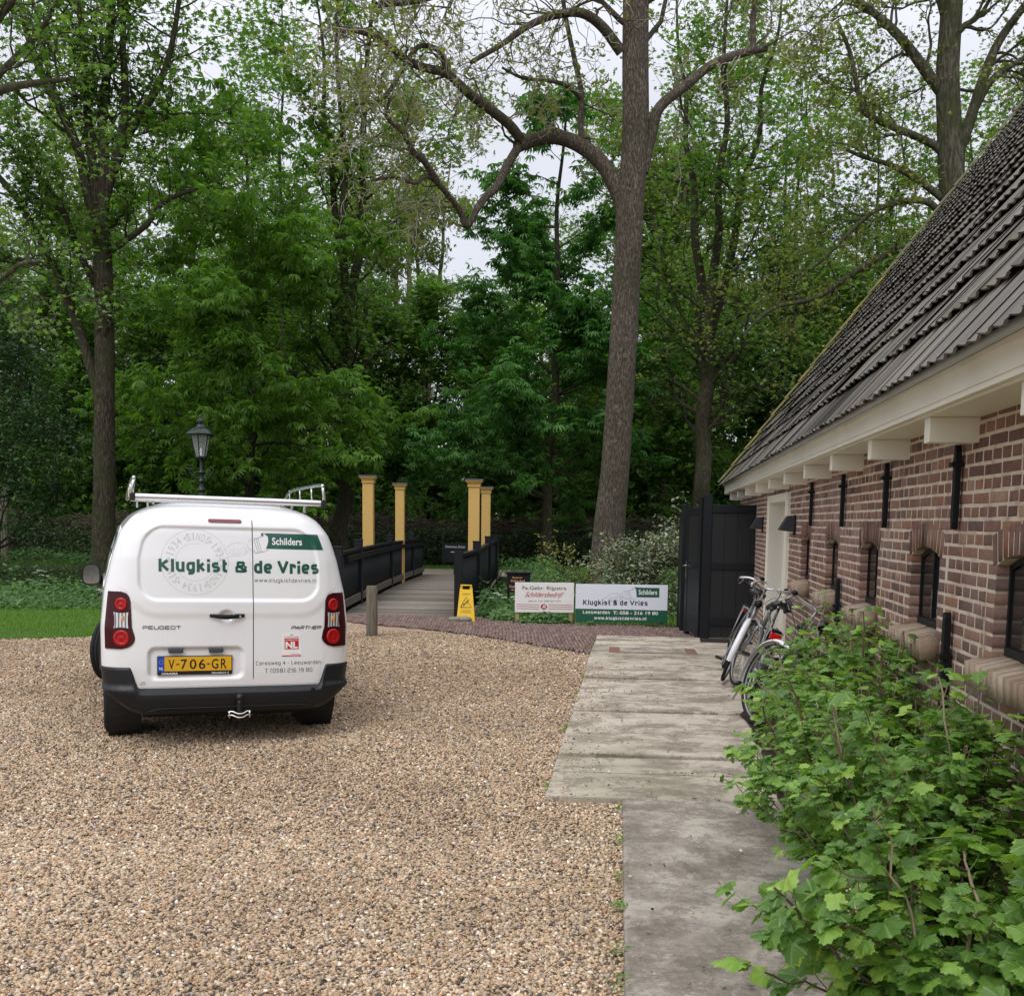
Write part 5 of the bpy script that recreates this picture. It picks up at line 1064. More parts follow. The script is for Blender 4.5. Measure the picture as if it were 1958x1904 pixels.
# small black direction sign behind
GOLD = simple('faded_orange_letters', (0.62, 0.32, 0.16), 0.5)
s3 = empty('direction_sign', (0.10, 18.5, 0), 0.02, 'small black roofed sign with orange letters half hidden behind the white sign board', 'direction sign')
mb = MB(); mb.bx(-0.20, 0.22, 0.0, 0.05, 0.42, 0.755); b3 = mb.build('board', BLACK, s3, bevel=0.004); mb = MB(); mb.bx(-0.225, 0.245, -0.03, 0.08, 0.755, 0.79); mb.build('roof', BLACK, s3, bevel=0.006)
for x in (-.17, .19): mb = MB(); mb.bx(x - .02, x + .02, 0.051, 0.09, -.2, .72); mb.build('stake', BLACK, s3)
mb = MB()
for w, bx_ in (('Boerum', (-.10, .075, .672, .705)), ('Zathe Red', (-.14, .12, .612, .650)), ('Dekema', (-.155, .06, .505, .548))): lettering(mb, w, bx_, f, bold=0.02)
mb.add([f(-.075, .583), f(.0, .583), f(.0, .587), f(-.075, .587)], [(0, 1, 2, 3)]); mb.add([f(-.135, .467), f(-.09, .482), f(-.09, .470), f(.0, .470), f(.0, .464), f(-.09, .464), f(-.09, .452)], [tuple(range(7))]); mb.build('lettering', GOLD, b3)
# second little black notice beyond the bridge rail
s4 = empty('notice_board', (-1.79, 31.9, 0), 0, 'small black notice with pale lines at the far end of the footbridge', 'notice')
mb = MB(); mb.bx(-.42, .42, 0, .05, .40, .98); b4 = mb.build('board', BLACK, s4, bevel=.004); mb = MB(); mb.bx(-.05, .05, .051, .10, -.2, .9); mb.build('stake', BLACK, s4)
mb = MB(); lettering(mb, 'Dekema State', (-.30, .30, .84, .91), f); mb.add([f(-.14, .70), f(.14, .70), f(.14, .72), f(-.14, .72)], [(0, 1, 2, 3)]); mb.build('lettering', PALEV, b4)
# yellow wet-floor sign
WY = simple('warning_yellow', (0.78, 0.50, 0.015), 0.4, var=0.04, nscale=6)
wf = empty('wet_floor_sign', (-0.775, 17.15, 0.02), 0.0, 'yellow folding wet floor sign with a slipping figure, at the foot of the bridge', 'wet floor sign')
def wfp(x, z, o): return (x, -0.13 + 0.22 * z + o, z)
def leg(side):
    mb = MB(); pts = lambda o: [wfp(-.155, .0, o), wfp(-.105, .0, o), wfp(-.095, .04, o), wfp(.095, .04, o), wfp(.105, .0, o), wfp(.155, .0, o), wfp(.10, .59, o), wfp(.095, .60, o), wfp(.06, .60, o), wfp(.06, .535, o), wfp(-.06, .535, o), wfp(-.06, .60, o), wfp(-.095, .60, o), wfp(-.10, .59, o)]
    a, b = pts(0), pts(0.012)
    if side: a = [(x, -y - 0.004, z) for x, y, z in a]; b = [(x, -y - 0.004, z) for x, y, z in b]
    n = len(a); mb.add(a + b, [tuple(range(n)), tuple(range(n, 2 * n))[::-1]] + [(i, (i + 1) % n, n + (i + 1) % n, n + i) for i in range(n)]); return mb.build('panel', WY, wf)
pan = leg(0); leg(1)
mb = MB(); mb.tube([(-.095, -.004, .603), (.095, -.004, .603)], .012, 8); mb.build('hinge', WY, wf, smooth=True)
g = lambda x, z: wfp(x, z, -0.003)
mb = MB(); line2d(mb, [(-.088, .24), (.088, .24), (0, .41)], .012, g, closed=True); mb.build('warning_triangle', INK, pan)
mb = MB(); line2d(mb, [(.03, .345), (.0, .315), (-.02, .29), (-.045, .265)], .013, g); line2d(mb, [(.0, .31), (-.035, .30), (-.05, .285)], .008, g); line2d(mb, [(.02, .33), (-.02, .345)], .007, g); line2d(mb, [(.02, .325), (.035, .29)], .007, g); mb.add([g(.036 + .011 * math.cos(a), .356 + .011 * math.sin(a)) for a in np.linspace(0, 6.28, 9)[:-1]], [tuple(range(8))]); mb.build('slipping_figure', INK, pan)
mb = MB()
for w, b_ in (('ONGEPAST', (-.07, .07, .448, .470)), ('ACHTUNG', (-.075, .075, .178, .198)), ('ATTENTION', (-.085, .085, .148, .168))): lettering(mb, w, b_, g, bold=0.0)
mb.build('warning_words', simple('faded_ink', (0.14, 0.09, 0.02), 0.5), pan)
# stone that holds the sign down
def rock(name, loc, r, sc, seed, mat, label, cat):
    bm = __import__('bmesh').new(); __import__('bmesh').ops.create_icosphere(bm, subdivisions=3, radius=r); R_ = np.random.default_rng(seed); ph = R_.uniform(0, 6, 9)
    for v in bm.verts:
        d = 1 + .12 * math.sin(v.co.x * 14 / r * .3 + ph[0]) + .10 * math.sin(v.co.y * 9 / r * .3 + ph[1]) + .08 * math.sin(v.co.z * 12 / r * .3 + ph[2]) + R_.normal(0, .02); v.co *= d; v.co.x *= sc[0]; v.co.y *= sc[1]; v.co.z *= sc[2]
    me = bpy.data.meshes.new(name); bm.to_mesh(me); bm.free(); o = link(name, me, mat, None, True); o.location = loc; return tag(o, label, cat)
t = NT('field_stone'); STONE = t.bsdf(t.ramp(t.noise(14, 7), [(.3, (.14, .13, .10)), (.6, (.27, .25, .20)), (.8, (.38, .35, .28))]), .9, 0, t.bump(t.noise(30, 6), .7, .01), .2)
rock('stone', (-0.86, 17.02, 0.05), .16, (1.15, .6, .42), 4, STONE, 'rough flat stone lying against the foot of the yellow floor sign', 'stone')
# hatch in the walkway and scraper grating
mb = MB(); RB = simple('rusty_brick_edge', (0.17, 0.085, 0.06), 0.9, var=0.3, nscale=20, bump=0.3)
hx0, hy0 = 1.22, 12.95
def hp(x, y, z): c, s = math.cos(-0.09), math.sin(-0.09); return (hx0 + 0.02 + x * c - y * s, hy0 + x * s + y * c, z)
def hb(mb, x0, x1, y0, y1, z0, z1): mb.hexa([hp(x0, y0, z0), hp(x1, y0, z0), hp(x1, y1, z0), hp(x0, y1, z0), hp(x0, y0, z1), hp(x1, y0, z1), hp(x1, y1, z1), hp(x0, y1, z1)])
ht = empty('inspection_hatch', (0, 0, 0), 0, 'rectangular stone hatch with rusty red border set in the walkway', 'hatch')
hb(mb, 0, 1.12, 0, .07, .03, .062); hb(mb, 0, .14, .07, .55, .03, .062); hb(mb, .98, 1.12, .07, .55, .03, .062); mb.build('border', RB, ht, bevel=.003)
for a, b in ((.143, .50), (.506, .977)): mb = MB(); hb(mb, a, b, .073, .55, .03, .060); mb.build('lid', CONC2, ht, bevel=.004)
gr = MB()
for i in range(16): gr.box((0, -.11 + i * .0147, 0.0), (.52, .006, .02))
gr.box((-.26, 0, 0), (.012, .24, .026)); gr.box((.26, 0, 0), (.012, .24, .026)); gr.box((0, -.12, 0), (.52, .012, .026)); gr.box((0, .12, 0), (.52, .012, .026))
o = gr.build('scraper_grating', simple('wet_iron', (0.05, 0.05, 0.045), 0.5, 0.4)); o.location = (2.92, 14.35, 0.066); o.rotation_euler = (0, 0, -0.12); tag(o, 'narrow iron scraper grating in front of the black gate', 'grating')
# black gate: fixed panelled leaf against the farmhouse and a folded open leaf
def gate_panel(parent, w, h, name='gate_leaf', boards=False, slats=False):
    mb = MB(); st_ = 0.12
    mb.bx(0, st_, -.03, .03, 0, h + .12); mb.bx(w - st_, w, -.03, .03, 0, h)
    for z0, z1 in ((.22, .34), (h * .52, h * .52 + .10), (h - .14, h - .03)): mb.bx(st_ + .001, w - st_ - .001, -.026, .026, z0, z1)
    fr = mb.build(name, BLACK, parent, bevel=.004)
    mb = MB(); nb = 4; bw = (w - 2 * st_) / nb
    mb.bx(st_ + .004, w - st_ - .004, .017, .022, .06, h - .05)
    for i in range(nb): mb.bx(st_ + i * bw + .002, st_ + (i + 1) * bw - .002, -.004, .016, .06, h - .05 + (.0 if not boards else .02 * math.sin(i)))
    mb.build('boarding', simple('black_boards', (0.005, 0.006, 0.008), 0.55, var=.3, nscale=6, bump=.1), fr); return fr
gt = empty('gate', (2.72, 14.75, 0.02), -0.09, 'tall black timber gate with a panelled leaf fixed beside the farm building', 'gate')
gate_panel(gt, 0.98, 1.98)
g2 = empty('gate', (2.72, 14.80, 0.03), math.radians(97), 'narrow black gate leaf folded open with steel lever handles', 'gate')
fr = gate_panel(g2, 0.72, 1.93)
for sy in (-1, 1):
    mb = MB(); mb.bx(0.640, 0.675, sy * .032, sy * .038, 0.84, 1.10); mb.tube([(0.657, sy * .035, 1.04), (0.657, sy * .085, 1.04), (0.60 - .0, sy * .09, 1.04), (0.54, sy * .09, 1.04)], .010, 8); mb.build('lever_handle', CHROME, fr, bevel=.002)
g3 = empty('gate', (2.64, 15.9, 0.0), math.radians(84), 'second black gate leaf standing ajar behind the lever-handled leaf', 'gate')
gate_panel(g3, 0.85, 1.88)
# old-fashioned lantern post behind the van
IRON = simple('dark_cast_iron', (0.010, 0.016, 0.016), 0.38, var=.2, nscale=25)
lp_ = empty('street_lamp', (-6.94, 23.0, ground_z(-6.94, 23.0).item()), 0, 'old-fashioned dark green lantern on a fluted cast-iron post, unlit', 'street lamp'); gz0 = float(ground_z(-6.94, 23.0))
def Z(z): return z - gz0
mb = MB(); mb.lathe([(.17, -.1), (.17, .6), (.13, .7), (.13, 1.0), (.085, 1.1), (.06, 1.3), (.055, Z(2.1)), (.085, Z(2.14)), (.085, Z(2.18)), (.06, Z(2.22)), (.07, Z(2.28)), (.085, Z(2.30)), (.07, Z(2.34)), (.05, Z(2.40)), (.055, Z(2.48)), (.07, Z(2.50)), (.045, Z(2.54)), (.04, Z(2.66)), (.06, Z(2.69)), (.035, Z(2.74)), (.03, Z(2.96))], 16); post = mb.build('post', IRON, lp_, smooth=True, auto=50)
for sx in (-1, 1):
    mb = MB(); P = smooth_path([(0, 0, Z(2.60)), (sx * .10, 0, Z(2.56)), (sx * .20, 0, Z(2.62)), (sx * .27, 0, Z(2.72)), (sx * .25, 0, Z(2.78)), (sx * .20, 0, Z(2.75)), (sx * .22, 0, Z(2.70))], 5); mb.tube(P, .014, 6); P = smooth_path([(0, 0, Z(2.66)), (sx * .07, 0, Z(2.70)), (sx * .14, 0, Z(2.66)), (sx * .12, 0, Z(2.60))], 5); mb.tube(P, .011, 6); mb.build('scroll_bracket', IRON, lp_, smooth=True)
mb = MB(); z0, z1, r0_, r1_ = Z(3.02), Z(3.50), .115, .215
for k in range(6):
    a = math.pi / 6 + k * math.pi / 3; mb.tube([(r0_ * math.cos(a), r0_ * math.sin(a), z0), (r1_ * math.cos(a), r1_ * math.sin(a), z1)], .012, 6)
mb.lathe([(.135, z0 - .02), (.135, z0 + .015), (.10, z0 + .016), (.10, z0 - .02)], 6, (0, 0, 0), rotz(math.pi / 6), closed=True); mb.lathe([(.235, z1), (.235, z1 + .02), (.19, z1 + .021), (.19, z1)], 6, (0, 0, 0), rotz(math.pi / 6), closed=True)
for k in range(3): a = k * 2.094; mb.tube([(.03 * math.cos(a), .03 * math.sin(a), z0 - .10), (.12 * math.cos(a), .12 * math.sin(a), z0)], .010, 6)
ln = mb.build('lantern_frame', IRON, lp_)
mb = MB(); mb.lathe([(.31, z1 + .02), (.30, z1 + .04), (.17, z1 + .15), (.12, z1 + .165), (.12, z1 + .175)], 6, (0, 0, 0), rotz(math.pi / 6)); mb.lathe([(.10, z1 + .17), (.075, z1 + .22), (.05, z1 + .24), (.05, z1 + .27), (.075, z1 + .29), (.07, z1 + .32), (.035, z1 + .35), (.02, z1 + .38), (.03, z1 + .40), (.008, z1 + .45), (0, z1 + .50)], 12); mb.build('lantern_roof', IRON, ln, smooth=True, auto=30)
t = NT('lantern_glass'); gb = t.n('BsdfPrincipled'); gb.inputs['Base Color'].default_value = (.9, .95, .92, 1); gb.inputs['Roughness'].default_value = .05; gb.inputs['Alpha'].default_value = .18; t.l(gb.outputs[0], t.out.inputs[0]); LG = t.m
mb = MB()
for k in range(6):
    a, b = math.pi / 6 + k * math.pi / 3, math.pi / 6 + (k + 1) * math.pi / 3; c0, c1 = r0_ * .98, r1_ * .98
    mb.add([(c0 * math.cos(a), c0 * math.sin(a), z0 + .015), (c0 * math.cos(b), c0 * math.sin(b), z0 + .015), (c1 * math.cos(b), c1 * math.sin(b), z1), (c1 * math.cos(a), c1 * math.sin(a), z1)], [(0, 1, 2, 3)])
mb.build('lantern_glass', LG, ln)
mb = MB(); mb.lathe([(.025, z0 + .01), (.025, z0 + .08), (.018, z0 + .085), (.03, z0 + .13), (.02, z0 + .20), (0, z0 + .21)], 12); mb.build('bulb', simple('milky_bulb', (.7, .7, .65), .3), ln, smooth=True)
# thin rough posts in the hedge on the far left
for (px, py0, py1, Y, lab) in ((5, 1062, 925, 36, 'bundle of split timber at the far left edge of the hedge'), (13, 1057, 975, 35, 'leaning rough stake in front of the hedge on the far left')):
    a = at(px, py0, Y); b = at(px - 3, py1, Y); mb = MB()
    for k in range(3 if px == 5 else 1): mb.tube([(k * .09 - .0, 0, -.3), (k * .09 + b[0] - a[0], 0, b[2] - a[2])], .05 if px == 5 else .07, 6)
    o = mb.build('stake', WOOD); o.location = (a[0], Y, a[2]); tag(o, lab, 'stake')

# ================================================================== BICYCLES
SILVER = simple('silver_frame', (0.26, 0.26, 0.27), 0.35, 0.6, var=.06); NAVY = simple('navy_frame', (0.012, 0.018, 0.045), 0.3, coat=.4); DGREY = simple('grey_green_frame', (0.16, 0.165, 0.15), 0.35, .4); WHITEP = simple('white_enamel', (0.75, 0.75, 0.76), .3, coat=.3)
SADDLE = simple('black_saddle_leather', (0.010, 0.010, 0.011), .38); SPOKE = simple('spoke_steel', (0.2, 0.2, 0.2), .3, .9); REDR = simple('red_reflector', (0.55, 0.012, 0.01), .2, coat=.6)
BAG = simple('grey_pannier_cloth', (0.035, 0.037, 0.042), .85, var=.3, nscale=30, bump=.3)
def bike(label, rear, front, lean, steer, frame, guard_f, guard_r, bars, panniers=False, lamp=True):
    d = np.array(front) - np.array(rear); head = math.atan2(d[1], d[0]); sc = float(np.linalg.norm(d)) / 1.12
    b = empty('bicycle', (rear[0], rear[1], 0.055), 0, label, 'bicycle', 'bicycles leaning against the farm wall')
    b.matrix_world = Matrix.Translation((rear[0], rear[1], 0.055)) @ Matrix.Rotation(head, 4, 'Z') @ Matrix.Rotation(lean, 4, 'X')
    Rw = .345
    def wheel_(c, R, name='wheel'):
        mb = MB(); mb.lathe([(Rw - .022 + .018 * math.cos(a), .018 * math.sin(a)) for a in np.linspace(0, 2 * math.pi, 9)[:-1]], 40, c, R, closed=True); w = mb.build(name, TYRE, b, smooth=True)
        mb = MB(); mb.lathe([(Rw - .043 + .009 * math.cos(a), .011 * math.sin(a)) for a in np.linspace(0, 2 * math.pi, 7)[:-1]], 40, c, R, closed=True); mb.build('rim', SILVER, w, smooth=True)
        mb = MB()
        for k in range(28):
            a = 2 * math.pi * k / 28; a2 = a + (.35 if k % 2 else -.35); s_ = .02 if k % 4 < 2 else -.02
            p = np.array([[.022 * math.cos(a2), .022 * math.sin(a2), s_], [(Rw - .05) * math.cos(a), (Rw - .05) * math.sin(a), 0]]) @ np.array(R).T + np.array(c); mb.tube(p, .0014, 3, caps=False)
        mb.build('spokes', SPOKE, w)
        mb = MB(); mb.lathe([(.008, -.05), (.022, -.03), (.018, 0), (.022, .03), (.008, .05)], 12, c, R); mb.build('hub', SILVER, w, smooth=True); return w
    RX = rotx(math.pi / 2)
    wheel_((0, 0, Rw), RX)
    hb_, ht_ = np.array([.915, 0, .66]), np.array([.855, 0, .86]); piv = hb_
    RS = rotz(steer); fx = lambda p: (RS @ (np.array(p, float) - piv) + piv)
    fw = fx((1.12, 0, Rw)); wheel_(tuple(fw), RS @ RX)
    mb = MB(); mb.tube([(.47, 0, .29), (.30, 0, .80)], .016, 10); mb.tube([(.47, 0, .29), hb_ + [0, 0, .03]], .018, 10)
    if frame is not NAVY: mb.tube([(.325, 0, .72), ht_ - [0, 0, .03]], .015, 10)
    else: mb.tube(smooth_path([(.43, 0, .40), (.62, 0, .50), (.885, 0, .74)], 4), .022, 10)
    for s in (-1, 1): mb.tube([(.47, s * .03, .29), (0, s * .055, Rw)], .010, 6); mb.tube([(.32, s * .012, .75), (0, s * .055, Rw)], .009, 6)
    mb.tube([hb_, ht_], .022, 10); fr = mb.build('frame', frame, b, smooth=True)
    mb = MB()
    for s in (-1, 1): mb.tube([fx(p) for p in smooth_path([(.905, s * .05, .67), (.98, s * .052, .50), (1.06, s * .052, .40), (1.12, s * .052, Rw)], 3)], [.013] * 4 + [.012] * 3 + [.010] * 3, 8)
    mb.tube([fx((.90, -.05, .675)), fx((.90, .05, .675))], .014, 8); mb.build('fork', SILVER if frame is not NAVY else NAVY, b, smooth=True)
    mb = MB(); mb.tube([tuple(ht_), fx((.80, 0, 1.04))], .012, 8); mb.tube([fx((.80, 0, 1.04)), fx((.86, 0, 1.06))], .016, 8); mb.build('stem', SILVER, b, smooth=True)
    mb = MB(); P = [(.66 if bars == 'sweep' else .74, -.31, 1.02), (.80, -.29, 1.06), (.90, -.16, 1.10), (.86, 0, 1.06), (.90, .16, 1.10), (.80, .29, 1.06), (.66 if bars == 'sweep' else .74, .31, 1.02)]; mb.tube([fx(p) for p in smooth_path(P, 5)], .0115, 8); hbr = mb.build('handlebar', simple('bar_alloy', (.75, .75, .76), .3, .5), b, smooth=True)
    for s in (-1, 1):
        e = P[0 if s < 0 else -1]; q = (e[0] + .13, s * .298, e[2] + .035); mb = MB(); mb.tube([fx(e), fx(q)], .017, 10); mb.build('grip', RUBBER, hbr, smooth=True)
        mb = MB(); mb.tube([fx((.84, s * .25, 1.065)), fx((.80, s * .265, 1.02)), fx((.72, s * .29, .99))], .006, 6); mb.build('brake_lever', SILVER, hbr, smooth=True)
        mb = MB(); mb.tube(smooth_path([fx((.84, s * .25, 1.065)), fx((.98, s * .12, 1.0)), fx((.95, s * .03, .85)), fx((.93, s * .03, .70))], 5), .0028, 5); mb.build('brake_cable', RUBBER, hbr, smooth=True)
    mb = MB(); mb.sphere(fx((.87, 0.20, 1.125)), .028, 10, 8, (1, 1, .7)); mb.build('bell', BLACK, hbr, smooth=True)
    mb = MB(); mb.tube([(.30, 0, .80), (.275, 0, .93)], .013, 8); mb.build('seat_post', SILVER, b, smooth=True)
    # saddle: wide at the back, two lobes, narrow nose
    V = []; m, n = 13, 9
    for i in range(m):
        u = i / (m - 1); x = .12 + .28 * u; wd = np.interp(u, [0, .12, .3, .55, .8, 1], [.055, .098, .100, .055, .026, .012])
        for j in range(n):
            v = -1 + 2 * j / (n - 1); V.append((x, v * wd, .985 + .012 * math.cos(u * 3) - .030 * abs(v) ** 2.5 + (.012 * math.sin(min(1, abs(v) * 1.6) * math.pi) if u < .5 else 0)))
    V += [(x, y, z - .035 if (x < .3) else z - .02) for x, y, z in V]; mm = m * n
    F = [(i * n + j, (i + 1) * n + j, (i + 1) * n + j + 1, i * n + j + 1) for i in range(m - 1) for j in range(n - 1)]; F += [tuple(mm + k for k in f)[::-1] for f in F]
    ring_ = [j for j in range(n)] + [i * n + n - 1 for i in range(1, m)] + [(m - 1) * n + j for j in range(n - 2, -1, -1)] + [i * n for i in range(m - 2, 0, -1)]
    F += [(ring_[k], ring_[(k + 1) % len(ring_)], mm + ring_[(k + 1) % len(ring_)], mm + ring_[k]) for k in range(len(ring_))]
    mb = MB(); mb.add(V, F); 
    for s in (-1, 1): mb.sphere((.16, s * .05, .93), .022, 8, 6)
    mb.build('saddle', SADDLE, b, smooth=True)
    def guard(cx, a0, a1, mat, tr, nm):
        mb = MB(); k = 22; V = []
        for i in range(k + 1):
            a = a0 + (a1 - a0) * i / k
            for (o, y) in ((-.012, -.030), (0.004, -.022), (.010, 0), (.004, .022), (-.012, .030)): r = Rw + .026 + o; V.append(tr((cx + r * math.cos(a), y, Rw + r * math.sin(a))))
        mb.add(V, [(i * 5 + j, i * 5 + j + 1, i * 5 + 6 + j, i * 5 + 5 + j) for i in range(k) for j in range(4)]); return mb.build(nm, mat, b, smooth=True)
    guard(1.12, math.radians(-12), math.radians(150), guard_f, fx, 'front_mudguard'); g_ = guard(0, math.radians(20), math.radians(200), guard_r, lambda p: p, 'rear_mudguard')
    mb = MB(); mb.lathe([(.085, -.006), (.09, 0), (.085, .006), (.03, .006)], 24, (.47, -.055, .29), RX); mb.tube([(.47, -.06, .29), (.55, -.075, .16)], .009, 6); mb.tube([(.47, .06, .29), (.39, .075, .42)], .009, 6); mb.tube([(.47, -.06, .29), (.47, .06, .29)], .012, 6); mb.build('crankset', SILVER if frame is not NAVY else BLACK, b, smooth=True)
    for (x, y, z) in ((.55, -.12, .155), (.39, .12, .425)): mb = MB(); mb.bx(x - .045, x + .045, y - .04, y + .04, z - .012, z + .012); mb.build('pedal', RUBBER, b, bevel=.003)
    mb = MB(); mb.bx(.02, .47, -.052, -.044, .255, .335) if frame is NAVY else mb.tube([(0, -.05, .37), (.47, -.05, .375)], .004, 5); mb.build('chain_guard', BLACK, b)
    mb = MB()
    for s in (-1, 1): mb.tube([(-.20, s * .06, .745), (.24, s * .045, .755)], .006, 6); mb.tube([(-.16, s * .06, .745), (0, s * .065, Rw)], .005, 6); mb.tube([(.02, s * .06, .75), (0, s * .065, Rw)], .005, 6)
    for x in (-.20, -.08, .04, .16): mb.tube([(x, -.06, .745), (x, .06, .745)], .005, 6)
    mb.build('rear_rack', BLACK if frame is NAVY else SILVER, b, smooth=True)
    if lamp: mb = MB(); mb.bx(-.225, -.205, -.05, .05, .675, .735); mb.build('rear_lamp', REDR, b, bevel=.008); mb = MB(); mb.bx(-.225, -.17, -.045, .045, .738, .765); mb.build('lamp_cap', BLACK, b, bevel=.006)
    mb = MB(); mb.lathe([(.0, -.01), (.042, 0), (.042, .02), (.03, .05), (.01, .07)], 14, fx((.93, 0, .88)), RS @ roty(-math.pi / 2)); mb.build('headlamp', BLACK, b, smooth=True)
    mb = MB(); mb.tube([(.02, .06, .33), (.0, .12, .02)], .008, 6); mb.build('kickstand', SILVER, b, smooth=True)
    if panniers:
        for s in (-1, 1):
            mb = MB(); V = []; 
            for z, wx0, wx1, dep in ((.40, -.22, .12, .10), (.50, -.25, .15, .14), (.70, -.24, .15, .13), (.765, -.22, .14, .11)):
                y0, y1 = s * .065, s * (.065 + dep); V += [(wx0, y0, z), (wx1, y0, z), (wx1 - .01, y1, z + .004), (wx0 + .01, y1, z + .006)]
            F = [(4 * i + k, 4 * i + (k + 1) % 4, 4 * i + 4 + (k + 1) % 4, 4 * i + 4 + k) for i in range(3) for k in range(4)] + [(0, 1, 2, 3)]
            mb.add(V, F); o = mb.build('pannier', BAG, b, bevel=.02)
            mb = MB(); mb.hexa([(-.24, s * .05, .772), (.15, s * .05, .772), (.15, s * .21, .745), (-.24, s * .215, .735), (-.23, s * .05, .79), (.14, s * .05, .79), (.14, s * .205, .76), (-.23, s * .21, .752)]); mb.build('pannier_flap', BAG, o, bevel=.006)
            mb = MB(); mb.bx(-.262, -.248, s * .10, s * .17, .60, .64); mb.build('pannier_reflector', REDR, o, bevel=.003)
        mb = MB(); mb.bx(-.24, .15, -.06, .06, .765, .785); mb.build('pannier_bridge', BAG, b, bevel=.004)
    return b
bike('silver bicycle facing the photographer with a long white front mudguard', (2.43, 11.72), (2.23, 10.62), -math.radians(22), math.radians(-8), SILVER, WHITEP, BLACK, 'sweep')
bike('grey bicycle turned away, black grips and a red tail lamp, between the other two', (2.13, 9.25), (2.30, 10.35), math.radians(19), math.radians(12), DGREY, SILVER, BLACK, 'flat')
bike('dark blue bicycle nearest the bushes with grey panniers and white mudguards', (1.97, 7.22), (2.06, 8.26), math.radians(17), math.radians(22), NAVY, WHITEP, WHITEP, 'sweep', True)

# ================================================================== FOREGROUND BUSHES
def lobed_leaf():
    """currant leaf, unit length, lying in xy with the stalk at the origin; raised along the veins, sunk between"""
    out = []
    tips = [(-128, .50), (-62, .80), (0, 1.0), (62, .80), (128, .50)]; C = np.array([0, .18])
    ang = np.linspace(-150, 150, 31)
    V = [(0, .12, 0.0)]
    for i, a in enumerate(ang):
        r = 0
        for ta, tr in tips: r = max(r, tr * max(0, math.cos(math.radians(min(90, abs(a - ta) * 1.75)))) ** .55)
        r = max(r, .38) * (1 + (.07 if i % 2 else -.05)); vein = max(0, 1 - min(abs(a - ta) for ta, _ in tips) / 26)
        V.append((r * .62 * math.sin(math.radians(a)), .12 + r * .62 * math.cos(math.radians(a)) , -.10 * r * r + .05 * (vein - .5)))
    n = len(ang); mid = []
    for i, a in enumerate(ang): x, y, z = V[1 + i]; vein = max(0, 1 - min(abs(a - ta) for ta, _ in tips) / 26); mid.append((x * .5, .12 + (y - .12) * .5, -.01 + .05 * (vein - .6)))
    V += mid; F3 = [(0, 1 + n + i, 1 + n + i + 1) for i in range(n - 1)]; F4 = [(1 + n + i, 1 + i, 1 + i + 1, 1 + n + i + 1) for i in range(n - 1)]
    return np.array(V), np.array(F3), np.array(F4)
LV, LF3, LF4 = lobed_leaf()
def frames(N, U):
    """orthonormal frames whose z is N and y close to U"""
    N = N / np.linalg.norm(N, axis=1)[:, None]; Y = U - N * (U * N).sum(1)[:, None]; Y /= np.linalg.norm(Y, axis=1)[:, None] + 1e-9; X = np.cross(Y, N); return np.stack([X, Y, N], 2)
def scatter(fb, tv, P, R, S, F3=None, F4=None, bend=None):
    n, m = len(P), len(tv); T = np.repeat(tv[None], n, 0)
    if bend is not None: T = T.copy(); T[..., 2] -= bend[:, None] * (T[..., 1] ** 2 + 1.2 * T[..., 0] ** 2)
    V = np.einsum('nij,nmj->nmi', R, T * S[:, None, None]) + P[:, None]
    k = (np.arange(n) * m)[:, None, None]
    fb.add(V.reshape(-1, 3), (F4[None] + k).reshape(-1, 4) if F4 is not None else None, (F3[None] + k).reshape(-1, 3) if F3 is not None else None)
t = NT('currant_leaf'); isl = island(t)
c = t.ramp(isl, [(0, (0.065, 0.145, 0.026)), (0.35, (0.11, 0.225, 0.038)), (0.7, (0.165, 0.305, 0.050)), (0.88, (0.24, 0.41, 0.065)), (1, (0.35, 0.50, 0.09))])
uvn = t.n('UVMap'); suv = t.n('SeparateXYZ'); t.l(uvn.outputs[0], suv.inputs[0]); at2 = t.n('Math', operation='ARCTAN2'); t.l(suv.outputs[0], at2.inputs[0]); t.l(suv.outputs[1], at2.inputs[1])
am = t.n('MapRange'); am.inputs[1].default_value = -math.pi; am.inputs[2].default_value = math.pi; t.l(at2.outputs[0], am.inputs[0]); stp = [(0, (0, 0, 0))]
for dg_ in (-62, 0, 62):
    q0 = .5 + dg_ / 360; stp += [(q0 - .014, (0, 0, 0)), (q0 - .004, (1, 1, 1)), (q0 + .004, (1, 1, 1)), (q0 + .014, (0, 0, 0))]
veins = t.ramp(am.outputs[0], stp); c = t.mix(t.mix(1, veins, (.55, .55, .55), 'MULTIPLY'), c, (0.26, 0.40, 0.13))
nz = t.noise(45, 4); c = t.mix(t.ramp(nz, [(.4, (0, 0, 0)), (.7, (.3, .3, .3))]), c, (0.11, 0.20, 0.07))
b = t.n('BsdfPrincipled'); t.l(c, b.inputs['Base Color']); b.inputs['Roughness'].default_value = .42; b.inputs['Specular IOR Level'].default_value = .4; t.l(t.bump(t.noise(160, 4), .35, .002), b.inputs['Normal'])
tr = t.n('BsdfTranslucent'); t.l(t.mix(1, c, (1.9, 2.0, .8), 'MULTIPLY'), tr.inputs[0]); mx = t.n('MixShader'); mx.inputs[0].default_value = .33; t.l(b.outputs[0], mx.inputs[1]); t.l(tr.outputs[0], mx.inputs[2]); t.l(mx.outputs[0], t.out.inputs[0]); CURR = t.m
STEM = simple('brown_stem', (0.13, 0.085, 0.055), .8, var=.4, nscale=30); PALESTEM = simple('pale_cane', (0.34, 0.27, 0.19), .8, var=.2, nscale=30); BLOOM = simple('greenish_flower', (0.42, 0.38, 0.16), .6, var=.2)
GSTEM = simple('green_shoot', (0.12, 0.20, 0.05), .6)
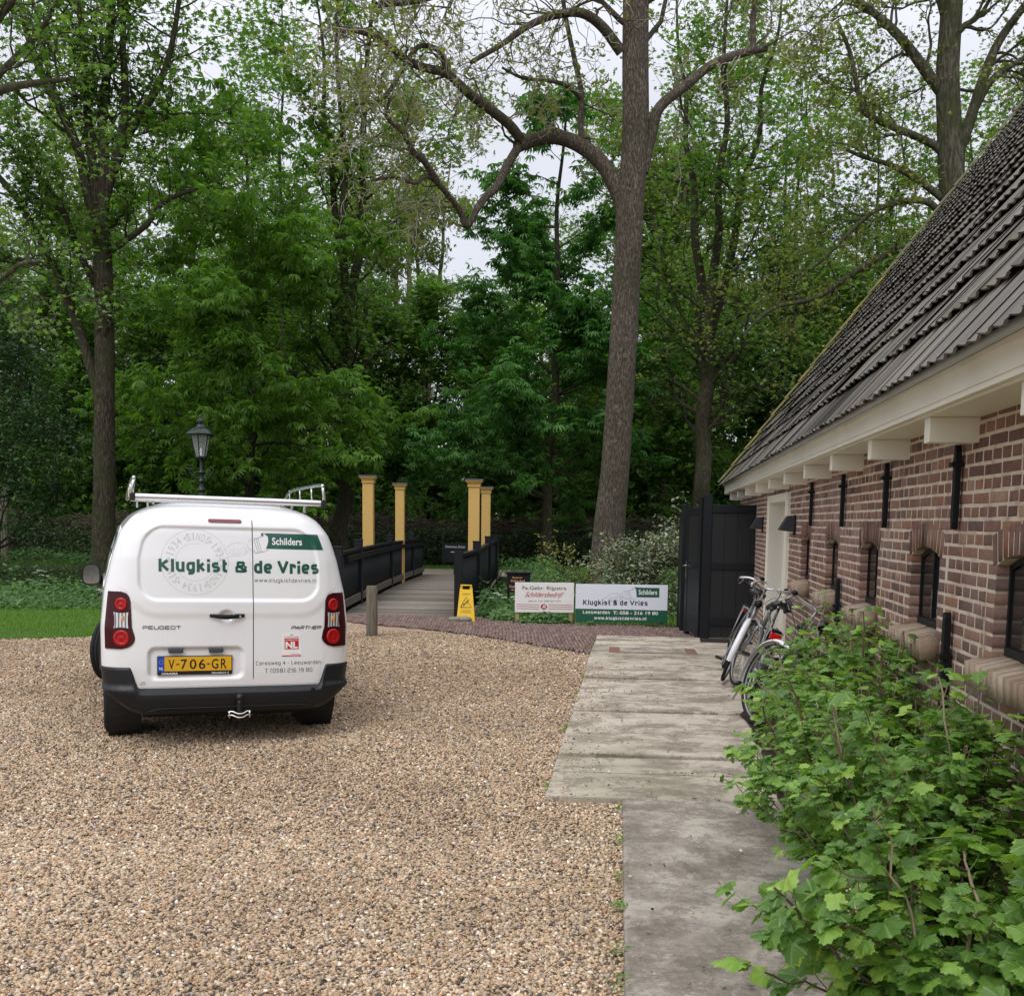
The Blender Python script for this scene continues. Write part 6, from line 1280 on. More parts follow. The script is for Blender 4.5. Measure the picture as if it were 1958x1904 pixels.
def currant(label, base, spread, height, nst, nleaf, seed, lean=(0, 0), leaf=(.035, .065), shape=None):
    R_ = np.random.default_rng(seed); o = empty('currant_bush', base, 0, label, 'bush', 'currant bushes along the farm wall')
    st, pale, gs, lf, fl = FB(), FB(), FB(), FB(), FB(); pts = []; dirs = []; ups = []; tipness = []
    for k in range(nst):
        a = R_.uniform(0, 6.28); r0 = R_.random() ** .5 * .18; p0 = np.array([r0 * math.cos(a) * spread[0], r0 * math.sin(a) * spread[1], -.05])
        a2 = a + R_.normal(0, .5); rr = R_.random() ** .6; tip = np.array([math.cos(a2) * rr * spread[0] + lean[0] * rr, math.sin(a2) * rr * spread[1] + lean[1] * rr, height * (1 - .42 * rr ** 2) * R_.uniform(.60, 1.16)])
        if shape is not None: tip = shape(tip, R_)
        mid = p0 * .5 + tip * .5 + np.array([0, 0, height * .12]) + R_.normal(0, .05, 3); P = smooth_path([p0, p0 * .8 + mid * .25 + [0, 0, .08], mid, tip], 6)
        n = len(P); P[1:-1] += R_.normal(0, .008, (n - 2, 3)); V, Q = tube_np(P, np.linspace(.0065, .0022, n) * R_.uniform(.9, 1.7), 5); (pale if R_.random() < .42 else st).add(V, Q)
        L = np.linalg.norm(np.diff(P, axis=0), axis=1).sum()
        for s_ in range(int(3 + L * 6)):
            u = R_.uniform(.25, 1.0); i = min(n - 2, int(u * (n - 1))); q = P[i]; d = R_.normal(0, 1, 3); d[2] = abs(d[2]) * .8; d /= np.linalg.norm(d); ln = R_.uniform(.06, .22); e = q + d * ln
            tw = smooth_path([q, q + d * ln * .5 + R_.normal(0, .012, 3), e], 3); V, Q = tube_np(tw, np.linspace(.0028, .0014, len(tw)), 4); (gs if R_.random() < .5 else st).add(V, Q)
            for tpt in np.linspace(.25, 1, 4): pts.append(tw[int(tpt * (len(tw) - 1))]); dirs.append(d); tipness.append(tpt)
            if R_.random() < .35:
                f0 = e - d * .02
                for m_ in range(9):
                    c_ = f0 + np.array([R_.normal(0, .010), R_.normal(0, .010), -.008 * m_]); fl.add(*ico6(c_, .0042))
        for u in np.linspace(.3, 1, int(4 + L * 12)): i = min(n - 1, int(u * (n - 1))); pts.append(P[i]); dirs.append(P[min(n - 1, i + 1)] - P[max(0, i - 1)] + 1e-4); tipness.append(u * .9)
    pts = np.array(pts); dirs = np.array(dirs); dirs /= np.linalg.norm(dirs, axis=1)[:, None]
    sel = R_.integers(0, len(pts), nleaf); p = pts[sel]; d = dirs[sel]; n = nleaf
    out = p - np.array([0, 0, height * .3]); out /= np.linalg.norm(out, axis=1)[:, None] + 1e-6
    U = R_.normal(0, .9, (n, 3)) + d * .3 + out * .9; U[:, 2] *= .45; U[:, 2] -= .1; U /= np.linalg.norm(U, axis=1)[:, None]
    N = np.tile([0, 0, 1.0], (n, 1)) + R_.normal(0, .42, (n, 3)) + out * .45; pet = R_.uniform(.015, .05, n)
    q = p + U * pet[:, None] + np.array([0, 0, .012]); S = R_.uniform(leaf[0], leaf[1], n) * (1 + .5 * (R_.random(n) < .08)) * 1.25
    scatter(lf, LV, q, frames(N, U), S, LF3, LF4, bend=R_.uniform(-.05, .38, n))
    k = R_.choice(n, n // 2, False); a_, b_ = p[k], q[k]; side = np.cross(b_ - a_, [0, 0, 1]); side /= np.linalg.norm(side, axis=1)[:, None] + 1e-9; side *= .0011
    Vp = np.stack([a_ - side, a_ + side, b_ + side, b_ - side], 1).reshape(-1, 3); gs.add(Vp, np.arange(len(k) * 4).reshape(-1, 4))
    fo_ = lf.build('foliage', CURR, o, smooth=True); uvl = fo_.data.uv_layers.new(name='UVMap'); li = np.zeros(len(fo_.data.loops), np.int32); fo_.data.loops.foreach_get('vertex_index', li); luv = (LV[:, :2] - [0, .12])[li % len(LV)]; uvl.data.foreach_set('uv', luv.astype(np.float32).ravel()); st.build('stems', STEM, o, smooth=True)
    if pale.n: pale.build('pale_canes', PALESTEM, o, smooth=True)
    gs.build('shoots', GSTEM, o)
    if fl.n: fl.build('flowers', BLOOM, o)
    return o
def ico6(c, r):
    V = np.array([(1, 0, 0), (-1, 0, 0), (0, 1, 0), (0, -1, 0), (0, 0, 1), (0, 0, -1.0)]) * r + c
    return V, None, np.array([(0, 2, 4), (2, 1, 4), (1, 3, 4), (3, 0, 4), (2, 0, 5), (1, 2, 5), (3, 1, 5), (0, 3, 5)])
def keep_off_wall(y0, m=.03):
    def f(tip, R_, y0=y0): return tip
    return f
def wshape(base):
    def f(tip, R_):
        lim = wall_x(base[1] + tip[1]) - base[0] - .05; tip = tip.copy(); tip[0] = min(tip[0], lim - abs(R_.normal(0, .06))); return tip
    return f
for (lab, base, spread, h, nst, nl, seed, leaf) in (
        ('far leafy currant bush half covering the dark blue bicycle', (2.06, 6.60), (.52, .60), 1.06, 38, 3000, 1, (.030, .052)),
        ('currant bush in the middle of the row, reaching up beside the iron wall anchor', (1.86, 5.45), (.74, .66), 1.10, 44, 3500, 2, (.030, .056)),
        ('currant bush with one long shoot leaning out over the walkway', (1.61, 4.50), (.76, .62), .98, 40, 3700, 3, (.030, .055)),
        ('currant bush hung with small pale flowers, second from the photographer', (1.54, 3.60), (.72, .60), 1.04, 38, 3500, 4, (.032, .060)),
        ('nearest currant bush with the largest bright leaves', (1.36, 2.75), (.68, .54), .98, 34, 2900, 5, (.036, .076))):
    b3_ = (base[0], base[1], .06); currant(lab, b3_, spread, h, nst, nl, seed, (0, 0), leaf, wshape(b3_))

# ================================================================== TREES
def palm5():
    a = np.radians([-140, -112, -80, -52, -25, 0, 25, 52, 80, 112, 140]); r = np.array([.35, .62, .36, .86, .42, 1.0, .42, .86, .36, .62, .35])
    V = [(0, 0, .02)] + [(rr * .55 * math.sin(t_), rr * .62 * math.cos(t_) + .1, -.10 * rr) for rr, t_ in zip(r, a)]
    return np.array(V), np.array([(0, i, i + 1) for i in range(1, 11)])
def chest7():
    V = []; F = []
    for k, a in enumerate(np.radians([-105, -68, -34, 0, 34, 68, 105])):
        L = 1.0 - .28 * abs(k - 3) / 3; d = np.array([math.sin(a), math.cos(a) * .9]); s_ = np.array([-d[1], d[0]]); b = len(V)
        V += [(0, 0, 0), (d[0] * L * .6 + s_[0] * .14 * L, d[1] * L * .6 + s_[1] * .14 * L, -.16 * L), (d[0] * L, d[1] * L, -.62 * L), (d[0] * L * .6 - s_[0] * .14 * L, d[1] * L * .6 - s_[1] * .14 * L, -.16 * L)]
        F += [(b, b + 3, b + 2), (b, b + 2, b + 1)]
    return np.array(V), np.array(F)
def oval():
    return np.array([(0, 0, 0), (.20, .35, .02), (.16, .75, -.03), (0, 1, -.08), (-.16, .75, -.03), (-.20, .35, .02)]), np.array([(0, 1, 2), (0, 2, 3), (0, 3, 4), (0, 4, 5)])
def rose3():   # little tuft of three leaves for far or small-leaved foliage
    V, F = oval(); out = []; fo = []
    for k, a in enumerate((-.9, .1, 1.0)): out.append(V @ rotz(a).T @ rotx(.3 * k).T); fo.append(F + 6 * k)
    return np.concatenate(out), np.concatenate(fo)
LEAFS = {'palm': palm5(), 'chest': chest7(), 'oval': oval(), 'rose': rose3()}
MAPLE = leaf_mat('maple_leaf', [(0, (0.050, 0.110, 0.020)), (.4, (0.082, 0.165, 0.032)), (.8, (0.118, 0.215, 0.042)), (1, (0.18, 0.27, 0.06))], .45)
CHEST = leaf_mat('chestnut_leaf', [(0, (0.034, 0.110, 0.022)), (.4, (0.055, 0.160, 0.032)), (.8, (0.080, 0.210, 0.042)), (1, (0.12, 0.26, 0.06))], .40)
CHEST2 = leaf_mat('young_chestnut_leaf', [(0, (0.065, 0.150, 0.018)), (.5, (0.105, 0.220, 0.028)), (1, (0.16, 0.28, 0.04))], .45)
OAKL = leaf_mat('spring_oak_leaf', [(0, (0.09, 0.115, 0.022)), (.5, (0.15, 0.18, 0.038)), (1, (0.24, 0.25, 0.07))], .45)
FARL = leaf_mat('pale_far_leaf', [(0, (0.08, 0.12, 0.025)), (.5, (0.13, 0.18, 0.04)), (1, (0.20, 0.25, 0.065))], .45)
DARKL = leaf_mat('dark_holly_leaf', [(0, (0.020, 0.055, 0.014)), (.6, (0.035, 0.090, 0.022)), (1, (0.06, 0.14, 0.035))], .25, .35, .4)
UNDER = leaf_mat('understorey_leaf', [(0, (0.045, 0.105, 0.018)), (.5, (0.075, 0.160, 0.028)), (1, (0.13, 0.22, 0.04))], .42)
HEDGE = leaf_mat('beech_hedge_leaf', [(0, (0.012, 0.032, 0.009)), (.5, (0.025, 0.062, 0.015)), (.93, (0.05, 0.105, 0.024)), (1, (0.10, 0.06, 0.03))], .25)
BARK1 = bark_mat('grey_brown_bark', (0.13, 0.108, 0.085), (0.235, 0.195, 0.152), 11, .35, .9)
BARK2 = bark_mat('dark_mossy_bark', (0.050, 0.042, 0.030), (0.095, 0.080, 0.056), 7, .6, .8, .1)
BARK3 = bark_mat('pale_tan_bark', (0.22, 0.165, 0.12), (0.33, 0.265, 0.20), 4, .15, .5, .1)
BARK4 = bark_mat('green_grey_bark', (0.085, 0.078, 0.055), (0.15, 0.14, 0.10), 5, .7, .7, .3)
TWIG = simple('pale_twig', (0.36, 0.33, 0.26), .8, var=.4, nscale=3)

def unit(v): return v / (np.linalg.norm(v) + 1e-9)
class Tree:
    def __init__(s, seed): s.R = np.random.default_rng(seed); s.w = FB(); s.pts = []; s.dirs = []; s.tw = FB(); s.wt = []; s.cw = 1.0
    def limb(s, P, r0, r1, n=8, fb=None):
        P = np.array(P, float); m = len(P); V, Q = tube_np(P, r0 + (r1 - r0) * np.linspace(0, 1, m) ** .8, n); (fb or s.w).add(V, Q)
    def grow(s, p, d, L, r, lvl, maxl, droop=0.0, up=0.12, curl=.28, kids=(5, 5, 4), leafy=1.0, twfb=None):
        R = s.R; n = 6 if lvl < maxl else 4; P = [np.array(p, float)]; dd = unit(np.array(d, float)); st = L / n
        for i in range(n):
            dd = unit(dd + R.normal(0, curl / math.sqrt(n) * 1.4, 3) + np.array([0, 0, up - droop * (i / n)])); P.append(P[-1] + dd * st)
        P = np.array(P); s.limb(P, r, max(r * .35, .006), 6 if r > .05 else (4 if r > .015 else 3), twfb if (twfb and lvl >= maxl - 1) else None)
        if lvl >= maxl - 1:
            for i in range(1, len(P)): s.wt.append(s.cw); s.pts.append(P[i]); s.dirs.append(P[i] - P[i - 1])
        if lvl < maxl:
            k = kids[min(lvl, len(kids) - 1)]
            for j in range(k):
                u = R.uniform(.25, 1.0) if j else 1.0; f = u * n; i = min(n - 1, int(f)); q = P[i] + (P[i + 1] - P[i]) * (f - i)
                ax = unit(np.cross(P[i + 1] - P[i], R.normal(0, 1, 3))); t_ = unit(P[i + 1] - P[i]); an = R.uniform(.5, 1.1) if j else R.uniform(0, .3)
                s.grow(q, t_ * math.cos(an) + ax * math.sin(an), L * R.uniform(.45, .72), r * R.uniform(.38, .55), lvl + 1, maxl, droop, up, curl, kids, leafy, twfb)
    def leaves(s, kind, n, size, spread, flat=.5, droop=0.0, zmin=-9):
        R = s.R; P = np.array(s.pts); D = np.array(s.dirs); w_ = np.array(s.wt); i = R.choice(len(P), n, p=w_ / w_.sum()); p = P[i] + R.normal(0, spread, (n, 3)) * np.array([1, 1, .42]); 
        U = R.normal(0, 1, (n, 3)); U[:, 2] *= .35; U[:, 2] -= droop; N = np.tile([0, 0, 1.0], (n, 1)) + R.normal(0, flat, (n, 3)); k = p[:, 2] > zmin; p, U, N = p[k], U[k], N[k]
        tv, tf = LEAFS[kind]; fb = FB(); scatter(fb, tv, p, frames(N, U), R.uniform(size[0], size[1], len(p)), tf); return fb
    def build(s, name, loc, label, cat, bark, leafmat, fb, group=None, extra=None):
        o = empty(name, loc, 0, label, cat, group); s.w.build('trunk', bark, o, smooth=True)
        if s.tw.n: s.tw.build('twigs', TWIG, o)
        if fb is not None: fb.build('crown', leafmat, o)
        return o
def rel(path, base): return [np.array(p) - base for p in path]
def flare(P, r, base_r): return P

# --- T2: the tall bare-trunked tree beside the sign boards (21.5 m away)
def tree_from_limbs(seed, base, limbs, leaf_args, name, label, cat, bark, leafmat, sub=dict(), group=None):
    T = Tree(seed); R = T.R; base = np.array(base, float)
    for (pts, r0, r1, kids, L, kw) in limbs:
        P = smooth_path([np.array(p) - base for p in pts], 5); m = len(P); rr = r0 + (r1 - r0) * np.linspace(0, 1, m)
        if kw.get('flare'): rr = rr + r0 * .45 * np.exp(-np.linspace(0, 1, m) * kw['flare'])
        V, Q = tube_np(P, rr, kw.get('n', 12)); T.w.add(V, Q)
        u0 = kw.get('u0', .3)
        for j in range(kids):
            u = u0 + (1 - u0) * (j + R.random()) / kids; f = min(m - 1.01, u * (m - 1)); i = int(f); q = P[i] + (P[i + 1] - P[i]) * (f - i); t_ = unit(P[i + 1] - P[i]); ax = unit(np.cross(t_, R.normal(0, 1, 3))); an = R.uniform(.5, 1.2)
            T.grow(q, t_ * math.cos(an) + ax * math.sin(an) + np.array([0, 0, kw.get('lift', 0)]), L * R.uniform(.6, 1.2), max(.012, rr[i] * kw.get('rk', .35)), 1, kw.get('maxl', 3), kw.get('droop', 0), kw.get('up', .1), kw.get('curl', .3), kw.get('kids', (4, 4, 4)), 1, T.tw if kw.get('twigs') else None)
    fb = None
    if leaf_args: fb = T.leaves(*leaf_args[0], **leaf_args[1])
    return T.build(name, tuple(base), label, cat, bark, leafmat, fb, group)
Y2 = 21.5; A = lambda x, y, d=0.0, Y=Y2: at(x, y, Y + d)
b2_ = np.array([1.93, Y2, -.05])
tw_ = dict(twigs=True, maxl=3, kids=(4, 4, 3), curl=.75, up=.0, droop=.1, rk=.30)
limbs = [
 ([b2_, A(1166, 1000), A(1176, 900), A(1188, 720), A(1197, 560), A(1205, 400), A(1215, 260), A(1215, 120), A(1216, 0), A(1220, -160), A(1225, -340), A(1222, -560)], .295, .245, 10, 2.6, dict(n=24, flare=14, u0=.62, rk=.25, maxl=3)),
 ([A(1200, 430), A(1183, 370), A(1150, 312), A(1105, 276), A(1060, 262), A(1020, 268), A(990, 280, -.3)], .175, .125, 3, 1.0, dict(n=12, **tw_)),
 ([A(1000, 275, -.2), A(975, 240, -.6), A(935, 208, -1), A(895, 178, -1.3), A(855, 142, -1.6), A(805, 128, -1.9), A(770, 110, -2.2), A(735, 80, -2.5), A(690, 60, -2.9), A(640, 55, -3.2)], .105, .05, 16, 1.5, dict(u0=.2, **tw_)),
 ([A(862, 148, -1.6), A(842, 100, -1.8), A(800, 90, -2.1), A(765, 140, -2.3), A(730, 190, -2.6), A(680, 200, -2.9)], .055, .025, 10, 1.2, dict(u0=.2, **tw_)),
 ([A(992, 280, -.3), A(968, 320, -.6), A(950, 356, -.9), A(928, 378, -1.1), A(912, 400, -1.2), A(893, 432, -1.3), A(880, 405, -1.4), A(862, 380, -1.6), A(832, 345, -1.9), A(812, 338, -2.1), A(792, 350, -2.3), A(750, 338, -2.6), A(715, 345, -2.9)], .088, .03, 12, 1.15, dict(u0=.42, **tw_)),
 ([A(835, 347, -1.9), A(812, 310, -2.2), A(790, 290, -2.4), A(772, 255, -2.6), A(740, 225, -2.8), A(745, 190, -3.0)], .07, .025, 10, 1.2, dict(u0=.2, **tw_)),
 ([A(1120, 285, 0), A(1110, 240, .1), A(1112, 180, .2), A(1100, 120, .2), A(1085, 50, .3), A(1070, -40, .3)], .07, .04, 7, 1.2, dict(u0=.2, **tw_)),
 ([A(1112, 190, .2), A(1085, 165, -.2), A(1050, 155, -.5), A(1000, 150, -.8), A(960, 130, -1.0)], .05, .02, 6, 1.0, dict(u0=.2, **tw_)),
 ([A(1188, 100), A(1150, 50, -.2), A(1110, 25, -.4), A(1060, 30, -.6), A(1010, 50, -.9), A(960, 85, -1.2), A(900, 120, -1.5)], .11, .04, 12, 1.4, dict(u0=.2, **tw_)),
 ([A(1180, -80), A(1090, -130, -.4), A(980, -90, -.9), A(880, -30, -1.4), A(800, 0, -1.8), A(720, 10, -2.3)], .13, .05, 16, 1.5, dict(u0=.2, **tw_)),
 ([A(1228, 330), A(1247, 250), A(1262, 205), A(1310, 165, .1), A(1360, 125, .2), A(1410, 105, .3), A(1465, 92, .4)], .125, .07, 8, 1.3, dict(u0=.4, **tw_)),
 ([A(1440, 98, .35), A(1440, 40, .4), A(1448, -40, .5), A(1455, -140, .5)], .07, .04, 6, 1.4, dict(u0=.2, **tw_)),
 ([A(1240, -60), A(1320, -160, .2), A(1400, -260, .4)], .13, .05, 10, 1.6, dict(u0=.2, **tw_))]
tree_from_limbs(21, b2_, limbs, [('rose', 3600, (.06, .10), .12), dict(flat=.8)], 'tall_tree', 'tall bare-trunked tree with one arching limb, behind the silvery shrub', 'tree', BARK1, OAKL)

# --- T1: many-stemmed tree at the left
Y1 = 27.0; A = lambda x, y, d=0.0: at(x, y, Y1 + d); b1_ = np.array([-10.70, Y1, float(ground_z(-10.7, Y1))])
m1 = dict(maxl=3, kids=(4, 4, 3), curl=.4, up=.12, rk=.4)
limbs = [([b1_, A(198, 1060), A(200, 900), A(200, 780), A(200, 640), A(197, 500), A(193, 430)], .285, .215, 3, 1.5, dict(n=16, flare=8, u0=.5, **m1)),
 ([A(192, 760), A(170, 690), A(158, 650), A(130, 575), A(100, 500), A(60, 430), A(25, 370), A(-40, 300)], .15, .07, 9, 1.8, dict(u0=.3, **m1)),
 ([A(120, 560), A(85, 520), A(50, 500), A(0, 490)], .07, .03, 5, 1.3, dict(u0=.2, **m1)),
 ([A(196, 450), A(170, 380), A(150, 290), A(110, 200), A(70, 120), A(40, 20), A(10, -100)], .15, .06, 11, 2.0, dict(u0=.2, **m1)),
 ([A(196, 450), A(180, 340), A(168, 220), A(160, 100), A(150, -20), A(140, -180)], .13, .06, 11, 2.0, dict(u0=.2, **m1)),
 ([A(194, 440), A(200, 330), A(196, 240), A(205, 130), A(215, 0), A(222, -150)], .16, .07, 12, 2.0, dict(u0=.2, **m1)),
 ([A(200, 380), A(225, 290), A(240, 200), A(235, 90), A(240, -40)], .13, .06, 10, 2.0, dict(u0=.2, **m1)),
 ([A(215, 330), A(250, 250), A(300, 170), A(330, 80), A(350, -60)], .12, .05, 11, 2.1, dict(u0=.2, **m1)),
 ([A(210, 480), A(240, 460), A(280, 430), A(310, 390), A(350, 370), A(420, 350)], .09, .04, 10, 1.8, dict(u0=.2, **m1)),
 ([A(192, 560), A(150, 480), A(120, 400), A(70, 330), A(0, 260)], .10, .04, 9, 1.8, dict(u0=.2, **m1))]
tree_from_limbs(5, b1_, limbs, [('palm', 15500, (.14, .23), .20), dict(flat=.45)], 'maple_tree', 'many-stemmed tree with a thick dark trunk behind the van, at the left', 'tree', BARK2, MAPLE)

# --- T8: big tree rising behind the farm roof on the right, young yellow-green leaves
Y8 = 26.0; A = lambda x, y, d=0.0: at(x, y, Y8 + d); b8_ = np.array([11.3, Y8, -.05])
m8 = dict(maxl=3, kids=(4, 4, 4), curl=.5, up=.04, rk=.38)
limbs = [([b8_, A(1824, 900), A(1825, 600), A(1825, 420), A(1820, 340), A(1815, 240), A(1812, 140), A(1818, 40), A(1825, -80), A(1830, -240)], .36, .22, 4, 2, dict(n=16, flare=8, u0=.7, **m8)),
 ([A(1822, 400), A(1790, 370), A(1740, 335), A(1700, 315), A(1650, 300), A(1615, 285)], .10, .035, 8, 1.6, dict(u0=.3, **m8)),
 ([A(1820, 340), A(1800, 290), A(1760, 265), A(1700, 240), A(1655, 215), A(1640, 170), A(1625, 100), A(1600, 40)], .11, .04, 10, 1.6, dict(u0=.3, **m8)),
 ([A(1812, 190), A(1780, 150), A(1740, 95), A(1700, 50), A(1650, 10), A(1580, -30)], .15, .06, 9, 1.8, dict(u0=.25, **m8)),
 ([A(1830, 300), A(1855, 230), A(1880, 150), A(1910, 80), A(1960, 10), A(2010, -60)], .15, .07, 9, 1.8, dict(u0=.3, **m8)),
 ([A(1868, 200), A(1900, 150), A(1960, 110), A(2040, 60)], .10, .04, 6, 1.6, dict(u0=.3, **m8)),
 ([A(1830, 480), A(1870, 380), A(1910, 290), A(1960, 200), A(2030, 90)], .16, .07, 6, 1.6, dict(u0=.4, **m8)),
 ([A(1815, 440), A(1780, 390), A(1730, 385), A(1680, 400), A(1640, 430), A(1580, 490), A(1520, 540)], .095, .03, 11, 1.7, dict(u0=.25, **m8)),
 ([A(1810, 560), A(1750, 480), A(1690, 490), A(1620, 530), A(1560, 570), A(1480, 590), A(1420, 640)], .10, .03, 12, 1.8, dict(u0=.25, **m8)),
 ([A(1815, 60), A(1790, -20), A(1740, -80), A(1650, -120)], .12, .05, 9, 1.9, dict(u0=.2, **m8))]
tree_from_limbs(8, b8_, limbs, [('palm', 13000, (.09, .16), .14), dict(flat=.6)], 'oak_tree', 'big oak with yellow-green spring leaves rising behind the farm roof', 'tree', BARK4, OAKL)

# --- generic grown trees
def wild_tree(seed, H, r, crown0, kind, nleaf, size, spread, bark, leafmat, name, label, loc, lean=(0, 0), forks=1, n_l=22, L=2.6, shape='ovoid', droop=0, flat=.45, group=None, ldroop=.0, curl=.3, up=.1, cat='tree', kids=(4, 4, 3)):
    T = Tree(seed); R = T.R
    def trunk(p0, p1, r0, r1, n=9):
        P = [np.array(p0) + (np.array(p1) - np.array(p0)) * u + (R.normal(0, .10, 3) * [1, 1, 0] if 0 < u < 1 else 0) for u in np.linspace(0, 1, n)]; P = smooth_path(P, 3); m = len(P)
        rr = r0 + (r1 - r0) * np.linspace(0, 1, m); rr += r0 * .35 * np.exp(-np.linspace(0, 1, m) * 22); V, Q = tube_np(P, rr, 10); T.w.add(V, Q); return P, rr
    stems = []
    if forks == 1: stems.append(trunk((0, 0, -.3), (lean[0], lean[1], H), r, r * .12))
    else:
        hf = H * R.uniform(.25, .4); P, rr = trunk((0, 0, -.3), (lean[0] * .3, lean[1] * .3, hf), r, r * .8); stems.append((P[len(P) // 2:], rr[len(P) // 2:]))
        for k in range(forks):
            a = 6.28 * k / forks + R.uniform(0, 1); s_ = R.uniform(.8, 2.0); stems.append(trunk(P[-1], (lean[0] + s_ * math.cos(a), lean[1] + s_ * math.sin(a), H * R.uniform(.85, 1.0)), r * .62, r * .1))
    per_ = n_l // max(1, len(stems))
    for P, rr in stems:
        for j in range(per_ if len(stems) > 1 else n_l):
            nn = per_ if len(stems) > 1 else n_l; z = (j + R.random()) / nn; z = z ** 1.25 * .93 if shape == 'cone' else z; hh = max(crown0, P[0][2]) + (P[-1][2] - max(crown0, P[0][2])) * z
            if hh < P[0][2] or P[-1][2] < crown0: continue
            i = int(np.clip(np.searchsorted(P[:, 2], hh), 1, len(P) - 1)); q = P[i]; t_ = (hh - crown0) / (H - crown0 + 1e-6)
            w = {'ovoid': math.sin(math.pi * min(1, max(.08, t_ * .86 + .14))) ** .7, 'cone': 1.05 - .8 * t_, 'top': .35 + .65 * t_}[shape]
            a = R.uniform(0, 6.28); d = np.array([math.cos(a), math.sin(a), R.uniform(.0, .5) + (up * 2)]); T.cw = max(.02, w) ** 1.8; T.grow(q, d, L * w * R.uniform(.75, 1.25), max(.02, rr[i] * .38), 1, 3, droop, up, curl, kids)
    fb = T.leaves(kind, nleaf, size, spread, flat, ldroop); return T.build(name, loc, label, cat, bark, leafmat, fb, group)
def gz(x, y): return float(ground_z(x, y))
# horse chestnut in the middle, layered dark leaves
p = at(1043, 1080, 36.0); CH = wild_tree(31, 16.5, .21, 1.9, 'chest', 7800, (.22, .34), .20, BARK2, CHEST, 'chestnut_tree', 'young horse chestnut with layered dark leaves straight beyond the sign boards', (p[0], 36.0, 0), (.5, 0), 1, 34, 2.9, 'cone', .06, .35, None, .15, .22, .05)
# the chestnut with hanging leaves left of the bridge
p = at(470, 1000, 31.5); wild_tree(32, 14.0, .18, 1.6, 'chest', 6600, (.20, .32), .22, BARK2, CHEST2, 'chestnut_tree', 'horse chestnut with light hanging leaves behind the street lamp', (p[0], 31.5, gz(p[0], 31.5)), (.2, .5), 1, 32, 3.1, 'ovoid', .10, .5, None, .75, .25, .02)
# T4 and T5 trunks above the van
p = at(655, 1050, 34.0); wild_tree(33, 22, .27, 5.5, 'palm', 10000, (.17, .28), .22, BARK2, MAPLE, 'maple_tree', 'dark forked tree just left of the ochre posts', (p[0], 34, 0), (.5, .5), 3, 42, 2.8)
p = at(541, 1000, 38.5); wild_tree(34, 20, .15, 4.5, 'palm', 8000, (.16, .25), .22, BARK2, CHEST2, 'maple_tree', 'slim tree between the street lamp and the dark forked tree', (p[0], 38.5, 0), (.1, .3), 1, 26, 2.4)
# T6 forked tree behind the gate
p = at(1337, 1000, 34.0); wild_tree(35, 21, .30, 4.2, 'palm', 10500, (.17, .28), .22, BARK2, MAPLE, 'maple_tree', 'dark forked tree standing right behind the black gate', (p[0], 34, 0), (.5, 0), 3, 44, 2.9)
# low-branched dark evergreen at the far left
p = at(30, 1000, 30); wild_tree(36, 9.0, .14, .6, 'oval', 16000, (.10, .17), .28, BARK2, DARKL, 'holly_tree', 'dark evergreen tree at the far left edge behind the nettles', (p[0] - .6, 30, gz(p[0], 30)), (0, 0), 1, 40, 2.2, 'cone', 0, .8)
# pale tan trunks far behind
for k, (px, Y, H, r) in enumerate(((1252, 47, 21, .38), (1238, 50, 20, .27), (772, 52, 20, .36), (812, 55, 22, .26), (700, 50, 20, .24))):
    p = at(px, 1000, Y)
    if k == 0: POP = wild_tree(40, 21, .36, 9.5, 'rose', 5200, (.13, .2), .35, BARK3, FARL, 'poplar_tree', 'pale-barked tree in the wood right of the tall bare trunk', (p[0], Y, 0), (.3, 0), 2, 26, 2.6, 'top', 0, .8, 'pale-barked trees deeper in the wood')
    else:
        o = copy_tree(POP); o.location = (p[0], Y, 0); o.rotation_euler = (0, 0, 1.3 * k + 2); s_ = H / 21; o.scale = (s_ * r / .36 * .6 + .4, s_ * r / .36 * .6 + .4, s_)
        o['label'] = ['', 'thinner pale-barked tree hugging the back of the tall bare trunk', 'pale leaning trunk above the left ochre posts', 'slender pale trunk against the bright gap of sky', 'pale trunk just right of the dark forked tree'][k]
# background wood: three kinds, copied
protos = [wild_tree(51, 21, .22, 3.0, 'palm', 6600, (.22, .34), .30, BARK2, MAPLE, 'maple_tree', 'x', (0, 48, 0), (.4, 0), 2, 36, 3.0, group='leafy trees of the background wood'),
          wild_tree(52, 19, .17, 2.5, 'rose', 5500, (.20, .30), .42, BARK2, FARL, 'ash_tree', 'x', (0, 52, 0), (.2, 0), 1, 30, 2.8, group='slender yellow-green trees of the background wood'),
          wild_tree(53, 12, .11, .8, 'rose', 11000, (.16, .26), .36, BARK2, UNDER, 'elm_tree', 'x', (0, 45, 0), (.2, 0), 2, 36, 2.3, group='low dense trees of the understorey')]
rw = random.Random(77); rows = []
for (kind, Y0, Y1_, xs_) in ((2, 40.5, 46, [-27, -22.5, -18, -14.3, -10.2, -6.6, -3.1, .4, 4.2, 8.0, 12, 16]), (0, 42, 50, [-25.5, -18.5, -12.8, 6.6, 11.6, 16.5, 21]), (1, 50, 60, [-29, -22, -15, -9.8, 4.5, 10.5, 16.5, 24]),
                         (0, 58, 68, [-33, -25, -17, 1.5, 13, 25]), (2, 56, 66, [-30, -24.5, -18.8, -13.2, -7.4, -2, 3.6, 9, 14.6, 20, 26, 31])):
    for x in xs_: rows.append((kind, x + rw.uniform(-.8, .8), rw.uniform(Y0, Y1_)))
used = [False] * 3; placed = []
lab0 = {0: 'leafy forest tree among others of its kind in the wood beyond the hedge', 1: 'slender yellow-green tree deep in the wood', 2: 'low bushy understorey tree beyond the brushwood hedge'}
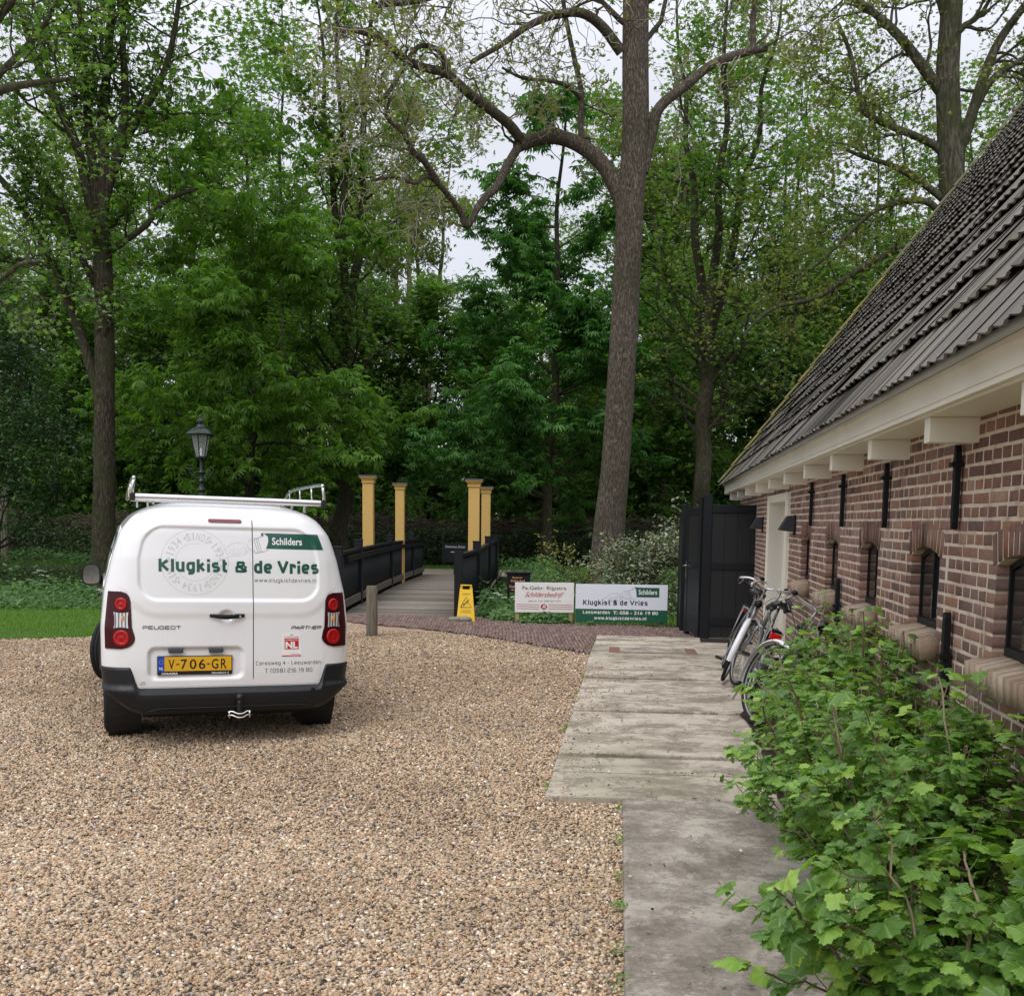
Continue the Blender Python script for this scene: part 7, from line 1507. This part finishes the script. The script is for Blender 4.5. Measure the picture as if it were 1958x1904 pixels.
for kind, x, y in rows:
    if not used[kind]: o = protos[kind]; used[kind] = True
    else: o = copy_tree(protos[kind])
    o.location = (x, y, -.05); s_ = rw.uniform(.85, 1.12); o.scale = (s_, s_, s_ * rw.uniform(.9, 1.1)); o.rotation_euler = (0, 0, rw.uniform(0, 6.28)); o['label'] = lab0[kind]; placed.append((kind, x, y, o))
def side_words(x, y):
    px = PX + FPX * x / y
    for lim, w in ((-60, 'left of the photo'), (110, 'at the far left edge'), (330, 'left of the street lamp'), (480, 'just right of the street lamp'), (640, 'left of the ochre posts'), (800, 'behind the left ochre posts'), (930, 'behind the right ochre posts'),
                   (1110, 'behind the middle horse chestnut'), (1240, 'behind the tall bare trunk'), (1330, 'between the tall bare trunk and the gate'), (1480, 'behind the black gate'), (1960, 'behind the farm roof')):
        if px < lim: return w
    return 'right of the photo'
dw = lambda y: 'near the hedge' if y < 44 else 'beyond the hedge' if y < 50 else 'midway into the wood' if y < 57 else 'deep in the wood'
kw_ = ['leafy spreading forest tree', 'slender yellow-green tree', 'low bushy understorey tree']; seen = {}
for kind, x, y, o in sorted(placed, key=lambda r: r[1] / r[2]):
    k = (kind, side_words(x, y), dw(y)); seen.setdefault(k, []).append(o)
for (kind, sw_, d_), os_ in seen.items():
    for i, o in enumerate(os_): o['label'] = kw_[kind] + ' ' + d_ + ', ' + sw_ + ('' if len(os_) == 1 else [', leftmost', ', next one', ', third one', ', fourth one'][min(i, 3)])
# far edge of the wood, one mass of foliage
R = np.random.default_rng(9); n = 52000; x = R.uniform(-75, 75, n); y = 74 + R.uniform(0, 10, n); top = 8.0 + 2.5 * np.sin(x * .35) + 1.6 * np.sin(x * .9 + 2) + (x > 5) * 1.5; z = R.random(n) ** .85 * top
fb = FB(); scatter(fb, *[LEAFS['rose'][0]], np.stack([x, y, z], 1), frames(R.normal(0, .8, (n, 3)) + [0, -.3, 1], R.normal(0, 1, (n, 3))), R.uniform(.35, .6, n), LEAFS['rose'][1]); tag(fb.build('far_woodland', FARL), 'dense far edge of the wood', 'woodland', kind='stuff')
n = 60000; x = R.uniform(-38, 34, n); y = R.uniform(40.5, 66, n); z = R.random(n) ** 1.3 * (2.4 + 1.2 * np.sin(x * .6 + y * .4) + .8 * np.sin(x * 1.7))
fb = FB(); scatter(fb, LEAFS['rose'][0], np.stack([x, y, np.abs(z)], 1), frames(R.normal(0, .7, (n, 3)) + [0, -.2, 1], R.normal(0, 1, (n, 3))), R.uniform(.16, .30, n), LEAFS['rose'][1]); tag(fb.build('undergrowth', UNDER), 'green undergrowth on the floor of the wood', 'undergrowth', kind='stuff')
# side woods that close the view to left and right
n = 26000; sd = np.where(R.random(n) < .5, -1, 1); x = sd * (36 + R.uniform(0, 5, n)); y = R.uniform(32, 76, n); z = R.random(n) * 9
fb = FB(); scatter(fb, LEAFS['rose'][0], np.stack([x, y, z], 1), frames(R.normal(0, .8, (n, 3)) + [0, -.3, 1], R.normal(0, 1, (n, 3))), R.uniform(.3, .5, n), LEAFS['rose'][1]); tag(fb.build('side_woodland', UNDER), 'dense foliage closing the wood at both sides', 'woodland', kind='stuff')
# clipped beech hedge and the brushwood hedge behind it
def sheet_leaves(name, mat, n, x0, x1, y0, y1, zf, kind, size, label, cat, flat=.8, seed=1, kindp='stuff', acc=None, lift=0):
    R = np.random.default_rng(seed); x = R.uniform(x0, x1, n); y = R.uniform(y0, y1, n)
    if acc is not None: k = acc(x, y); x, y = x[k], y[k]
    m = len(x); z = ground_z(x, y) + zf(x, y, R) + lift
    fb = FB(); scatter(fb, LEAFS[kind][0], np.stack([x, y, z], 1), frames(R.normal(0, flat, (m, 3)) + [0, -.25, 1], R.normal(0, 1, (m, 3)) * [1, 1, .5]), R.uniform(size[0], size[1], m), LEAFS[kind][1]); o = fb.build(name, mat)
    return tag(o, label, cat, kind=kindp)
hg = empty('beech_hedge', (0, 37.6, 0), 0, 'low dark green hedge along the far side of the gravel path', 'hedge')
R = np.random.default_rng(3); n = 42000; x = R.uniform(-32, 26, n); z = R.random(n) ** .8 * (1.30 + .12 * np.sin(x * 1.7) + .08 * np.sin(x * 5)); y = R.uniform(-.45, .45, n)
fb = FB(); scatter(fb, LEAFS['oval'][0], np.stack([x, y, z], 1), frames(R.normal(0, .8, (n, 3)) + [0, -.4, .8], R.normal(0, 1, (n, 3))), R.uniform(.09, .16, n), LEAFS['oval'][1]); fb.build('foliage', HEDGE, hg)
fb = FB()
for i in range(300): xx = R.uniform(-32, 26); V, Q = tube_np(np.array([[xx, 0, 0], [xx + R.normal(0, .2), R.normal(0, .2), 1.1]]), .012, 4); fb.add(V, Q)
fb.build('stems', BARK2, hg)
BRUSH = simple('dead_brushwood', (0.075, 0.050, 0.038), .9, var=.5, nscale=3)
bh = empty('brushwood_hedge', (0, 39.2, 0), 0, 'long piled hedge of dead reddish brown branches behind the green hedge', 'brushwood hedge'); fb = FB()
for i in range(5200):
    xx = R.uniform(-34, 27); yy = R.normal(0, .35); zz = R.random() ** .75 * (1.72 + .12 * math.sin(xx * .8)); L = R.uniform(.5, 2.4); a = R.normal(0, .22); q = R.normal(0, .16)
    P = np.array([[xx - L / 2, yy, zz - a * L / 2], [xx, yy + R.normal(0, .08), zz + R.normal(0, .06)], [xx + L / 2, yy + q * L, max(.02, zz + a * L / 2)]]); V, Q = tube_np(P, R.uniform(.006, .02), 3); fb.add(V, Q)
fb.build('branches', BRUSH, bh)
fb = FB()
for xx in np.arange(-34, 27, 1.4): V, Q = tube_np(np.array([[xx, -.4, -.1], [xx + R.normal(0, .05), -.35, 1.9]]), .035, 6); fb.add(V, Q)
fb.build('upright_stakes', BARK2, bh)
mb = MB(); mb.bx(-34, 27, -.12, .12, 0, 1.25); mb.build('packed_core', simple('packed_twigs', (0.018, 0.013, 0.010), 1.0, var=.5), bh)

# ------------------------------------------------------------------ ground plants
GRASS = leaf_mat('lawn_grass', [(0, (0.075, 0.17, 0.022)), (.5, (0.12, 0.25, 0.035)), (.85, (0.16, 0.31, 0.045)), (1, (0.26, 0.33, 0.09))], .3, .5)
def blades(name, n, x0, x1, y0, y1, h0, h1, mat, label, acc, seed):
    R = np.random.default_rng(seed); x = R.uniform(x0, x1, n); y = R.uniform(y0, y1, n); k = acc(x, y); x, y = x[k], y[k]; n = len(x)
    h = R.uniform(h0, h1, n) * (1 + .35 * np.sin(x * 2.1 + 1) * np.sin(y * 2.7)); a = R.uniform(0, 6.28, n); w = R.uniform(.003, .007, n) * 1.6; l = R.normal(0, .35, n) * h; l2 = R.normal(0, .35, n) * h; z = ground_z(x, y)
    V = np.stack([np.stack([x - w * np.cos(a), y - w * np.sin(a), z], 1), np.stack([x + w * np.cos(a), y + w * np.sin(a), z], 1), np.stack([x + l, y + l2, z + h], 1)], 1).reshape(-1, 3)
    return tag(np_mesh(name, V, [np.arange(3 * n).reshape(-1, 3)], mat), label, 'grass', kind='stuff')
def gedge(x): return np.interp(x, [-30, -14, -9, -6.94, -5.88, -3.6, -3.0], [12.2, 13.15, 13.65, 13.95, 14.35, 15.6, 17.2]) + .05 * np.sin(x * 7) + .03 * np.sin(x * 19)
t = NT('turf'); TURF = t.bsdf(t.ramp(t.noise(20, 6), [(.3, (.03, .06, .012)), (.7, (.07, .14, .025))]), .95, 0, t.bump(t.noise(40, 5), .6, .02), .1)
mb = MB(); xs_ = np.linspace(-22, -3.0, 60); V = [(x, float(gedge(x)) - .02, .014) for x in xs_] + [(x, 19.4, .0) for x in xs_]; mb.add(V, [(i, i + 1, 61 + i, 60 + i) for i in range(59)]); tag(mb.build('lawn', TURF), kind='structure')
blades('lawn_grass', 190000, -22, -3.0, 13.0, 18.9, .035, .085, GRASS, 'short bright green grass along the edge of the gravel', lambda x, y: (y > gedge(x)) & (np.abs(x) < .56 * y + 6), 1)
blades('rough_grass', 26000, -3.5, 6.5, 16.6, 31, .10, .34, GRASS, 'rough green grass between the bridge and the black gate', lambda x, y: (x > -.2) & (y > 17.1 - .09 * x) , 2)
blades('verge_grass', 30000, -26, 22, 35.6, 37.2, .06, .18, GRASS, 'grass verge between the pale path and the green hedge', lambda x, y: y > 35.5, 3)
NET = leaf_mat('nettle_leaf', [(0, (0.030, 0.085, 0.020)), (.5, (0.058, 0.145, 0.032)), (.85, (0.09, 0.20, 0.045)), (1, (0.16, 0.25, 0.07))], .3, .5)
sheet_leaves('nettle_bed', NET, 120000, -27, -3.3, 18.3, 36.5, lambda x, y, R: R.random(len(x)) ** .6 * (np.clip((y - 18.2) / 1.2, .25, 1) * (.42 + .12 * np.sin(x * 1.3 + y) + .10 * np.sin(x * 3.1) * np.sin(y * 1.9)) + np.where((y > 20) & (y < 31), .45, 0)), 'oval', (.07, .13), 'bed of nettles and ground elder sloping down behind the lawn', 'nettles', .45, 4, acc=lambda x, y: (np.abs(x) < .56 * y + 6) & ((y < 31.2) | (y > 35.4)))
sheet_leaves('ivy_bank', NET, 30000, -.62, 6.5, 17.9, 31, lambda x, y, R: R.random(len(x)) ** .7 * (.28 + .15 * np.sin(x * 3 + y) ** 2) + np.where((y > 19.5) & (y < 31) & (x < 1.2), .30, 0), 'oval', (.06, .11), 'dark green ivy and herbs covering the ditch bank right of the footbridge', 'ivy', .5, 5)
sheet_leaves('ivy_bank', NET, 5000, -.62, .2, 17.95, 19.6, lambda x, y, R: R.random(len(x)) * .14, 'oval', (.04, .07), 'low herbs at the foot of the right bridge railing', 'herbs', .5, 6)
R = np.random.default_rng(44); cy_ = R.choice([3.62, 3.9, 4.35, 4.75, 5.3, 5.9, 6.4, 8.15, 8.3, 9.9, 11.2, 12.6, 13.6], 420); yy_ = cy_ + R.normal(0, .035, 420); xx_ = np.where(yy_ < 6.06, 0.40 + (yy_ - 3.58) * 0.105, 0.21 + (yy_ - 6.25) * 0.118) + R.normal(0, .02, 420)
fb = FB(); scatter(fb, LEAFS['oval'][0], np.stack([xx_, yy_, .03 + R.random(420) * .03], 1), frames(R.normal(0, .6, (420, 3)) + [0, 0, 1], R.normal(0, 1, (420, 3))), R.uniform(.012, .026, 420), LEAFS['oval'][1]); tag(fb.build('edge_weeds', GRASS), 'small green weeds sprouting along the gravel edge of the walkway', 'weeds', kind='stuff')
# hoary plants below the left sign board
def mound(name, label, loc, rx, ry, h, n, size, mat, kind, seed, cat='plant', flat=.5, stems=True, group=None, stemmat=None):
    R = np.random.default_rng(seed); o = empty(name, loc, 0, label, cat, group)
    a = R.uniform(0, 6.28, n); rr = R.random(n) ** .5; zz = (1 - rr ** 2 * .7) * h * R.uniform(.45, 1, n); x = rx * rr * np.cos(a); y = ry * rr * np.sin(a)
    fb = FB(); out = np.stack([x / rx, y / ry, np.full(n, .3)], 1); scatter(fb, LEAFS[kind][0] if kind in LEAFS else LV, np.stack([x, y, zz], 1), frames(R.normal(0, flat, (n, 3)) + [0, -.35, 1] + out * .4, out + R.normal(0, .5, (n, 3))), R.uniform(size[0], size[1], n), LEAFS[kind][1] if kind in LEAFS else LF3, None if kind in LEAFS else LF4); fb.build('foliage', mat, o, smooth=(kind not in LEAFS))
    if stems:
        fs = FB()
        for k in range(min(n // 6, 120)): V, Q = tube_np(np.array([[x[k] * .3, y[k] * .3, -.03], [x[k] * .8, y[k] * .8, zz[k] * .6], [x[k], y[k], zz[k]]]), .003 if h < .6 else .008, 3); fs.add(V, Q)
        fs.build('stems', stemmat or GSTEM, o)
    return o
LMANT = leaf_mat('lady_mantle_leaf', [(0, (.04, .10, .03)), (.5, (.075, .17, .05)), (1, (.12, .24, .07))], .25)
mound('leafy_plant', 'clump of round scalloped leaves under the white painter sign board', (.53, 16.80, 0), .46, .10, .22, 420, (.05, .08), LMANT, 'lobed', 1)
mound('leafy_plant', 'small low clump under the left end of the green sign board', (1.25, 16.58, 0), .22, .08, .12, 110, (.04, .06), LMANT, 'lobed', 2)
mound('leafy_plant', 'pale-leaved clump between the yellow floor sign and the white sign board', (-.12, 17.25, 0), .26, .16, .26, 160, (.07, .12), leaf_mat('pale_herb', [(0, (.08, .17, .06)), (1, (.17, .28, .10))], .3), 'oval', 3)
# silvery shrub behind the signs
ELA = leaf_mat('silvery_leaf', [(0, (.06, .10, .045)), (.45, (.14, .18, .10)), (.8, (.34, .37, .26)), (.97, (.46, .46, .34)), (1, (.60, .32, .06))], .2, .35, .5)
def shrub(name, label, loc, stems_, n, size, mat, seed, spread=.12, cat='shrub', kind='oval', bark=None):
    R = np.random.default_rng(seed); T = Tree(seed)
    for (d, L) in stems_: T.grow((R.normal(0, .08), R.normal(0, .05), 0), d, L, .022, 1, 3, .05, .05, .35, (4, 5, 4))
    return T.build(name, loc, label, cat, bark or BARK2, mat, T.leaves(kind, n, size, spread, .8))
shrub('silvery_shrub', 'silvery-leaved shrub with a few orange leaves, rising behind the sign boards', (2.25, 18.6, -.02), [((x * .9, R.normal(0, .25), 1), L) for x, L in ((-.95, 1.0), (-.75, .95), (-.5, .95), (-.25, .9), (0, .95), (.15, 1.25), (.3, 1.3), (.45, 1.0), (.65, .95), (.85, .95), (.2, 1.35), (-.1, .8), (-.35, .8), (.55, .8))], 8500, (.05, .09), ELA, 12, .08)
shrub('yellow_shrub', 'thin shrub with yellowish leaves left of the silvery shrub', (1.05, 20.2, -.02), [((-.35, 0, 1), .6), ((.3, 0, 1), .75), ((.1, 0, 1), .95), ((-.1, .1, 1), .6)], 420, (.06, .10), leaf_mat('yellowish_leaf', [(0, (.14, .18, .04)), (1, (.32, .32, .08))], .4), 13, .06)
shrub('climber', 'pale climbing plant on a short stem beside the van wing mirror', (-4.55, 13.75, 0), [((-.25, 0, 1), .55), ((.2, 0, 1), .6), ((0, .1, 1), .75), ((.05, 0, 1), .5)], 600, (.05, .09), FARL, 14, .07)
# cow parsley: pale umbels over the nettles
UMB = simple('white_umbel', (.62, .66, .55), .7)
for k, (px, py, Y, lab) in enumerate(((207, 1118, 18.6, 'tall cow parsley with white umbels in front of the nettles, beside the van'), (90, 1098, 24, 'small cow parsley in the middle of the nettle bed'), (243, 1062, 26, 'cow parsley at the foot of the many-stemmed tree'), (64, 1065, 28, 'cow parsley high in the nettle bed at the left'),
                                  (949, 1140, 18.2, 'thin cow parsley left of the small black sign'), (1000, 1165, 17.4, 'round pale seed head beside the white sign board'))):
    q = at(px, py, Y); g0 = gz(q[0], Y); o = empty('cow_parsley', (q[0], Y, g0), 0, lab, 'wildflower', 'cow parsley in the rough growth'); H = max(.5, q[2] - g0); R = np.random.default_rng(k + 60)
    fs = FB(); fu = FB()
    for j in range(4):
        e = np.array([R.normal(0, .10), R.normal(0, .05), H * R.uniform(.72, 1.0)]); V, Q = tube_np(smooth_path([[0, 0, 0], e * [.2, .2, .6], e], 3), .004, 4); fs.add(V, Q)
        for m_ in range(26): a = R.uniform(0, 6.28); rr = R.random() ** .5 * .055; fu.add(*ico6(e + [rr * math.cos(a), rr * math.sin(a), -rr * .2], .008))
    fs.build('stalks', GSTEM, o); fu.build('umbels', UMB, o)
# near branches reaching into the top left corner from a tree beside the photographer
A = lambda x, y, Y=9.0: at(x, y, Y); bb_ = np.array([-9.5, 9.5, 0.0])
tl_ = dict(maxl=3, kids=(3, 3, 3), curl=.5, up=.0, rk=.4)
limbs = [([bb_, bb_ + [.05, 0, 2], bb_ + [.3, 0, 4.2], bb_ + [.5, 0, 7.5]], .22, .12, 2, 1, dict(n=12, flare=8, u0=.8, **tl_)),
 ([bb_ + [.25, 0, 3.6], A(-260, 260, 9.3), A(-60, 190), A(0, 172), A(60, 160), A(130, 152)], .07, .016, 5, .55, dict(u0=.5, **tl_)),
 ([A(-60, 195), A(0, 140, 9.1), A(50, 90, 9.2), A(90, 40, 9.3), A(118, -20, 9.3)], .035, .016, 5, .6, dict(u0=.3, **tl_)),
 ([bb_ + [.3, 0, 4.2], A(-200, 120, 9.2), A(-40, 60), A(10, 20), A(60, -40)], .06, .018, 5, .6, dict(u0=.5, **tl_)),
 ([bb_ + [.15, 0, 2.4], A(-260, 620, 9.4), A(-120, 560, 9.2), A(-20, 545, 9.1), A(40, 505), A(75, 500)], .045, .010, 6, .5, dict(u0=.5, **tl_))]
tree_from_limbs(61, bb_, limbs, [('palm', 1500, (.05, .09), .10), dict(flat=.6)], 'sycamore_tree', 'near tree whose pale green branches reach into the top left corner', 'tree', BARK4, MAPLE)
